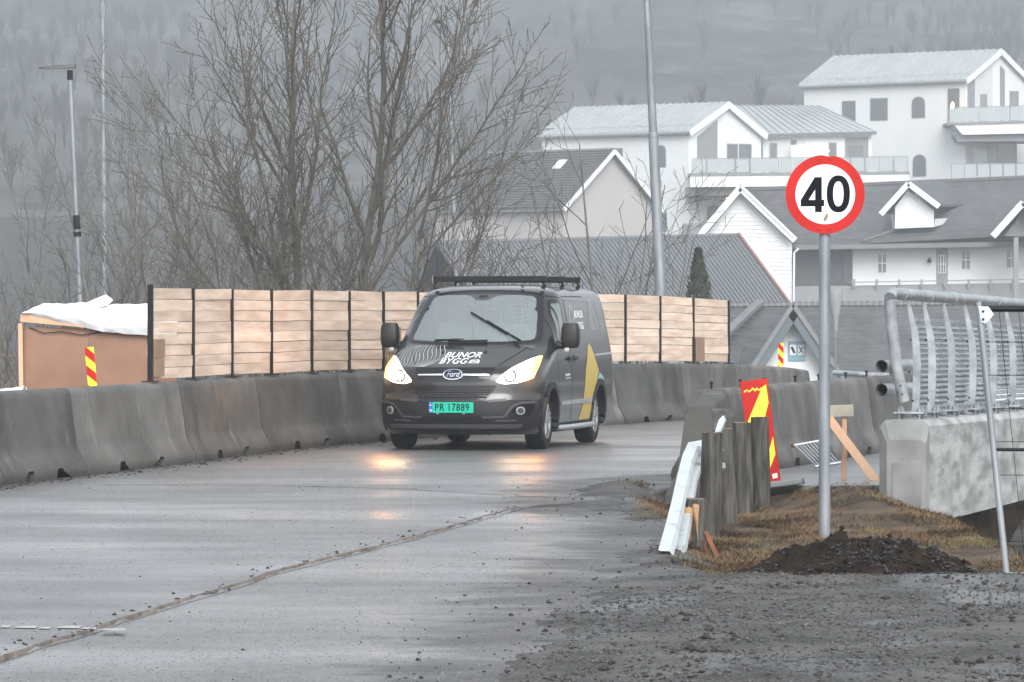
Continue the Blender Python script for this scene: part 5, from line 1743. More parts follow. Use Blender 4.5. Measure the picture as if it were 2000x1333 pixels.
for xa in WX:
    for sgn in (-1, 1):
        tyre_wheel(xa, sgn)
    mb = MB(); mb.tube((xa, -0.75, WR - 0.03), (xa, 0.75, WR - 0.03), 0.05, n=10); mb.build('axle', M['black'], van)
    for sgn in (-1, 1):
        mb = MB()
        P = [(xa + 0.43 * math.cos(t), WR + 0.43 * math.sin(t)) for t in np.linspace(rad(-15), rad(195), 20)]
        for a, c in zip(P[:-1], P[1:]):
            mb.add([(a[0], sgn * 0.955, a[1]), (c[0], sgn * 0.955, c[1]), (c[0], sgn * 0.62, c[1]), (a[0], sgn * 0.62, a[1])], [(0, 1, 2, 3)])
        mb.add([(p[0], sgn * 0.62, p[1]) for p in P], [tuple(range(len(P)))])
        mb.build('arch_liner', M['black'], van)
mb = MB(); mb.box((2.5, 0, 0.27), (4.2, 1.2, 0.16)); mb.build('underbody', M['black'], van)

# ================================================================== HOUSES ACROSS THE VALLEY
def slab(name, P, ext, m, parent, bevel=0.0, kind=None):
    mb = MB(); mb.prism([Vector(p) for p in P], ext)
    return mb.build(name, m, parent, world=True, bevel=bevel, kind=kind)
def house(name, label, px, D, yb, cat='house'):
    return thing(name, label, cat, (ax(px, D), D, ground_z(ax(px, D), D)))
def win(h, o, u, nn, w, ht, arch=False, frame=0.09, m=None, bars=0, name='window'):
    """Window: o = lower left corner on the wall, u = direction along the wall, nn = outward normal."""
    o, u, nn = Vector(o), Vector(u).normalized(), Vector(nn).normalized()
    up = Vector((0, 0, 1))
    def outline(g):
        if not arch: return [(g, g), (w - g, g), (w - g, ht - g), (g, ht - g)]
        P = [(g, g), (w - g, g)]
        r = w / 2 - g
        for k in range(13):
            t = math.pi * k / 12
            P.append((w / 2 + r * math.cos(t), ht - w * 0.42 + r * 0.84 * math.sin(t)))
        return P
    pts = lambda P, d: [o + u * a + up * b_ + nn * d for a, b_ in P]
    mb = MB(); mb.prism(pts(outline(0.0), 0.03), -nn * 0.10); fr_ = mb.build(name, m or M['grey_wall'], h, world=True)
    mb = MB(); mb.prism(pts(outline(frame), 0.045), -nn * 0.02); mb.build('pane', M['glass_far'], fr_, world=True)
    for k in range(bars):
        mb = MB(); mb.beam(o + u * (w * (k + 1) / (bars + 1)) + up * frame + nn * 0.06, o + u * (w * (k + 1) / (bars + 1)) + up * (ht - frame) + nn * 0.06, 0.06, 0.04, up=tuple(nn)); mb.build('bar', m or M['trim_white'], fr_, world=True)
    if bars:
        mb = MB(); mb.beam(o + u * frame + up * (ht * 0.5) + nn * 0.062, o + u * (w - frame) + up * (ht * 0.5) + nn * 0.062, 0.06, 0.04, up=tuple(nn)); mb.build('bar', m or M['trim_white'], fr_, world=True)
    return fr_
class Gable:
    """Gabled block seen over its near corner: long side to the left, gable end to the right."""
    def __init__(s, h, xc, D, yb, ye, yr, lpx, rpx, a, wall, roof, over=0.5, th=0.3, trim=None, seams=0, base_drop=4.0):
        s.h, s.k, s.xc, s.D, s.a = h, FPX / D, xc, D, rad(a)
        s.uL, s.uR = Vector((-math.cos(s.a), math.sin(s.a), 0)), Vector((math.sin(s.a), math.cos(s.a), 0))
        s.L, s.W = lpx / s.k / math.cos(s.a), rpx / s.k / math.sin(s.a)
        s.C = Vector((ax(xc, D), D, 0))
        zb, ze = az(yb, D) - base_drop, az(ye, D)
        apex = s.C + s.uR * (s.W / 2)
        zr = az(yr, apex.y)
        s.ze, s.zr, s.zb = ze, zr, zb
        Z = lambda p, z: Vector((p.x, p.y, z))
        A, B = s.C, s.C + s.uR * s.W
        V = [Z(A, zb), Z(A, ze), Z(apex, zr), Z(B, ze), Z(B, zb)]
        mb = MB(); mb.prism(V, s.uL * s.L); mb.build('wall', wall, h, world=True)
        sl = (zr - ze) / (s.W / 2)
        for sg_, nm in ((-1, 'roof'), (1, 'roof')):
            e = (A if sg_ < 0 else B) + s.uR * (sg_ * over)
            P = [Z(e - s.uL * over, ze - sl * over + 0.02), Z(apex - s.uL * over, zr + 0.02), Z(apex + s.uL * (s.L + over), zr + 0.02), Z(e + s.uL * (s.L + over), ze - sl * over + 0.02)]
            slab('roof', P, (0, 0, th), roof, h)
            if seams and sg_ < 0:
                mb = MB()
                n_ = seams
                for k in range(n_ + 1):
                    q = s.uL * (-over + (s.L + 2 * over) * k / n_)
                    mb.beam(Z(e + q, ze - sl * over + th + 0.06), Z(apex + q, zr + th + 0.06), 0.09, 0.12)
                mb.build('standing_seams', roof, h, world=True, kind='stuff')
                mb = MB()
                for k in range(n_ * 2):
                    q = s.uL * (-over + (s.L + 2 * over) * (k + 0.5) / (n_ * 2)) + s.uR * 0.9
                    mb.box(Z(e + q, ze - sl * over + th + 0.06 + sl * 0.9), (0.34, 0.10, 0.34), rz=0.3)
                mb.build('snow_guards', M['zinc'], h, world=True, kind='stuff')
        if trim:
            for p, q in ((A - s.uR * over, apex), (B + s.uR * over, apex)):
                a0 = Z(p - s.uL * (over + 0.02), (ze - sl * over) + 0.06)
                a1 = Z(q - s.uL * (over + 0.02), zr + 0.06)
                mb = MB(); mb.beam(a0, a1, 0.10, 0.55 if trim == 'thick' else 0.3); mb.build('barge_board', M['trim_white'], h, world=True)
        e = A - s.uR * (over + 0.07)
        mb = MB(); mb.beam(Z(e - s.uL * over, ze - sl * over + 0.05), Z(e + s.uL * (s.L + over), ze - sl * over + 0.05), 0.14, 0.16); mb.build('gutter', M['slate'], h, world=True)
    def left(s, px, y, d=0.0):
        u = (s.xc - px) / s.k / math.cos(s.a)
        p = s.C + s.uL * u - s.uR * d
        return Vector((p.x, p.y, az(y, p.y)))
    def right(s, px, y, d=0.0):
        u = (px - s.xc) / s.k / math.sin(s.a)
        p = s.C + s.uR * u - s.uL * d
        return Vector((p.x, p.y, az(y, p.y)))
    def lwin(s, x0, x1, y0, y1, **kw):
        o = s.left(x0, y1)
        return win(s.h, o, -s.uL, -s.uR, (x1 - x0) / s.k / math.cos(s.a), (y1 - y0) / s.k, **kw)
    def rpanel(s, name, P, m, d=0.03, th=0.05):
        return slab(name, [s.right(x, y, d) for x, y in P], s.uL * th, m, s.h)
def balustrade(h, P, ht, n_, m=None):
    """Glass balustrade along the polyline P (floor level)."""
    for a, c in zip(P[:-1], P[1:]):
        a, c = Vector(a), Vector(c)
        mb = MB(); mb.beam(a + Vector((0, 0, ht)), c + Vector((0, 0, ht)), 0.06, 0.07); mb.build('handrail', M['grey_wall'], h, world=True)
        for k in range(n_ + 1):
            q = a.lerp(c, k / n_)
            mb = MB(); mb.beam(q, q + Vector((0, 0, ht)), 0.07, 0.07); mb.build('baluster', M['grey_wall'], h, world=True)
            if k < n_:
                r = a.lerp(c, (k + 1) / n_)
                d = (r - q)
                mb = MB(); mb.beam(q + d * 0.06 + Vector((0, 0, ht * 0.5)), r - d * 0.06 + Vector((0, 0, ht * 0.5)), 0.02, ht * 0.9); mb.build('glass_panel', M['glass_rail'], h, world=True)

# ---- modern white house, centre right
D = 375.0
h1 = house('white_house', 'large modern white house with pale standing seam roof and glass balconies', 1345, D, 600)
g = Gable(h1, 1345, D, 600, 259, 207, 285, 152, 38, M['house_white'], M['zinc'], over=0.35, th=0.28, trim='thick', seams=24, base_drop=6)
g.lwin(1188, 1219, 290, 322)
g.lwin(1283, 1302, 284, 328, arch=True)
g.lwin(1283, 1304, 407, 453, arch=True)
g.rpanel('dark_panel', [(1362, 338), (1362, 268), (1404, 234), (1404, 338)], M['grey_wall'])
for x0, x1, y0, y1 in ((1424, 1447, 280, 338), (1449, 1476, 280, 338), (1383, 1408, 402, 450)):
    win(h1, g.right(x0, y1), g.uR, -g.uL, (x1 - x0) / g.k / math.sin(g.a), (y1 - y0) / g.k)
# wing to the right
Dw = 384.0
fx = lambda x, y, d=0.0: at(x, y, Dw + d)
slab('wing_wall', [fx(1490, 262), fx(1702, 258), fx(1702, 480), fx(1490, 480)], (0, 7, 0), M['house_white'], h1)
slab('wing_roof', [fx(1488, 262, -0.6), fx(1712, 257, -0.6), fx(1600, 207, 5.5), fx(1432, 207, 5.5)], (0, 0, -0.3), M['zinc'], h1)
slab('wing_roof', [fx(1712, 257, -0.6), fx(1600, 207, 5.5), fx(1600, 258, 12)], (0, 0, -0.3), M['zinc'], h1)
mb = MB()
for k in range(15):
    a, c = fx(1492 + 216 * k / 14, 261 - 4 * k / 14, -0.62), fx(1436 + 160 * k / 14, 206, 5.4)
    mb.beam(a, c, 0.09, 0.12)
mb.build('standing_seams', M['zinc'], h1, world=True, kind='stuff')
slab('wing_gutter', [fx(1488, 262, -0.75), fx(1712, 257, -0.75), fx(1712, 261, -0.75), fx(1488, 266, -0.75)], (0, 0.15, 0), M['slate'], h1)
slab('recess', [fx(1500, 272, -0.02), fx(1572, 271, -0.02), fx(1572, 338, -0.02), fx(1500, 338, -0.02)], (0, 0.04, 0), M['house_cream'], h1)
slab('recess', [fx(1650, 270, -0.02), fx(1696, 269, -0.02), fx(1696, 338, -0.02), fx(1650, 338, -0.02)], (0, 0.04, 0), M['grey_wall'], h1)
for x0, x1, y0, y1 in ((1503, 1518, 280, 337), (1618, 1634, 279, 310), (1655, 1688, 282, 337), (1544, 1556, 274, 284)):
    win(h1, fx(x0, y1, -0.03), (1, 0, 0), (0, -1, 0), (x1 - x0) * Dw / FPX, (y1 - y0) * Dw / FPX)
slab('screen_wall', [fx(1545, 284, -1.2), fx(1618, 281, -1.2), fx(1618, 338, -1.2), fx(1545, 338, -1.2)], (0, 0.2, 0), M['house_white'], h1)
# balcony
by = lambda x, y, d=0.0: at(x, y, 372.0 + d)
slab('balcony_slab', [by(1348, 344), by(1775, 340), by(1775, 363), by(1348, 366)], (0, 9, 0), M['house_white'], h1)
slab('balcony_edge', [by(1346, 339, -0.06), by(1777, 335, -0.06), by(1777, 340.5, -0.06), by(1346, 344.5, -0.06)], (0, 9, 0), M['grey_wall'], h1)
slab('balcony_soffit', [by(1340, 366.5, 1), by(1511, 365, 1), by(1511, 381, 1), by(1340, 383, 1)], (0, 7, 0), M['grey_wall'], h1)
balustrade(h1, [by(1352, 339), by(1773, 335)], 1.18, 15)
win(h1, at(1720, 335, 380.5), (1, 0, 0), (0, -1, 0), 1.3, 1.0)
slab('low_wall', [at(1335, 437, 371), at(1380, 437, 371), at(1380, 480, 371), at(1335, 480, 371)], (0, 2, 0), M['grey_wall'], h1)
mb = MB(); mb.lathe([(0.001, -0.1), (0.10, -0.06), (0.12, 0.0), (0.08, 0.08), (0.001, 0.1)], 10, 'Z', at(1421, 389, 371.5)); mb.build('porch_lamp', M['lamp_warm'], h1, world=True)
mb = MB(); mb.lathe([(0.001, -0.07), (0.08, 0.0), (0.001, 0.07)], 8, 'Z', at(1618, 295, 381.5)); mb.build('wall_lamp', M['lamp_warm'], h1, world=True)

# ---- upper white house, far right
D = 420.0
h2 = house('upper_house', 'white house highest on the slope with seamed roof and arched windows', 1885, D, 350)
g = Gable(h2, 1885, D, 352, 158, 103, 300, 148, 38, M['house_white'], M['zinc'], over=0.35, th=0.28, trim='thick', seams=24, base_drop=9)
g.lwin(1657, 1683, 197, 239)
g.lwin(1710, 1743, 192, 237)
g.lwin(1787, 1812, 189, 232, arch=True)
g.lwin(1789, 1814, 302, 346, arch=True)
g.lwin(1852, 1876, 172, 240, m=M['house_cream'])
for P in ([(1890, 238), (1890, 160), (1906, 150), (1906, 238)], [(1963, 238), (1963, 128), (1974, 138), (1974, 238)], [(1985, 238), (1985, 178), (2006, 178), (2006, 238)], [(1918, 238), (1918, 184), (1934, 184), (1934, 238)]):
    g.rpanel('dark_panel', P, M['grey_wall'])
g.rpanel('recess', [(1906, 236), (1906, 152), (1946, 126), (1946, 236)], M['house_cream'], d=0.015)
bz2 = lambda x, y, d=0.0: at(x, y, 417.0 + d)
slab('balcony_slab', [bz2(1862, 243), bz2(2060, 237), bz2(2060, 260), bz2(1880, 264)], (0, 8, 0), M['house_white'], h2)
slab('balcony_edge', [bz2(1850, 240, -0.1), bz2(2060, 234, -0.1), bz2(2060, 239, -0.1), bz2(1850, 245, -0.1)], (0, 8, 0), M['grey_wall'], h2)
slab('balcony_soffit', [bz2(1863, 263, 0.6), bz2(2060, 259, 0.6), bz2(2060, 276, 0.6), bz2(1870, 277, 0.6)], (0, 7, 0), M['grey_wall'], h2)
balustrade(h2, [bz2(1853, 240), bz2(2060, 235)], 1.35, 7)
balustrade(h2, [bz2(1858, 350, -3), bz2(2060, 348, -3)], 1.35, 8)
for x0, x1, y0, y1 in ((1901, 1927, 290, 345), (1946, 1986, 275, 345)):
    win(h2, at(x0, y1, 419.0 if x0 < 1930 else 421.0), (1, 0, 0), (0, -1, 0), (x1 - x0) * D / FPX, (y1 - y0) * D / FPX)
mb = MB(); mb.path([at(1859, 225, 418.4), at(1860, 205, 418.4), at(1861, 200, 418.4)], [0.08, 0.16, 0.05], 8); mb.build('balcony_lamp', M['lamp_warm'], h2, world=True)

# ---- beige gabled house behind the bare trees
D = 335.0
h3 = house('beige_house', 'beige gabled house with broad grey roof behind the bare trees', 1100, D, 480)
g = Gable(h3, 1100, D, 480, 402, 298, 250, 185, 42, M['house_beige'], M['slate'], over=0.5, th=0.3, trim='thin', base_drop=8)
slab('pale_wall', [g.left(850, 412, 0.1), g.left(1098, 410, 0.1), g.left(1098, 475, 0.1), g.left(850, 475, 0.1)], g.uR * 0.05, M['house_beige'], h3)
mid = g.C + g.uL * ((1100 - 1040) / g.k / math.cos(g.a)) + g.uR * (g.W * 0.3)
zq = g.ze + (g.zr - g.ze) * 0.6 + 0.42
sl = Vector((g.uR.x, g.uR.y, (g.zr - g.ze) / (g.W / 2))).normalized()
P = [mid + Vector((0, 0, zq)), mid + g.uL * 0.8 + Vector((0, 0, zq)), mid + g.uL * 0.8 + Vector((0, 0, zq)) + sl * 1.0, mid + Vector((0, 0, zq)) + sl * 1.0]
slab('roof_light', P, (0, 0, 0.08), M['trim_white'], h3)
mb = MB()
for k in range(22):
    f = k / 22
    a = g.C - g.uR * 0.5 + g.uR * ((g.W / 2 + 0.5) * f)
    z = g.ze - (g.zr - g.ze) / (g.W / 2) * 0.5 + (g.zr - g.ze) * (1 + 0.5 / (g.W / 2)) * f + 0.35
    mb.beam(Vector((a.x, a.y, z)) - g.uL * 0.5, Vector((a.x, a.y, z)) + g.uL * (g.L + 0.5), 0.28, 0.04)
mb.build('tile_courses', M['slate'], h3, world=True, kind='stuff')

# ---- long low building with a corrugated roof
D = 232.0
h4 = house('corrugated_building', 'low building with wide grey corrugated roof and faded red verge', 1300, D, 620, 'building')
er, rr, rl_, el = at(1560, 622, 226), at(1440, 459, 234), at(850, 474, 230), at(970, 636, 222)
slab('roof', [er, rr, rl_, el], (0, 0, -0.15), M['corrugated'], h4)
slab('back_roof', [rr, rl_, rl_ + Vector((-2, 9, -4)), rr + Vector((-2, 9, -4))], (0, 0, -0.15), M['corrugated'], h4)
mb = MB()
for k in range(74):
    f = k / 73
    a, c = el.lerp(er, f), rl_.lerp(rr, f)
    mb.beam(a + Vector((0, -0.03, 0.03)), c + Vector((0, -0.03, 0.03)), 0.06, 0.05)
mb.build('corrugations', M['corr_rib'], h4, world=True, kind='stuff')
mb = MB(); mb.beam(er + Vector((0.05, -0.05, 0.02)), rr + Vector((0.05, -0.05, 0.02)), 0.12, 0.22); mb.build('verge', M['verge_red'], h4, world=True)
mb = MB(); mb.beam(rr + Vector((0, 0, 0.03)), rl_ + Vector((0, 0, 0.03)), 0.3, 0.12); mb.build('ridge_cap', M['corr_rib'], h4, world=True)
slab('wall', [er + Vector((-0.6, 0.6, -0.3)), el + Vector((0.6, 0.6, -0.3)), el + Vector((0.6, 0.6, -6)), er + Vector((-0.6, 0.6, -6))], (-1.5, 8, 0), M['grey_wall'], h4)

# ---- white house with dark tiled roofs and dormer
D = 300.0
h5 = house('tiled_house', 'white house with dark tiled roof, dormer and long terrace', 1700, D, 590)
q5 = lambda x, y, d=0.0: at(x, y, D + d)
slab('gable_wall', [q5(1366, 474), q5(1366, 700), q5(1547, 700), q5(1547, 474), q5(1445, 378)], (0, 9, 0), M['house_white'], h5)
mb = MB()
for k in range(26):
    y = 392 + k * 8
    x1 = 1546 if y > 474 else 1445 + (y - 378) * 1.04
    x0 = 1367 if y > 474 else 1445 - (y - 378) * 0.82
    mb.beam(q5(x0, y, -0.02), q5(x1, y, -0.02), 0.03, 0.03)
mb.build('weatherboards', M['house_white'], h5, world=True, kind='stuff')
slab('gable_roof', [q5(1446, 366, -0.6), q5(1552, 470, -0.6), q5(1552, 470, 9), q5(1446, 366, 9)], (0, 0, 0.2), M['tile'], h5)
slab('gable_roof', [q5(1446, 366, -0.6), q5(1352, 480, -0.6), q5(1352, 480, 9), q5(1446, 366, 9)], (0, 0, 0.2), M['tile'], h5)
for a, c in (((1446, 368), (1553, 470)), ((1445, 368), (1350, 480))):
    mb = MB(); mb.beam(q5(*a, -0.72), q5(*c, -0.72), 0.10, 0.42); mb.build('barge_board', M['trim_white'], h5, world=True)
    mb = MB(); mb.beam(q5(*a, -0.80) + Vector((0, 0, 0.16)), q5(*c, -0.80) + Vector((0, 0, 0.16)), 0.12, 0.14); mb.build('barge_board', M['trim_white'], h5, world=True)
mb = MB(); mb.path([q5(1560, 486, -0.3), q5(1551, 494, -0.3), q5(1550, 600, -0.3)], 0.07, 6); mb.build('downpipe', M['trim_white'], h5, world=True)
slab('main_wall', [q5(1548, 468, 4), q5(2060, 462, 4), q5(2060, 700, 4), q5(1548, 700, 4)], (0, 8, 0), M['house_white'], h5)
slab('shaded_bay', [q5(1548, 470, 3.9), q5(1664, 470, 3.9), q5(1664, 600, 3.9), q5(1548, 600, 3.9)], (0, 0.08, 0), M['recess_shade'], h5)  # flat dark sheet painting the shade of the porch recess
slab('side_door', [q5(1646, 492, 3.8), q5(1665, 492, 3.8), q5(1665, 556, 3.8), q5(1646, 556, 3.8)], (0, 0.1, 0), M['recess_shade'], h5)
def tiled(nm, ea, eb, ra, rb, n_, m, parent, th=0.10):
    """Roof plane built of overlapping tile courses."""
    ea, eb, ra, rb = Vector(ea), Vector(eb), Vector(ra), Vector(rb)
    mb = MB()
    for k in range(n_):
        f0, f1 = k / n_, min(1.0, (k + 1.25) / n_)
        a, b_ = ea.lerp(ra, f0) + Vector((0, 0, th)), eb.lerp(rb, f0) + Vector((0, 0, th))
        c, d = eb.lerp(rb, f1) + Vector((0, 0, 0.015)), ea.lerp(ra, f1) + Vector((0, 0, 0.015))
        mb.add([a, b_, c, d, a - Vector((0, 0, th * 1.2)), b_ - Vector((0, 0, th * 1.2))], [(0, 1, 2, 3), (0, 4, 5, 1)])
    mb.build(nm, m, parent, world=True, kind='stuff')
    slab('roof_deck', [ea, eb, rb, ra], (0, 0, -0.15), m, parent)
tiled('tile_courses', q5(1500, 482, 2.6), q5(2070, 474, 2.6), q5(1440, 374, 8.5), q5(2070, 346, 8.5), 17, M['tile'], h5)
tiled('tile_courses', q5(1680, 472, 2.2), q5(2060, 452, 2.0), q5(1990, 370, 6.5), q5(2060, 340, 6.5), 14, M['tile'], h5)
mb = MB(); mb.beam(q5(1684, 470, 2.0), q5(1990, 369, 6.3), 0.16, 0.14); mb.build('valley', M['slate'], h5, world=True)
mb = MB(); mb.beam(q5(1438, 371, 8.5), q5(2072, 343, 8.5), 0.3, 0.2); mb.build('ridge_cap', M['tile'], h5, world=True)
mb = MB(); mb.beam(q5(1552, 484, 2.3), q5(2070, 476, 2.0), 0.14, 0.30); mb.build('gutter', M['slate'], h5, world=True)
# dormer
slab('dormer_wall', [q5(1748, 447, 2.0), q5(1748, 405, 2.0), q5(1773, 372, 2.0), q5(1824, 412, 2.0), q5(1824, 444, 2.0)], (0, 4, 0), M['house_white'], h5)
slab('dormer_cheek', [q5(1824, 444, 2.1), q5(1826, 428, 2.1), q5(1892, 424, 6)], (0, 0.3, 0), M['house_white'], h5)
slab('dormer_roof', [q5(1773, 358, 1.4), q5(1832, 404, 1.4), q5(1890, 404, 7), q5(1840, 358, 7)], (0, 0, 0.15), M['tile'], h5)
slab('dormer_roof', [q5(1773, 358, 1.4), q5(1721, 418, 1.4), q5(1760, 418, 7), q5(1800, 358, 7)], (0, 0, 0.15), M['tile'], h5)
for a, c in (((1774, 359), (1834, 404)), ((1774, 359), (1720, 419))):
    mb = MB(); mb.beam(q5(*a, 1.3), q5(*c, 1.3), 0.10, 0.36); mb.build('barge_board', M['trim_white'], h5, world=True)
for x0, x1, y0, y1, bars in ((1713, 1733, 494, 535, 1), (1876, 1897, 487, 528, 1), (1964, 1986, 483, 525, 1)):
    win(h5, q5(x0, y1, 3.97), (1, 0, 0), (0, -1, 0), (x1 - x0) * D / FPX, (y1 - y0) * D / FPX, m=M['trim_white'], bars=bars, frame=0.08)
dr_ = slab('front_door', [q5(1829, 486, 3.95), q5(1851, 486, 3.95), q5(1851, 556, 3.95), q5(1829, 556, 3.95)], (0, 0.1, 0), M['grey_wall'], h5)
win(h5, q5(1832, 534, 3.92), (1, 0, 0), (0, -1, 0), 16 / 30, 36 / 30, m=M['trim_white'], bars=2, frame=0.05, name='door_light')
mb = MB(); mb.path([q5(1815, 504, 3.7), q5(1815, 512, 3.6)], [0.06, 0.16], 8); mb.build('wall_lamp', M['black'], h5, world=True)
slab('terrace_wall', [q5(1552, 560, 1), q5(2060, 552, 1), q5(2060, 700, 1), q5(1552, 700, 1)], (0, 0.25, 0), M['grey_wall'], h5)
mb = MB(); mb.beam(q5(1660, 552, 0.8), q5(2060, 545, 0.8), 0.10, 0.07); mb.build('terrace_rail', M['grey_wall'], h5, world=True)
for px in (1668, 1712, 1756, 1800, 1846, 1892, 1934, 1978):
    mb = MB(); mb.beam(q5(px, 562, 0.8), q5(px, 546, 0.8), 0.14, 0.14); mb.build('terrace_post', M['grey_wall'], h5, world=True)
# porch
for a, c in (((1998, 396), (1939, 462)), ((1998, 396), (2060, 462))):
    slab('porch_roof', [q5(a[0], a[1], -2.5), q5(c[0], c[1], -2.5), q5(c[0], c[1], 4), q5(a[0], a[1], 4)], (0, 0, 0.2), M['tile'], h5)
    mb = MB(); mb.beam(q5(*a, -2.6), q5(*c, -2.6), 0.10, 0.42); mb.build('barge_board', M['trim_white'], h5, world=True)
slab('porch_gable', [q5(1960, 462, -1.2), q5(1998, 415, -1.2), q5(2040, 462, -1.2)], (0, 0.1, 0), M['grey_wall'], h5)
mb = MB(); mb.beam(q5(1984, 590, -2.0), q5(1984, 464, -2.0), 0.30, 0.30); mb.build('porch_post', M['grey_wall'], h5, world=True)

# ---- nearest roof with the slate-blue gable
D = 165.0
h6 = house('gabled_cottage', 'low dark tiled house with slate blue gable boards behind the barrier', 1600, D, 720)
q6 = lambda x, y, d=0.0: at(x, y, D + d)
tiled('tile_courses', q6(1380, 748, 0), q6(2090, 735, 0), q6(1380, 600, 5.0), q6(2090, 594, 5.0), 17, M['tile'], h6, th=0.085)
mb = MB(); mb.path([q6(1375, 599, 5.0), q6(2095, 593, 5.0)], 0.12, 8); mb.build('ridge_cap', M['slate'], h6, world=True)
mb = MB()
for k in range(60):
    mb.tube(q6(1380 + k * 12, 598.5 - k * 0.1, 4.95), q6(1386 + k * 12, 598.5 - k * 0.1, 4.95), 0.145, n=8)
mb.build('ridge_tiles', M['tile'], h6, world=True, kind='stuff')
for a, c in (((1486, 594, 4.6), (1415, 660, 1.2)),):
    mb = MB(); mb.beam(q6(*a) + Vector((0, 0, 0.1)), q6(*c) + Vector((0, 0, 0.1)), 0.35, 0.14); mb.build('hip_cap', M['slate'], h6, world=True)
slab('wall', [q6(1385, 742, 0.5), q6(2085, 730, 0.5), q6(2085, 990, 0.5), q6(1385, 990, 0.5)], (0, 8, 0), M['house_white'], h6)
slab('gable_wall', [q6(1550, 606, -2.6), q6(1455, 760, -2.6), q6(1455, 980, -2.6), q6(1648, 980, -2.6), q6(1648, 752, -2.6)], (0, 3, 0), M['house_white'], h6)
slab('gable_roof', [q6(1549, 596, -3.2), q6(1452, 742, -3.2), q6(1452, 742, 0.5), q6(1549, 596, 4.9)], (0, 0, 0.12), M['tile'], h6)
slab('gable_roof', [q6(1549, 596, -3.2), q6(1652, 746, -3.2), q6(1652, 746, 0.5), q6(1549, 596, 4.9)], (0, 0, 0.12), M['tile'], h6)
for a, c in (((1549, 608), (1456, 752)), ((1549, 608), (1650, 756))):
    mb = MB(); mb.beam(q6(*a, -3.3), q6(*c, -3.3), 0.08, 0.46); mb.build('barge_board', M['blue_trim'], h6, world=True)
    mb = MB(); mb.beam(q6(a[0], a[1] - 12, -3.36), q6(c[0], c[1] - 12, -3.36), 0.10, 0.14); mb.build('barge_cap', M['slate'], h6, world=True)
pn = slab('gable_panel', [q6(1540, 667, -2.66), q6(1573, 667, -2.66), q6(1573, 705, -2.66), q6(1540, 705, -2.66)], (0, 0.05, 0), M['teal_sign'], h6)
for x in (1543, 1558.5):
    slab('picture', [q6(x, 674, -2.68), q6(x + 12, 674, -2.68), q6(x + 12, 694, -2.68), q6(x, 694, -2.68)], (0, 0.015, 0), M['trim_white'], pn)
mb = MB(); mb.beam(q6(1560.5, 691, -2.70), q6(1568.5, 677, -2.70), 0.01, 0.03); mb.beam(q6(1560.5, 677, -2.71), q6(1568.5, 691, -2.71), 0.01, 0.03); mb.build('picture_mark', M['black'], pn, world=True)
mb = MB(); mb.beam(q6(1546, 678, -2.70), q6(1552, 690, -2.70), 0.01, 0.08); mb.build('picture_mark', M['black'], pn, world=True)
# folded parasol beside the cottage
D = 150.0
um = thing('folded_parasol', 'pale folded parasol standing just right of the sign pole', 'parasol', (ax(1632, D), D, ground_z(ax(1632, D), D)))
mb = MB(); mb.tube((0, 0, 0), (0, 0, az(565, D) - um.location.z), 0.03, n=8); mb.build('pole', M['galv_dull'], um, sm=True)
mb = MB(); z1 = az(566, D) - um.location.z
mb.path([(0, 0, z1 - 1.35), (0, 0, z1 - 0.9), (0, 0, z1 - 0.12), (0, 0, z1)], [0.05, 0.11, 0.26, 0.24], 9); mb.build('canopy', M['grey_wall'], um, sm=True)

# ================================================================== BARE TREES, LAMPS
def tubes(segs, name, m, parent, minr=0.0):
    """segs: rows of x0 y0 z0 x1 y1 z1 r0 r1; three- or five-sided tubes in one mesh."""
    S = np.array(segs, np.float64)
    P0, P1, r0, r1 = S[:, 0:3], S[:, 3:6], np.maximum(S[:, 6], minr), np.maximum(S[:, 7], minr)
    d = P1 - P0
    d /= np.linalg.norm(d, axis=1)[:, None] + 1e-9
    h = np.where(np.abs(d[:, 2:3]) > 0.9, np.array([[1.0, 0, 0]]), np.array([[0, 0, 1.0]]))
    x = np.cross(d, h); x /= np.linalg.norm(x, axis=1)[:, None]
    y = np.cross(d, x)
    big = max(r0) > 0.04
    ns = 6 if big else 3
    Vs = []
    for P, r in ((P0, r0), (P1, r1)):
        for k in range(ns):
            t = 2 * math.pi * k / ns
            Vs.append(P + x * (r * math.cos(t))[:, None] + y * (r * math.sin(t))[:, None])
    V = np.stack(Vs, 1).reshape(-1, 3)
    b = np.arange(len(S))[:, None] * (2 * ns)
    F = np.concatenate([np.stack([b[:, 0] + k, b[:, 0] + (k + 1) % ns, b[:, 0] + ns + (k + 1) % ns, b[:, 0] + ns + k], 1) for k in range(ns)])
    me = npmesh(name, V, F, 4)
    shade(me, 180)
    return link(name, me, m, parent)
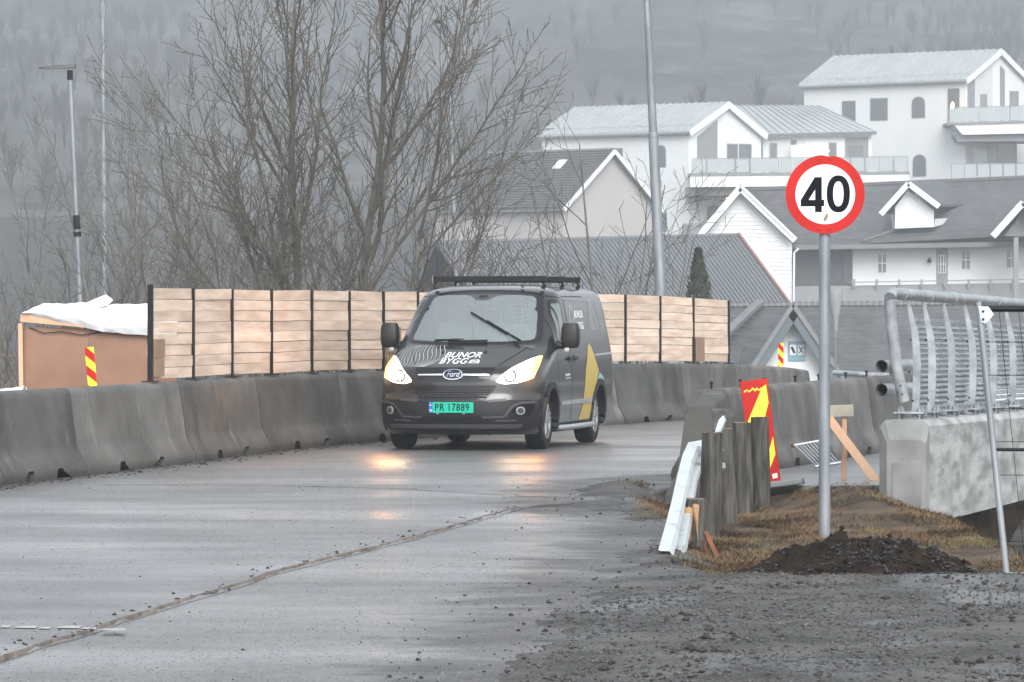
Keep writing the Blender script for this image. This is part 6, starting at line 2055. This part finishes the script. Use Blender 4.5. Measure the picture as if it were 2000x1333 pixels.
def grow(segs, rng, p, d, L, r, lev, P):
    """One branch: P = per level (step length, children per metre, child length ratio, angle, wander, uplift)."""
    st, dens, ratio, ang, wan, upl = P[lev]
    n_ = max(2, int(L / st))
    st = L / n_
    rr = r
    last = lev == len(P) - 1
    acc = rng.random()
    d0 = d.copy()
    for i in range(n_):
        t = (i + 1) / n_
        if lev == 0: d = (d + (d0 - d) * 0.22).normalized()
        d = Vector((d.x + rng.gauss(0, wan), d.y + rng.gauss(0, wan), d.z + rng.gauss(0, wan * 0.7) + upl * st)).normalized()
        q = p + d * st
        r2 = r * (1 - 0.82 * t) if not last else r * (1 - 0.5 * t)
        segs[min(lev, 2)].append((p.x, p.y, p.z, q.x, q.y, q.z, rr, r2))
        if not last and t > (0.16 if lev else P[0][6] if len(P[0]) > 6 else 0.2):
            acc += dens * st
            while acc > 1:
                acc -= 1
                az_ = rng.uniform(0, 2 * math.pi)
                a = ang * rng.uniform(0.7, 1.25)
                ox = d.cross(Vector((math.cos(az_), math.sin(az_), 0.3)))
                if ox.length < 1e-3: continue
                ox.normalize()
                cd = (d * math.cos(a) + ox * math.sin(a)).normalized()
                if cd.z < -0.15: cd.z *= -0.3
                cl = L * ratio * (1.05 - 0.62 * t) * rng.uniform(0.65, 1.2)
                if cl > 0.12: grow(segs, rng, q, cd, cl, min(r2 * 0.62, r * 0.36), lev + 1, P)
        p, rr = q, r2
def sub(P):
    return [tuple(list(q) + [0.2])[:6] for q in P]
def bare_tree(name, label, px, D, stems, seed, dens=1.0, zoff=0.0, group=None, m=None, minr=0.0062, lv=4, cat='tree'):
    """stems: (lateral lean, depth lean, length, radius, lateral offset)."""
    X = ax(px, D)
    g = ground_z(X, D) + zoff
    t = thing(name, label, cat, (X, D, g), 0, group)
    rng = random.Random(seed)
    S = ([], [], [])
    # the per-level rules: step, children per metre, ratio, angle, wander, uplift
    P = [(0.42, 1.55 * dens, 0.52, 0.60, 0.04, 0.03), (0.26, 3.5 * dens, 0.42, 0.70, 0.07, 0.20), (0.17, 6.0 * dens, 0.52, 0.66, 0.10, 0.40), (0.14, 0, 0, 0, 0.08, 0.5)]
    for lx, ly, L, r, ox in stems:
        d = Vector((lx, ly, 1)).normalized()
        S[0].clear()
        grow(S, rng, Vector((ox, 0, -0.3)), d, L, r, 0, P)
        tubes(S[0], 'trunk', m or M['bark'], t, 0.012)
    tubes(S[1] + S[2], 'crown', (m or M['twig']), t, minr)
    return t, sum(len(s) for s in S)
GT = 'bare trees behind the board fence'
cnt = 0
trees = [
    ('ash_tree', 'tallest bare tree with spreading twin trunks behind the board fence', 642, 88, [(-0.04, 0.02, 12.0, 0.135, 0.0), (0.035, 0.0, 12.4, 0.145, 0.45), (-0.20, 0.1, 11.0, 0.07, -0.1), (0.17, -0.1, 11.2, 0.08, 0.6), (0.33, 0.1, 8.6, 0.06, 0.65), (-0.34, -0.1, 9.2, 0.055, -0.2)], 5, 1.0),
    ('bare_tree', 'bare dense tree directly left of the tallest tree', 500, 98, [(-0.05, 0, 7.8, 0.07, 0), (0.16, 0.1, 7.0, 0.06, 0.2), (-0.22, 0, 7.4, 0.06, -0.2), (0.36, 0, 6.2, 0.05, 0.2)], 8, 0.72),
    ('bare_tree', 'bare tree midway between lamp post and tallest tree', 390, 101, [(0.02, 0, 8.6, 0.10, 0), (0.24, 0.1, 7.8, 0.07, 0.2), (-0.22, 0, 8.2, 0.08, -0.2), (-0.4, 0, 7.0, 0.06, -0.2)], 13, 0.75),
    ('bare_tree', 'bare many stemmed tree just right of the near lamp post', 285, 104, [(-0.02, 0, 8.8, 0.10, 0), (0.18, 0.1, 8.4, 0.09, 0.2), (-0.24, 0, 8.4, 0.09, -0.2), (0.42, 0, 7.2, 0.06, 0.2)], 21, 0.8),
    ('bare_tree', 'bare leaning tree at the near lamp post\'s foot', 190, 96, [(-0.22, 0, 7.6, 0.08, 0), (-0.52, 0.1, 7.0, 0.07, -0.2), (0.1, 0, 7.9, 0.08, 0.2)], 34, 0.9),
    ('bare_tree', 'low bare tree at the picture\'s left edge', 60, 92, [(-0.1, 0, 6.4, 0.08, 0), (0.35, 0.1, 6.0, 0.07, 0.2), (-0.5, 0, 5.6, 0.06, -0.2), (0.75, 0, 6.0, 0.05, 0.2)], 41, 1.0),
    ('bare_tree', 'slender upright bare tree before the beige house', 1180, 96, [(0.0, 0, 8.6, 0.075, 0), (0.16, 0, 7.8, 0.05, 0.1), (-0.18, 0, 7.8, 0.05, -0.1), (0.32, 0, 6.8, 0.045, 0.1), (-0.34, 0, 6.8, 0.045, -0.1), (0.08, 0, 7.4, 0.045, 0.3)], 55, 0.66),
]
for nm, lb, px, D, st, sd, dn in trees:
    t, k = bare_tree(nm, lb, px, D, st, sd, dn, group=GT, m=None if nm == 'ash_tree' or px > 1000 else M['bark_hazed'])  # left trees take the bark paled to imitate haze
    cnt += k
shr = [('twiggy_shrub', 'reddish twiggy shrub showing just above the van roof', 990, 92, 4.6, 61, M['twig_red']), ('twiggy_shrub', 'reddish twiggy shrub between van and slender tree', 1075, 90, 4.2, 67, M['twig_red']),
       ('twiggy_shrub', 'low twiggy shrub right of the tall mast', 1330, 93, 4.3, 71, M['twig']), ('twiggy_shrub', 'low dense shrub below the tallest tree', 800, 90, 4.6, 77, M['twig_red']),
       ('twiggy_shrub', 'low dense shrub above the first fence bays', 420, 90, 4.8, 83, M['twig']), ('twiggy_shrub', 'low shrub above the plywood box and tarpaulin', 230, 88, 4.9, 89, M['twig']),
       ('twiggy_shrub', 'dark shrub tangle at the left edge above the tarpaulin', 95, 84, 5.2, 91, M['twig']), ('twiggy_shrub', 'low shrub left of the tallest tree\'s trunks', 570, 92, 4.9, 97, M['twig'])]
for nm, lb, px, D, hh, sd, mm in shr:
    rg = random.Random(sd)
    st = [(rg.uniform(-0.55, 0.55), rg.uniform(-0.5, 0.5), hh * 1.16 * rg.uniform(0.8, 1.12), 0.035, rg.uniform(-0.4, 0.4)) for _ in range(6)]
    t, k = bare_tree(nm, lb, px, D, st, sd, 0.95, group='low shrubs behind the fence', m=mm, lv=3, cat='shrub')
    cnt += k
print('tree segments', cnt)
# dead-leaved bush at the left edge
D = 80.0
t = thing('leafy_bush', 'bush with brown dead leaves at the far left edge', 'bush', (ax(25, D), D, ground_z(ax(25, D), D)))
S = ([], [], [])
rg = random.Random(7)
Pp = [(0.3, 2.6, 0.5, 0.7, 0.07, 0.05), (0.2, 3.5, 0.5, 0.7, 0.09, 0.1), (0.15, 0, 0, 0, 0.1, 0.1)]
for k in range(9):
    grow(S, rg, Vector((rg.uniform(-0.8, 0.8), rg.uniform(-0.5, 0.5), -0.2)), Vector((rg.uniform(-0.5, 0.5), rg.uniform(-0.3, 0.3), 1)).normalized(), rg.uniform(3.6, 4.6), 0.03, 0, Pp)
tubes(S[0] + S[1], 'stems', M['twig'], t, 0.006)
V, F = [], []
for s in S[1] + S[2]:
    if rg.random() < 0.55:
        c = Vector(s[3:6]); a = Vector((rg.gauss(0, 1), rg.gauss(0, 1), rg.gauss(0, 1))).normalized() * 0.035; b_ = Vector((rg.gauss(0, 1), rg.gauss(0, 1), rg.gauss(0, 1))).normalized() * 0.022
        k = len(V); V += [tuple(c - a), tuple(c + b_), tuple(c + a), tuple(c - b_)]; F.append((k, k + 1, k + 2, k + 3))
link('leaves', npmesh('leaves', V, F, 4), M['leaf_brown'], t)
# clipped conifer
D = 118.0
X = ax(1364, D)
g = ground_z(X, D)
t = thing('conifer', 'small dark upright conifer above the last fence boards', 'tree', (X, D, g))
H = az(490, D) - g
V, F = [], []
rg = random.Random(19)
for k in range(5200):
    z = H * (1 - rg.random() ** 1.6 * 0.98)
    f = z / H
    R0 = 0.52 * min(1.0, (1 - f) * 3.2 + 0.10) * (1 + 0.18 * nz(z * 2.2, 3.0))
    a = rg.uniform(0, 2 * math.pi)
    r = R0 * (0.72 + 0.34 * rg.random() + 0.16 * nz(math.cos(a) * 2, math.sin(a) * 2, z * 1.6))
    c = Vector((r * math.cos(a), r * math.sin(a), z))
    u = Vector((math.cos(a) * 0.4 + rg.gauss(0, 0.3), math.sin(a) * 0.4 + rg.gauss(0, 0.3), 1)).normalized() * rg.uniform(0.06, 0.13)
    w = Vector((-math.sin(a), math.cos(a), rg.gauss(0, 0.3))).normalized() * rg.uniform(0.02, 0.04)
    i = len(V); V += [tuple(c - w), tuple(c + w), tuple(c + u)]; F.append((i, i + 1, i + 2))
link('crown', npmesh('crown', V, F, 3), M['thuja'], t)
mb = MB(); mb.tube((0, 0, -0.2), (0, 0, H * 0.9), 0.10, 0.02, n=7); mb.build('trunk', M['bark'], t)

# ---- lamp posts
def lamp_post(label, px_t, px_b, yt, yb, D, r0, r1, head, name='lamp_post'):
    top, bot = at(px_t, yt, D), at(px_b, yb, D)
    g = ground_z(bot.x, D)
    d = (top - bot).normalized()
    foot = bot + d * ((g - bot.z) / d.z)
    t = thing(name, label, 'lamp post', (foot.x, foot.y, foot.z))
    L = (top - foot).length
    def pt(s): return foot + d * s
    mb = MB(); mb.path([pt(-0.2), pt(L * 0.5), pt(L)], [r0, (r0 + r1) / 2, r1], 12); mb.build('pole', M['galv_dull'], t, world=True, sm=True)
    return t, pt, L, top
t, pt, L, top = lamp_post('near street lamp on a slim grey post above the plywood box', 137, 157, 140, 595, 86.0, 0.062, 0.042, True)
mb = MB(); mb.tube(top - Vector((0, 0, 0.16)), top + Vector((0, 0, 0.02)), 0.055, n=10); mb.build('collar', M['black'], t, world=True, sm=True)
a = top + Vector((0.10, 0, 0.06))
mb = MB(); mb.add([a + Vector((0, -0.13, 0.0)), a + Vector((0, 0.13, 0.0)), a + Vector((-0.68, 0.12, -0.01)), a + Vector((-0.68, -0.12, -0.01)), a + Vector((0.0, -0.10, 0.07)), a + Vector((0, 0.10, 0.07)), a + Vector((-0.40, 0.09, 0.05)), a + Vector((-0.40, -0.09, 0.05)), a + Vector((-0.68, 0.10, 0.012)), a + Vector((-0.68, -0.10, 0.012))],
            [(0, 1, 2, 3), (4, 5, 6, 7), (7, 6, 8, 9), (0, 4, 7, 9, 3), (1, 2, 8, 6, 5), (0, 1, 5, 4), (2, 3, 9, 8)])
lh = mb.build('lamp_head', mat('grey_lamp_head', (0.055, 0.06, 0.065), 0.5), t, world=True)
mb = MB(); mb.box(a + Vector((-0.38, 0, -0.012)), (0.42, 0.16, 0.012)); mb.build('lens', M['glass_rail'], lh, world=True)
for y0, y1, rr in ((421, 448, 0.070), (453, 462, 0.076)):
    z0, z1 = az(y1, 86.0), az(y0, 86.0)
    f0, f1 = (z0 - pt(0).z) / (top.z - pt(0).z) * L, (z1 - pt(0).z) / (top.z - pt(0).z) * L
    mb = MB(); mb.tube(pt(f0), pt(f1), rr, n=10); mb.build('band', M['black'], t, world=True, sm=True)
t, pt, L, top = lamp_post('tall tapered grey mast rising behind the board fence beside the van', 1256, 1291, -160, 590, 79.0, 0.098, 0.052, False, 'light_mast')
z1 = az(262, 79.0)
f1 = (z1 - pt(0).z) / (top.z - pt(0).z) * L
mb = MB(); mb.path([pt(-0.2), pt(f1 - 0.05), pt(f1), pt(f1 + 0.03)], [0.105, 0.088, 0.086, 0.066], 14); mb.build('lower_shaft', M['galv_dull'], t, world=True, sm=True)
mb = MB(); mb.tube(pt(f1 - 0.06), pt(f1 + 0.01), 0.096, n=14); mb.build('collar', M['galv_dull'], t, world=True, sm=True)
t, pt, L, top = lamp_post('tall faint mast behind the near street lamp', 200, 204, -120, 560, 150.0, 0.10, 0.075, False, 'light_mast')
mb = MB(); q = (az(22, 150) - pt(0).z) / (top.z - pt(0).z) * L; mb.tube(pt(q - 0.2), pt(q + 0.2), 0.11, n=8); mb.build('collar', M['galv_dull'], t, world=True)
t, pt, L, top = lamp_post('distant curved street lamp seen through the tallest tree', 875, 893, 60, 600, 205.0, 0.11, 0.07, True)
mb = MB(); mb.path([top, top + Vector((-0.05, 0, 0.25)), top + Vector((-0.25, 0, 0.36))], [0.09, 0.09, 0.09], 8); mb.build('bracket', M['galv_dull'], t, world=True)
mb = MB(); mb.path([top + Vector((-0.22, 0, 0.36)), top + Vector((-0.5, 0, 0.40)), top + Vector((-0.62, 0, 0.39))], [0.11, 0.09, 0.03], 8); mb.build('lamp_head', M['black'], t, world=True)

# ================================================================== EARTH, GRAVEL, DRY GRASS
def stones(name, pts, m, label):
    """Octahedral chips: rows of x y z size."""
    rg = np.random.default_rng(len(pts))
    base = np.array([(1, 0, 0), (0, 1, 0), (-1, 0, 0), (0, -1, 0), (0, 0, 0.8), (0, 0, -0.6)], float)
    tri = np.array([(0, 1, 4), (1, 2, 4), (2, 3, 4), (3, 0, 4), (1, 0, 5), (2, 1, 5), (3, 2, 5), (0, 3, 5)])
    P = np.array(pts)
    n_ = len(P)
    J = base[None] * (1 + rg.uniform(-0.45, 0.45, (n_, 6, 3)))
    th = rg.uniform(0, 2 * np.pi, n_)
    c, s = np.cos(th)[:, None], np.sin(th)[:, None]
    X = J[:, :, 0] * c - J[:, :, 1] * s
    Y = J[:, :, 0] * s + J[:, :, 1] * c
    V = np.stack([X, Y, J[:, :, 2] * 0.75], -1) * P[:, 3][:, None, None] + P[:, None, :3]
    F = (tri[None] + (np.arange(n_) * 6)[:, None, None]).reshape(-1, 3)
    o = link(name, npmesh(name, V.reshape(-1, 3), F, 3), m)
    return tag(o, label, None, kind='stuff')
M['stone'] = mat('wet_gravel', (0.035, 0.035, 0.036), 0.55, (0.14, 0.14, 0.14), 40, lo=0.42, hi=0.68, spec=0.3)
M['grit'] = mat('asphalt_aggregate', (0.012, 0.012, 0.012), 0.5, (0.30, 0.30, 0.30), 70, lo=0.42, hi=0.60, spec=0.4)
M['stone_dark'] = mat('dark_chippings', (0.010, 0.010, 0.0105), 0.4, (0.075, 0.075, 0.08), 45, lo=0.45, hi=0.72, spec=0.35)
M['clod'] = mat('dark_mud', (0.022, 0.020, 0.018), 0.6, (0.05, 0.045, 0.04), 25, spec=0.15)
rg = random.Random(31)
pts_c = []
pts = []
while len(pts) < 15000:
    y = 18.8 + 9.6 * rg.random() ** 1.15
    x = rg.uniform(-0.6, 3.4)
    e = x - xE(y)
    if rg.random() > smooth(-0.25, 0.5, e) * 0.97 + 0.012: continue
    if fbm(x * 0.9, y * 0.5, 40) < rg.uniform(-0.6, 0.25): continue
    s = 0.004 + 0.011 * rg.random() ** 3 + (0.012 if rg.random() < 0.012 else 0)
    pts.append((x, y, max(ground_z(x, y), -0.022 if e < 0.3 else -1) + s * 0.25, s))
for k in range(230):                                  # clusters of larger clods
    cx, cy = rg.uniform(0.1, 3.2), 19.5 + 8.6 * rg.random()
    if cx - xE(cy) < 0.0 or fbm(cx * 1.3, cy * 0.8, 71) < 0.12: continue
    for q in range(rg.randint(2, 7)):
        x, y = cx + rg.gauss(0, 0.09), cy + rg.gauss(0, 0.12)
        s = 0.008 + 0.022 * rg.random() ** 3
        pts_c.append((x, y, ground_z(x, y) + s * 0.25, s))
stones('gravel', pts, M['stone'], 'grey gravel scattered over the yard in front')
pts = []
for k in range(1500):                                  # darker clods and crumbs
    y = 19 + 26 * rg.random() ** 1.3
    e = rg.gauss(0.35, 0.55)
    x = xE(y) + e
    if x > 3.3 or (y > 28.5 and e > 0.6): continue
    s = 0.003 + 0.014 * rg.random() ** 7
    z = max(ground_z(x, y), (und(x, y) - 0.022) if e < 0.3 else -1, und(x, y) if x < xS(y) else -1)
    pts.append((x, y, z + s * 0.3, s))
for k in range(900):                                   # grit blown along the foot of the barrier and over the road
    y = rg.uniform(40, 62)
    x = xL(y) + abs(rg.gauss(0.0, 0.22))
    pts.append((x, y, und(x, y) + 0.003, 0.006 + 0.02 * rg.random() ** 4))
for k in range(420):
    y = 20 + 26 * rg.random()
    x = rg.uniform(max(xL(y), -0.12 * y), xE(y))
    z = und(x, y) if x < xS(y) else und(x, y) - 0.022
    pts.append((x, y, z + 0.002, 0.0025 + 0.008 * rg.random() ** 4))
for k in range(140):                                   # crumbs along the sandy seam
    y = rg.uniform(21.5, 38)
    x = xS(y) + rg.gauss(-0.07, 0.07)
    pts.append((x, y, und(x, y) + 0.003, 0.005 + 0.014 * rg.random() ** 3))
pts += pts_c
gr_ = []
while len(gr_) < 34000:                                # exposed aggregate and grit over the asphalt
    y = 19.5 + 30 * rg.random() ** 1.25
    x = rg.uniform(max(xL(y) + 0.05, -0.118 * y), min(xE(y) + 0.2, 0.118 * y))
    if fbm(x * 0.7, y * 0.35, 18) < rg.uniform(-0.7, 0.35): continue
    z = und(x, y) if x < xS(y) else und(x, y) - 0.022
    s = (0.0022 + 0.0035 * rg.random() ** 2) * (0.6 + y / 60)
    gr_.append((x, y, z, s))
stones('road_grit', gr_, M['grit'], 'fine grit and exposed aggregate over the wet asphalt')
stones('mud_crumbs', pts, M['clod'], 'dark crumbs of mud along the edges of the asphalt')
# the heap of dug earth in front of the sign
hx, hy = ax(1705, 30.2), 30.2
def heap_h(x, y):
    u, v = (x - hx) / 0.72, (y - hy) / 0.95
    r = math.sqrt(u * u + v * v)
    lob = 0.20 * smooth(1.05, 0.15, r) * (0.85 + 0.35 * fbm(x * 3.1, y * 2.2, 6)) + 0.05 * fbm(x * 11, y * 8, 3) * smooth(1.0, 0.6, r)
    return lob
def sm_(a, b, t): return smooth(a, b, t) if a < b else 1 - smooth(b, a, t)
def heap_h(x, y):
    u, v = (x - hx) / 0.92, (y - hy) / 1.0
    r = math.sqrt(u * u + v * v)
    f = sm_(1.06, 0.2, r)
    f2 = sm_(1.06 + 0.35 * nz(x * 2.2, y * 1.5, 8), 0.35, r)
    return f2 * (0.19 + 0.13 * fbm(x * 2.2, y * 1.8, 6)) + 0.06 * f2 * fbm(x * 9, y * 6, 3) - 0.02 * (1 - f2)
xs = np.linspace(hx - 1.1, hx + 1.1, 110)
ys = np.linspace(hy - 1.15, hy + 1.15, 90)
me, V = grid('earth_heap', xs, ys, lambda x, y: ground_z(x, y) + heap_h(x, y))
M['earth'] = mat('dug_earth', (0.008, 0.006, 0.005), 0.75, (0.026, 0.017, 0.011), 6, bump=0.9, bscale=30, spec=0.08)
eh = link('earth_heap', me, M['earth'])
tag(eh, 'heap of dark freshly dug earth and stones before the speed sign', 'earth heap')
pts2c = []
pts = []
for k in range(5200):
    x, y = hx + rg.gauss(0.05, 0.5), hy + rg.gauss(-0.15, 0.5)
    if fbm(x * 2.3, y * 1.6, 77) < rg.uniform(-0.25, 0.35): continue
    if x > hx + 1.1 or y < 28.3: continue
    s = 0.006 + 0.017 * rg.random() ** 2.2
    pts.append((x, y, ground_z(x, y) + max(heap_h(x, y), 0) + s * 0.3, s))
for k in range(2600):                                  # chippings along the crest of the bank
    t = rg.random()
    x, y = 2.9 + 0.85 * t + rg.gauss(0, 0.10), 44.2 - 5.5 * t + rg.gauss(0, 0.45)
    if x > 4.0: continue
    s = 0.008 + 0.02 * rg.random() ** 2
    pts.append((x, y, ground_z(x, y) + s * 0.3, s))
for k in range(160):
    x, y = hx + rg.gauss(0, 0.36), hy + rg.gauss(-0.1, 0.45)
    s = 0.012 + 0.026 * rg.random() ** 2
    if heap_h(x, y) > 0.02: pts2c.append((x, y, ground_z(x, y) + heap_h(x, y) + s * 0.2, s))
stones('earth_clods', pts2c, M['earth'], 'lumps of dark soil on the earth heap')
stones('chippings', pts, M['stone_dark'], 'dark stone chippings on the earth heap and bank')
# matted dry grass on the bank
def grass(name, n_, m, label, seed, hmin, hmax, lo, dens_fn):
    rg = np.random.default_rng(seed)
    P = []
    R2 = random.Random(seed)
    while len(P) < n_:
        y = 28.7 + 16.0 * R2.random() ** 1.1
        x = R2.uniform(0.75, 4.6)
        if R2.random() > dens_fn(x, y): continue
        P.append((x, y, ground_z(x, y)))
    P = np.array(P)
    n_ = len(P)
    h = rg.uniform(hmin, hmax, n_)
    base_a = np.array([6.0 * nz(p[0] * 0.9, p[1] * 0.6, seed) for p in P])
    a = base_a + rg.normal(0, 0.7, n_)
    bend = rg.uniform(lo, 1.0, n_)
    dx, dy = np.cos(a), np.sin(a)
    w = 0.0013 + 0.0016 * rg.random(n_)
    # three rows: foot, knee, tip
    rows = []
    for f, wd in ((0.0, 1.0), (0.5, 0.8), (1.0, 0.1)):
        r = h * f
        out = r * np.sin(bend * 1.5 * (0.4 + 0.6 * f))
        up = r * np.cos(bend * 1.5 * (0.4 + 0.6 * f)) - 0.004
        c = P + np.stack([dx * out, dy * out, up], 1)
        sd = np.stack([-dy, dx, np.zeros(n_)], 1) * (w * wd)[:, None]
        rows += [c - sd, c + sd]
    V = np.stack(rows, 1).reshape(-1, 3)
    b = np.arange(n_) * 6
    F = np.concatenate([np.stack([b, b + 1, b + 3, b + 2], 1), np.stack([b + 2, b + 3, b + 5, b + 4], 1)])
    o = link(name, npmesh(name, V, F, 4), m)
    return tag(o, label, None, kind='stuff')
def dg1(x, y):
    e = smooth(0.95, 1.35, x - 0.10 * nz(y * 2, 1)) * smooth(28.6, 29.3, y + 0.3 * nz(x * 3, 5)) * (1 - smooth(3.7, 4.5, x)) * (1 - smooth(43.2, 44.6, y))
    if heap_h(x, y) > 0.03: e *= 0.06
    bare = smooth(-0.30, 0.12, fbm(x * 1.5, y * 0.8, 15))
    track = math.exp(-((x - (2.2 + (y - 30) * 0.07)) / 0.28) ** 2) * smooth(31, 33, y)
    return max(0.0, e * bare * (1 - 0.9 * track))
M['straw'] = mat('dry_grass', (0.085, 0.05, 0.028), 0.8, (0.23, 0.145, 0.082), 3.2, spec=0.15)
M['straw2'] = mat('faded_grass', (0.20, 0.14, 0.078), 0.8, (0.085, 0.055, 0.03), 4.0, spec=0.15)
M['moss'] = mat('green_grass', (0.060, 0.072, 0.018), 0.75, (0.13, 0.125, 0.045), 3.0)
grass('dry_grass', 46000, M['straw'], 'matted rust brown dry grass over the bank', 3, 0.03, 0.10, 0.72, dg1)
grass('faded_grass', 26000, M['straw2'], 'faded straw coloured grass over the bank', 9, 0.03, 0.11, 0.62, lambda x, y: dg1(x, y))
grass('green_grass', 12000, M['moss'], 'sparse green grass tufts on the bank', 12, 0.02, 0.07, 0.4, lambda x, y: dg1(x, y) * smooth(0.10, 0.34, fbm(x * 2.3, y * 1.1, 55)))

# woods on the hill: one far mass of bare and evergreen crowns
rg = random.Random(77)
segs = []
n_ = 0
V, F = [], []
while n_ < 1500:
    x, y = rg.uniform(-150, 160), 448 + 700 * rg.random()
    k = fbm(x * 0.018, y * 0.018, 12)
    if k + (0.5 if x > y * 0.085 or x < -y * 0.07 else -0.25) < rg.uniform(-0.25, 0.5): continue  # crowns thicker toward both sides; the left darkens the corner like vignetting
    z = hill_z(x, y)
    if y < 470 and x > 0: continue
    h = rg.uniform(3.5, 7.5)
    r = h * rg.uniform(0.26, 0.42)
    for q in range(22):
        a = rg.uniform(0, 2 * math.pi)
        f0 = rg.uniform(0.05, 0.55)
        rr = r * rg.uniform(0.2, 1.1)
        w = rg.uniform(0.05, 0.14)
        i = len(V)
        V += [(x - w, y, z + h * f0), (x + w, y, z + h * f0), (x + rr * math.cos(a), y + rr * math.sin(a), z + h * (f0 + (1 - f0) * rg.uniform(0.55, 1.0)))]
        F.append((i, i + 1, i + 2))
    i = len(V)
    V += [(x - 0.14, y, z - 0.5), (x + 0.14, y, z - 0.5), (x, y, z + h)]
    F.append((i, i + 1, i + 2))
    n_ += 1
M['woods'] = mat('hill_woods', (0.035, 0.033, 0.03), 0.95, (0.09, 0.086, 0.078), 0.25)
o = link('hillside_woods', npmesh('hillside_woods', V, F, 3), M['woods'])
tag(o, 'bare misty woods covering the hillside', None, kind='stuff')

# ================================================================== HAZE
hzm = bpy.data.materials.new('fog')
hzm.use_nodes = True
n, l = hzm.node_tree.nodes, hzm.node_tree.links
n.remove(n['Principled BSDF'])
pv = n.new('ShaderNodeVolumePrincipled')
pv.inputs['Color'].default_value = (0.75, 0.795, 0.83, 1)
pv.inputs['Density'].default_value = HAZE_DENSITY
pv.inputs['Anisotropy'].default_value = 0.5
l.new(pv.outputs[0], n['Material Output'].inputs['Volume'])
mb = MB()
mb.box((0, 625, 85), (720, 1320, 182))
hz = mb.build('haze', hzm)
tag(hz, 'thin grey fog filling the air over the road and valley', None, kind='stuff')
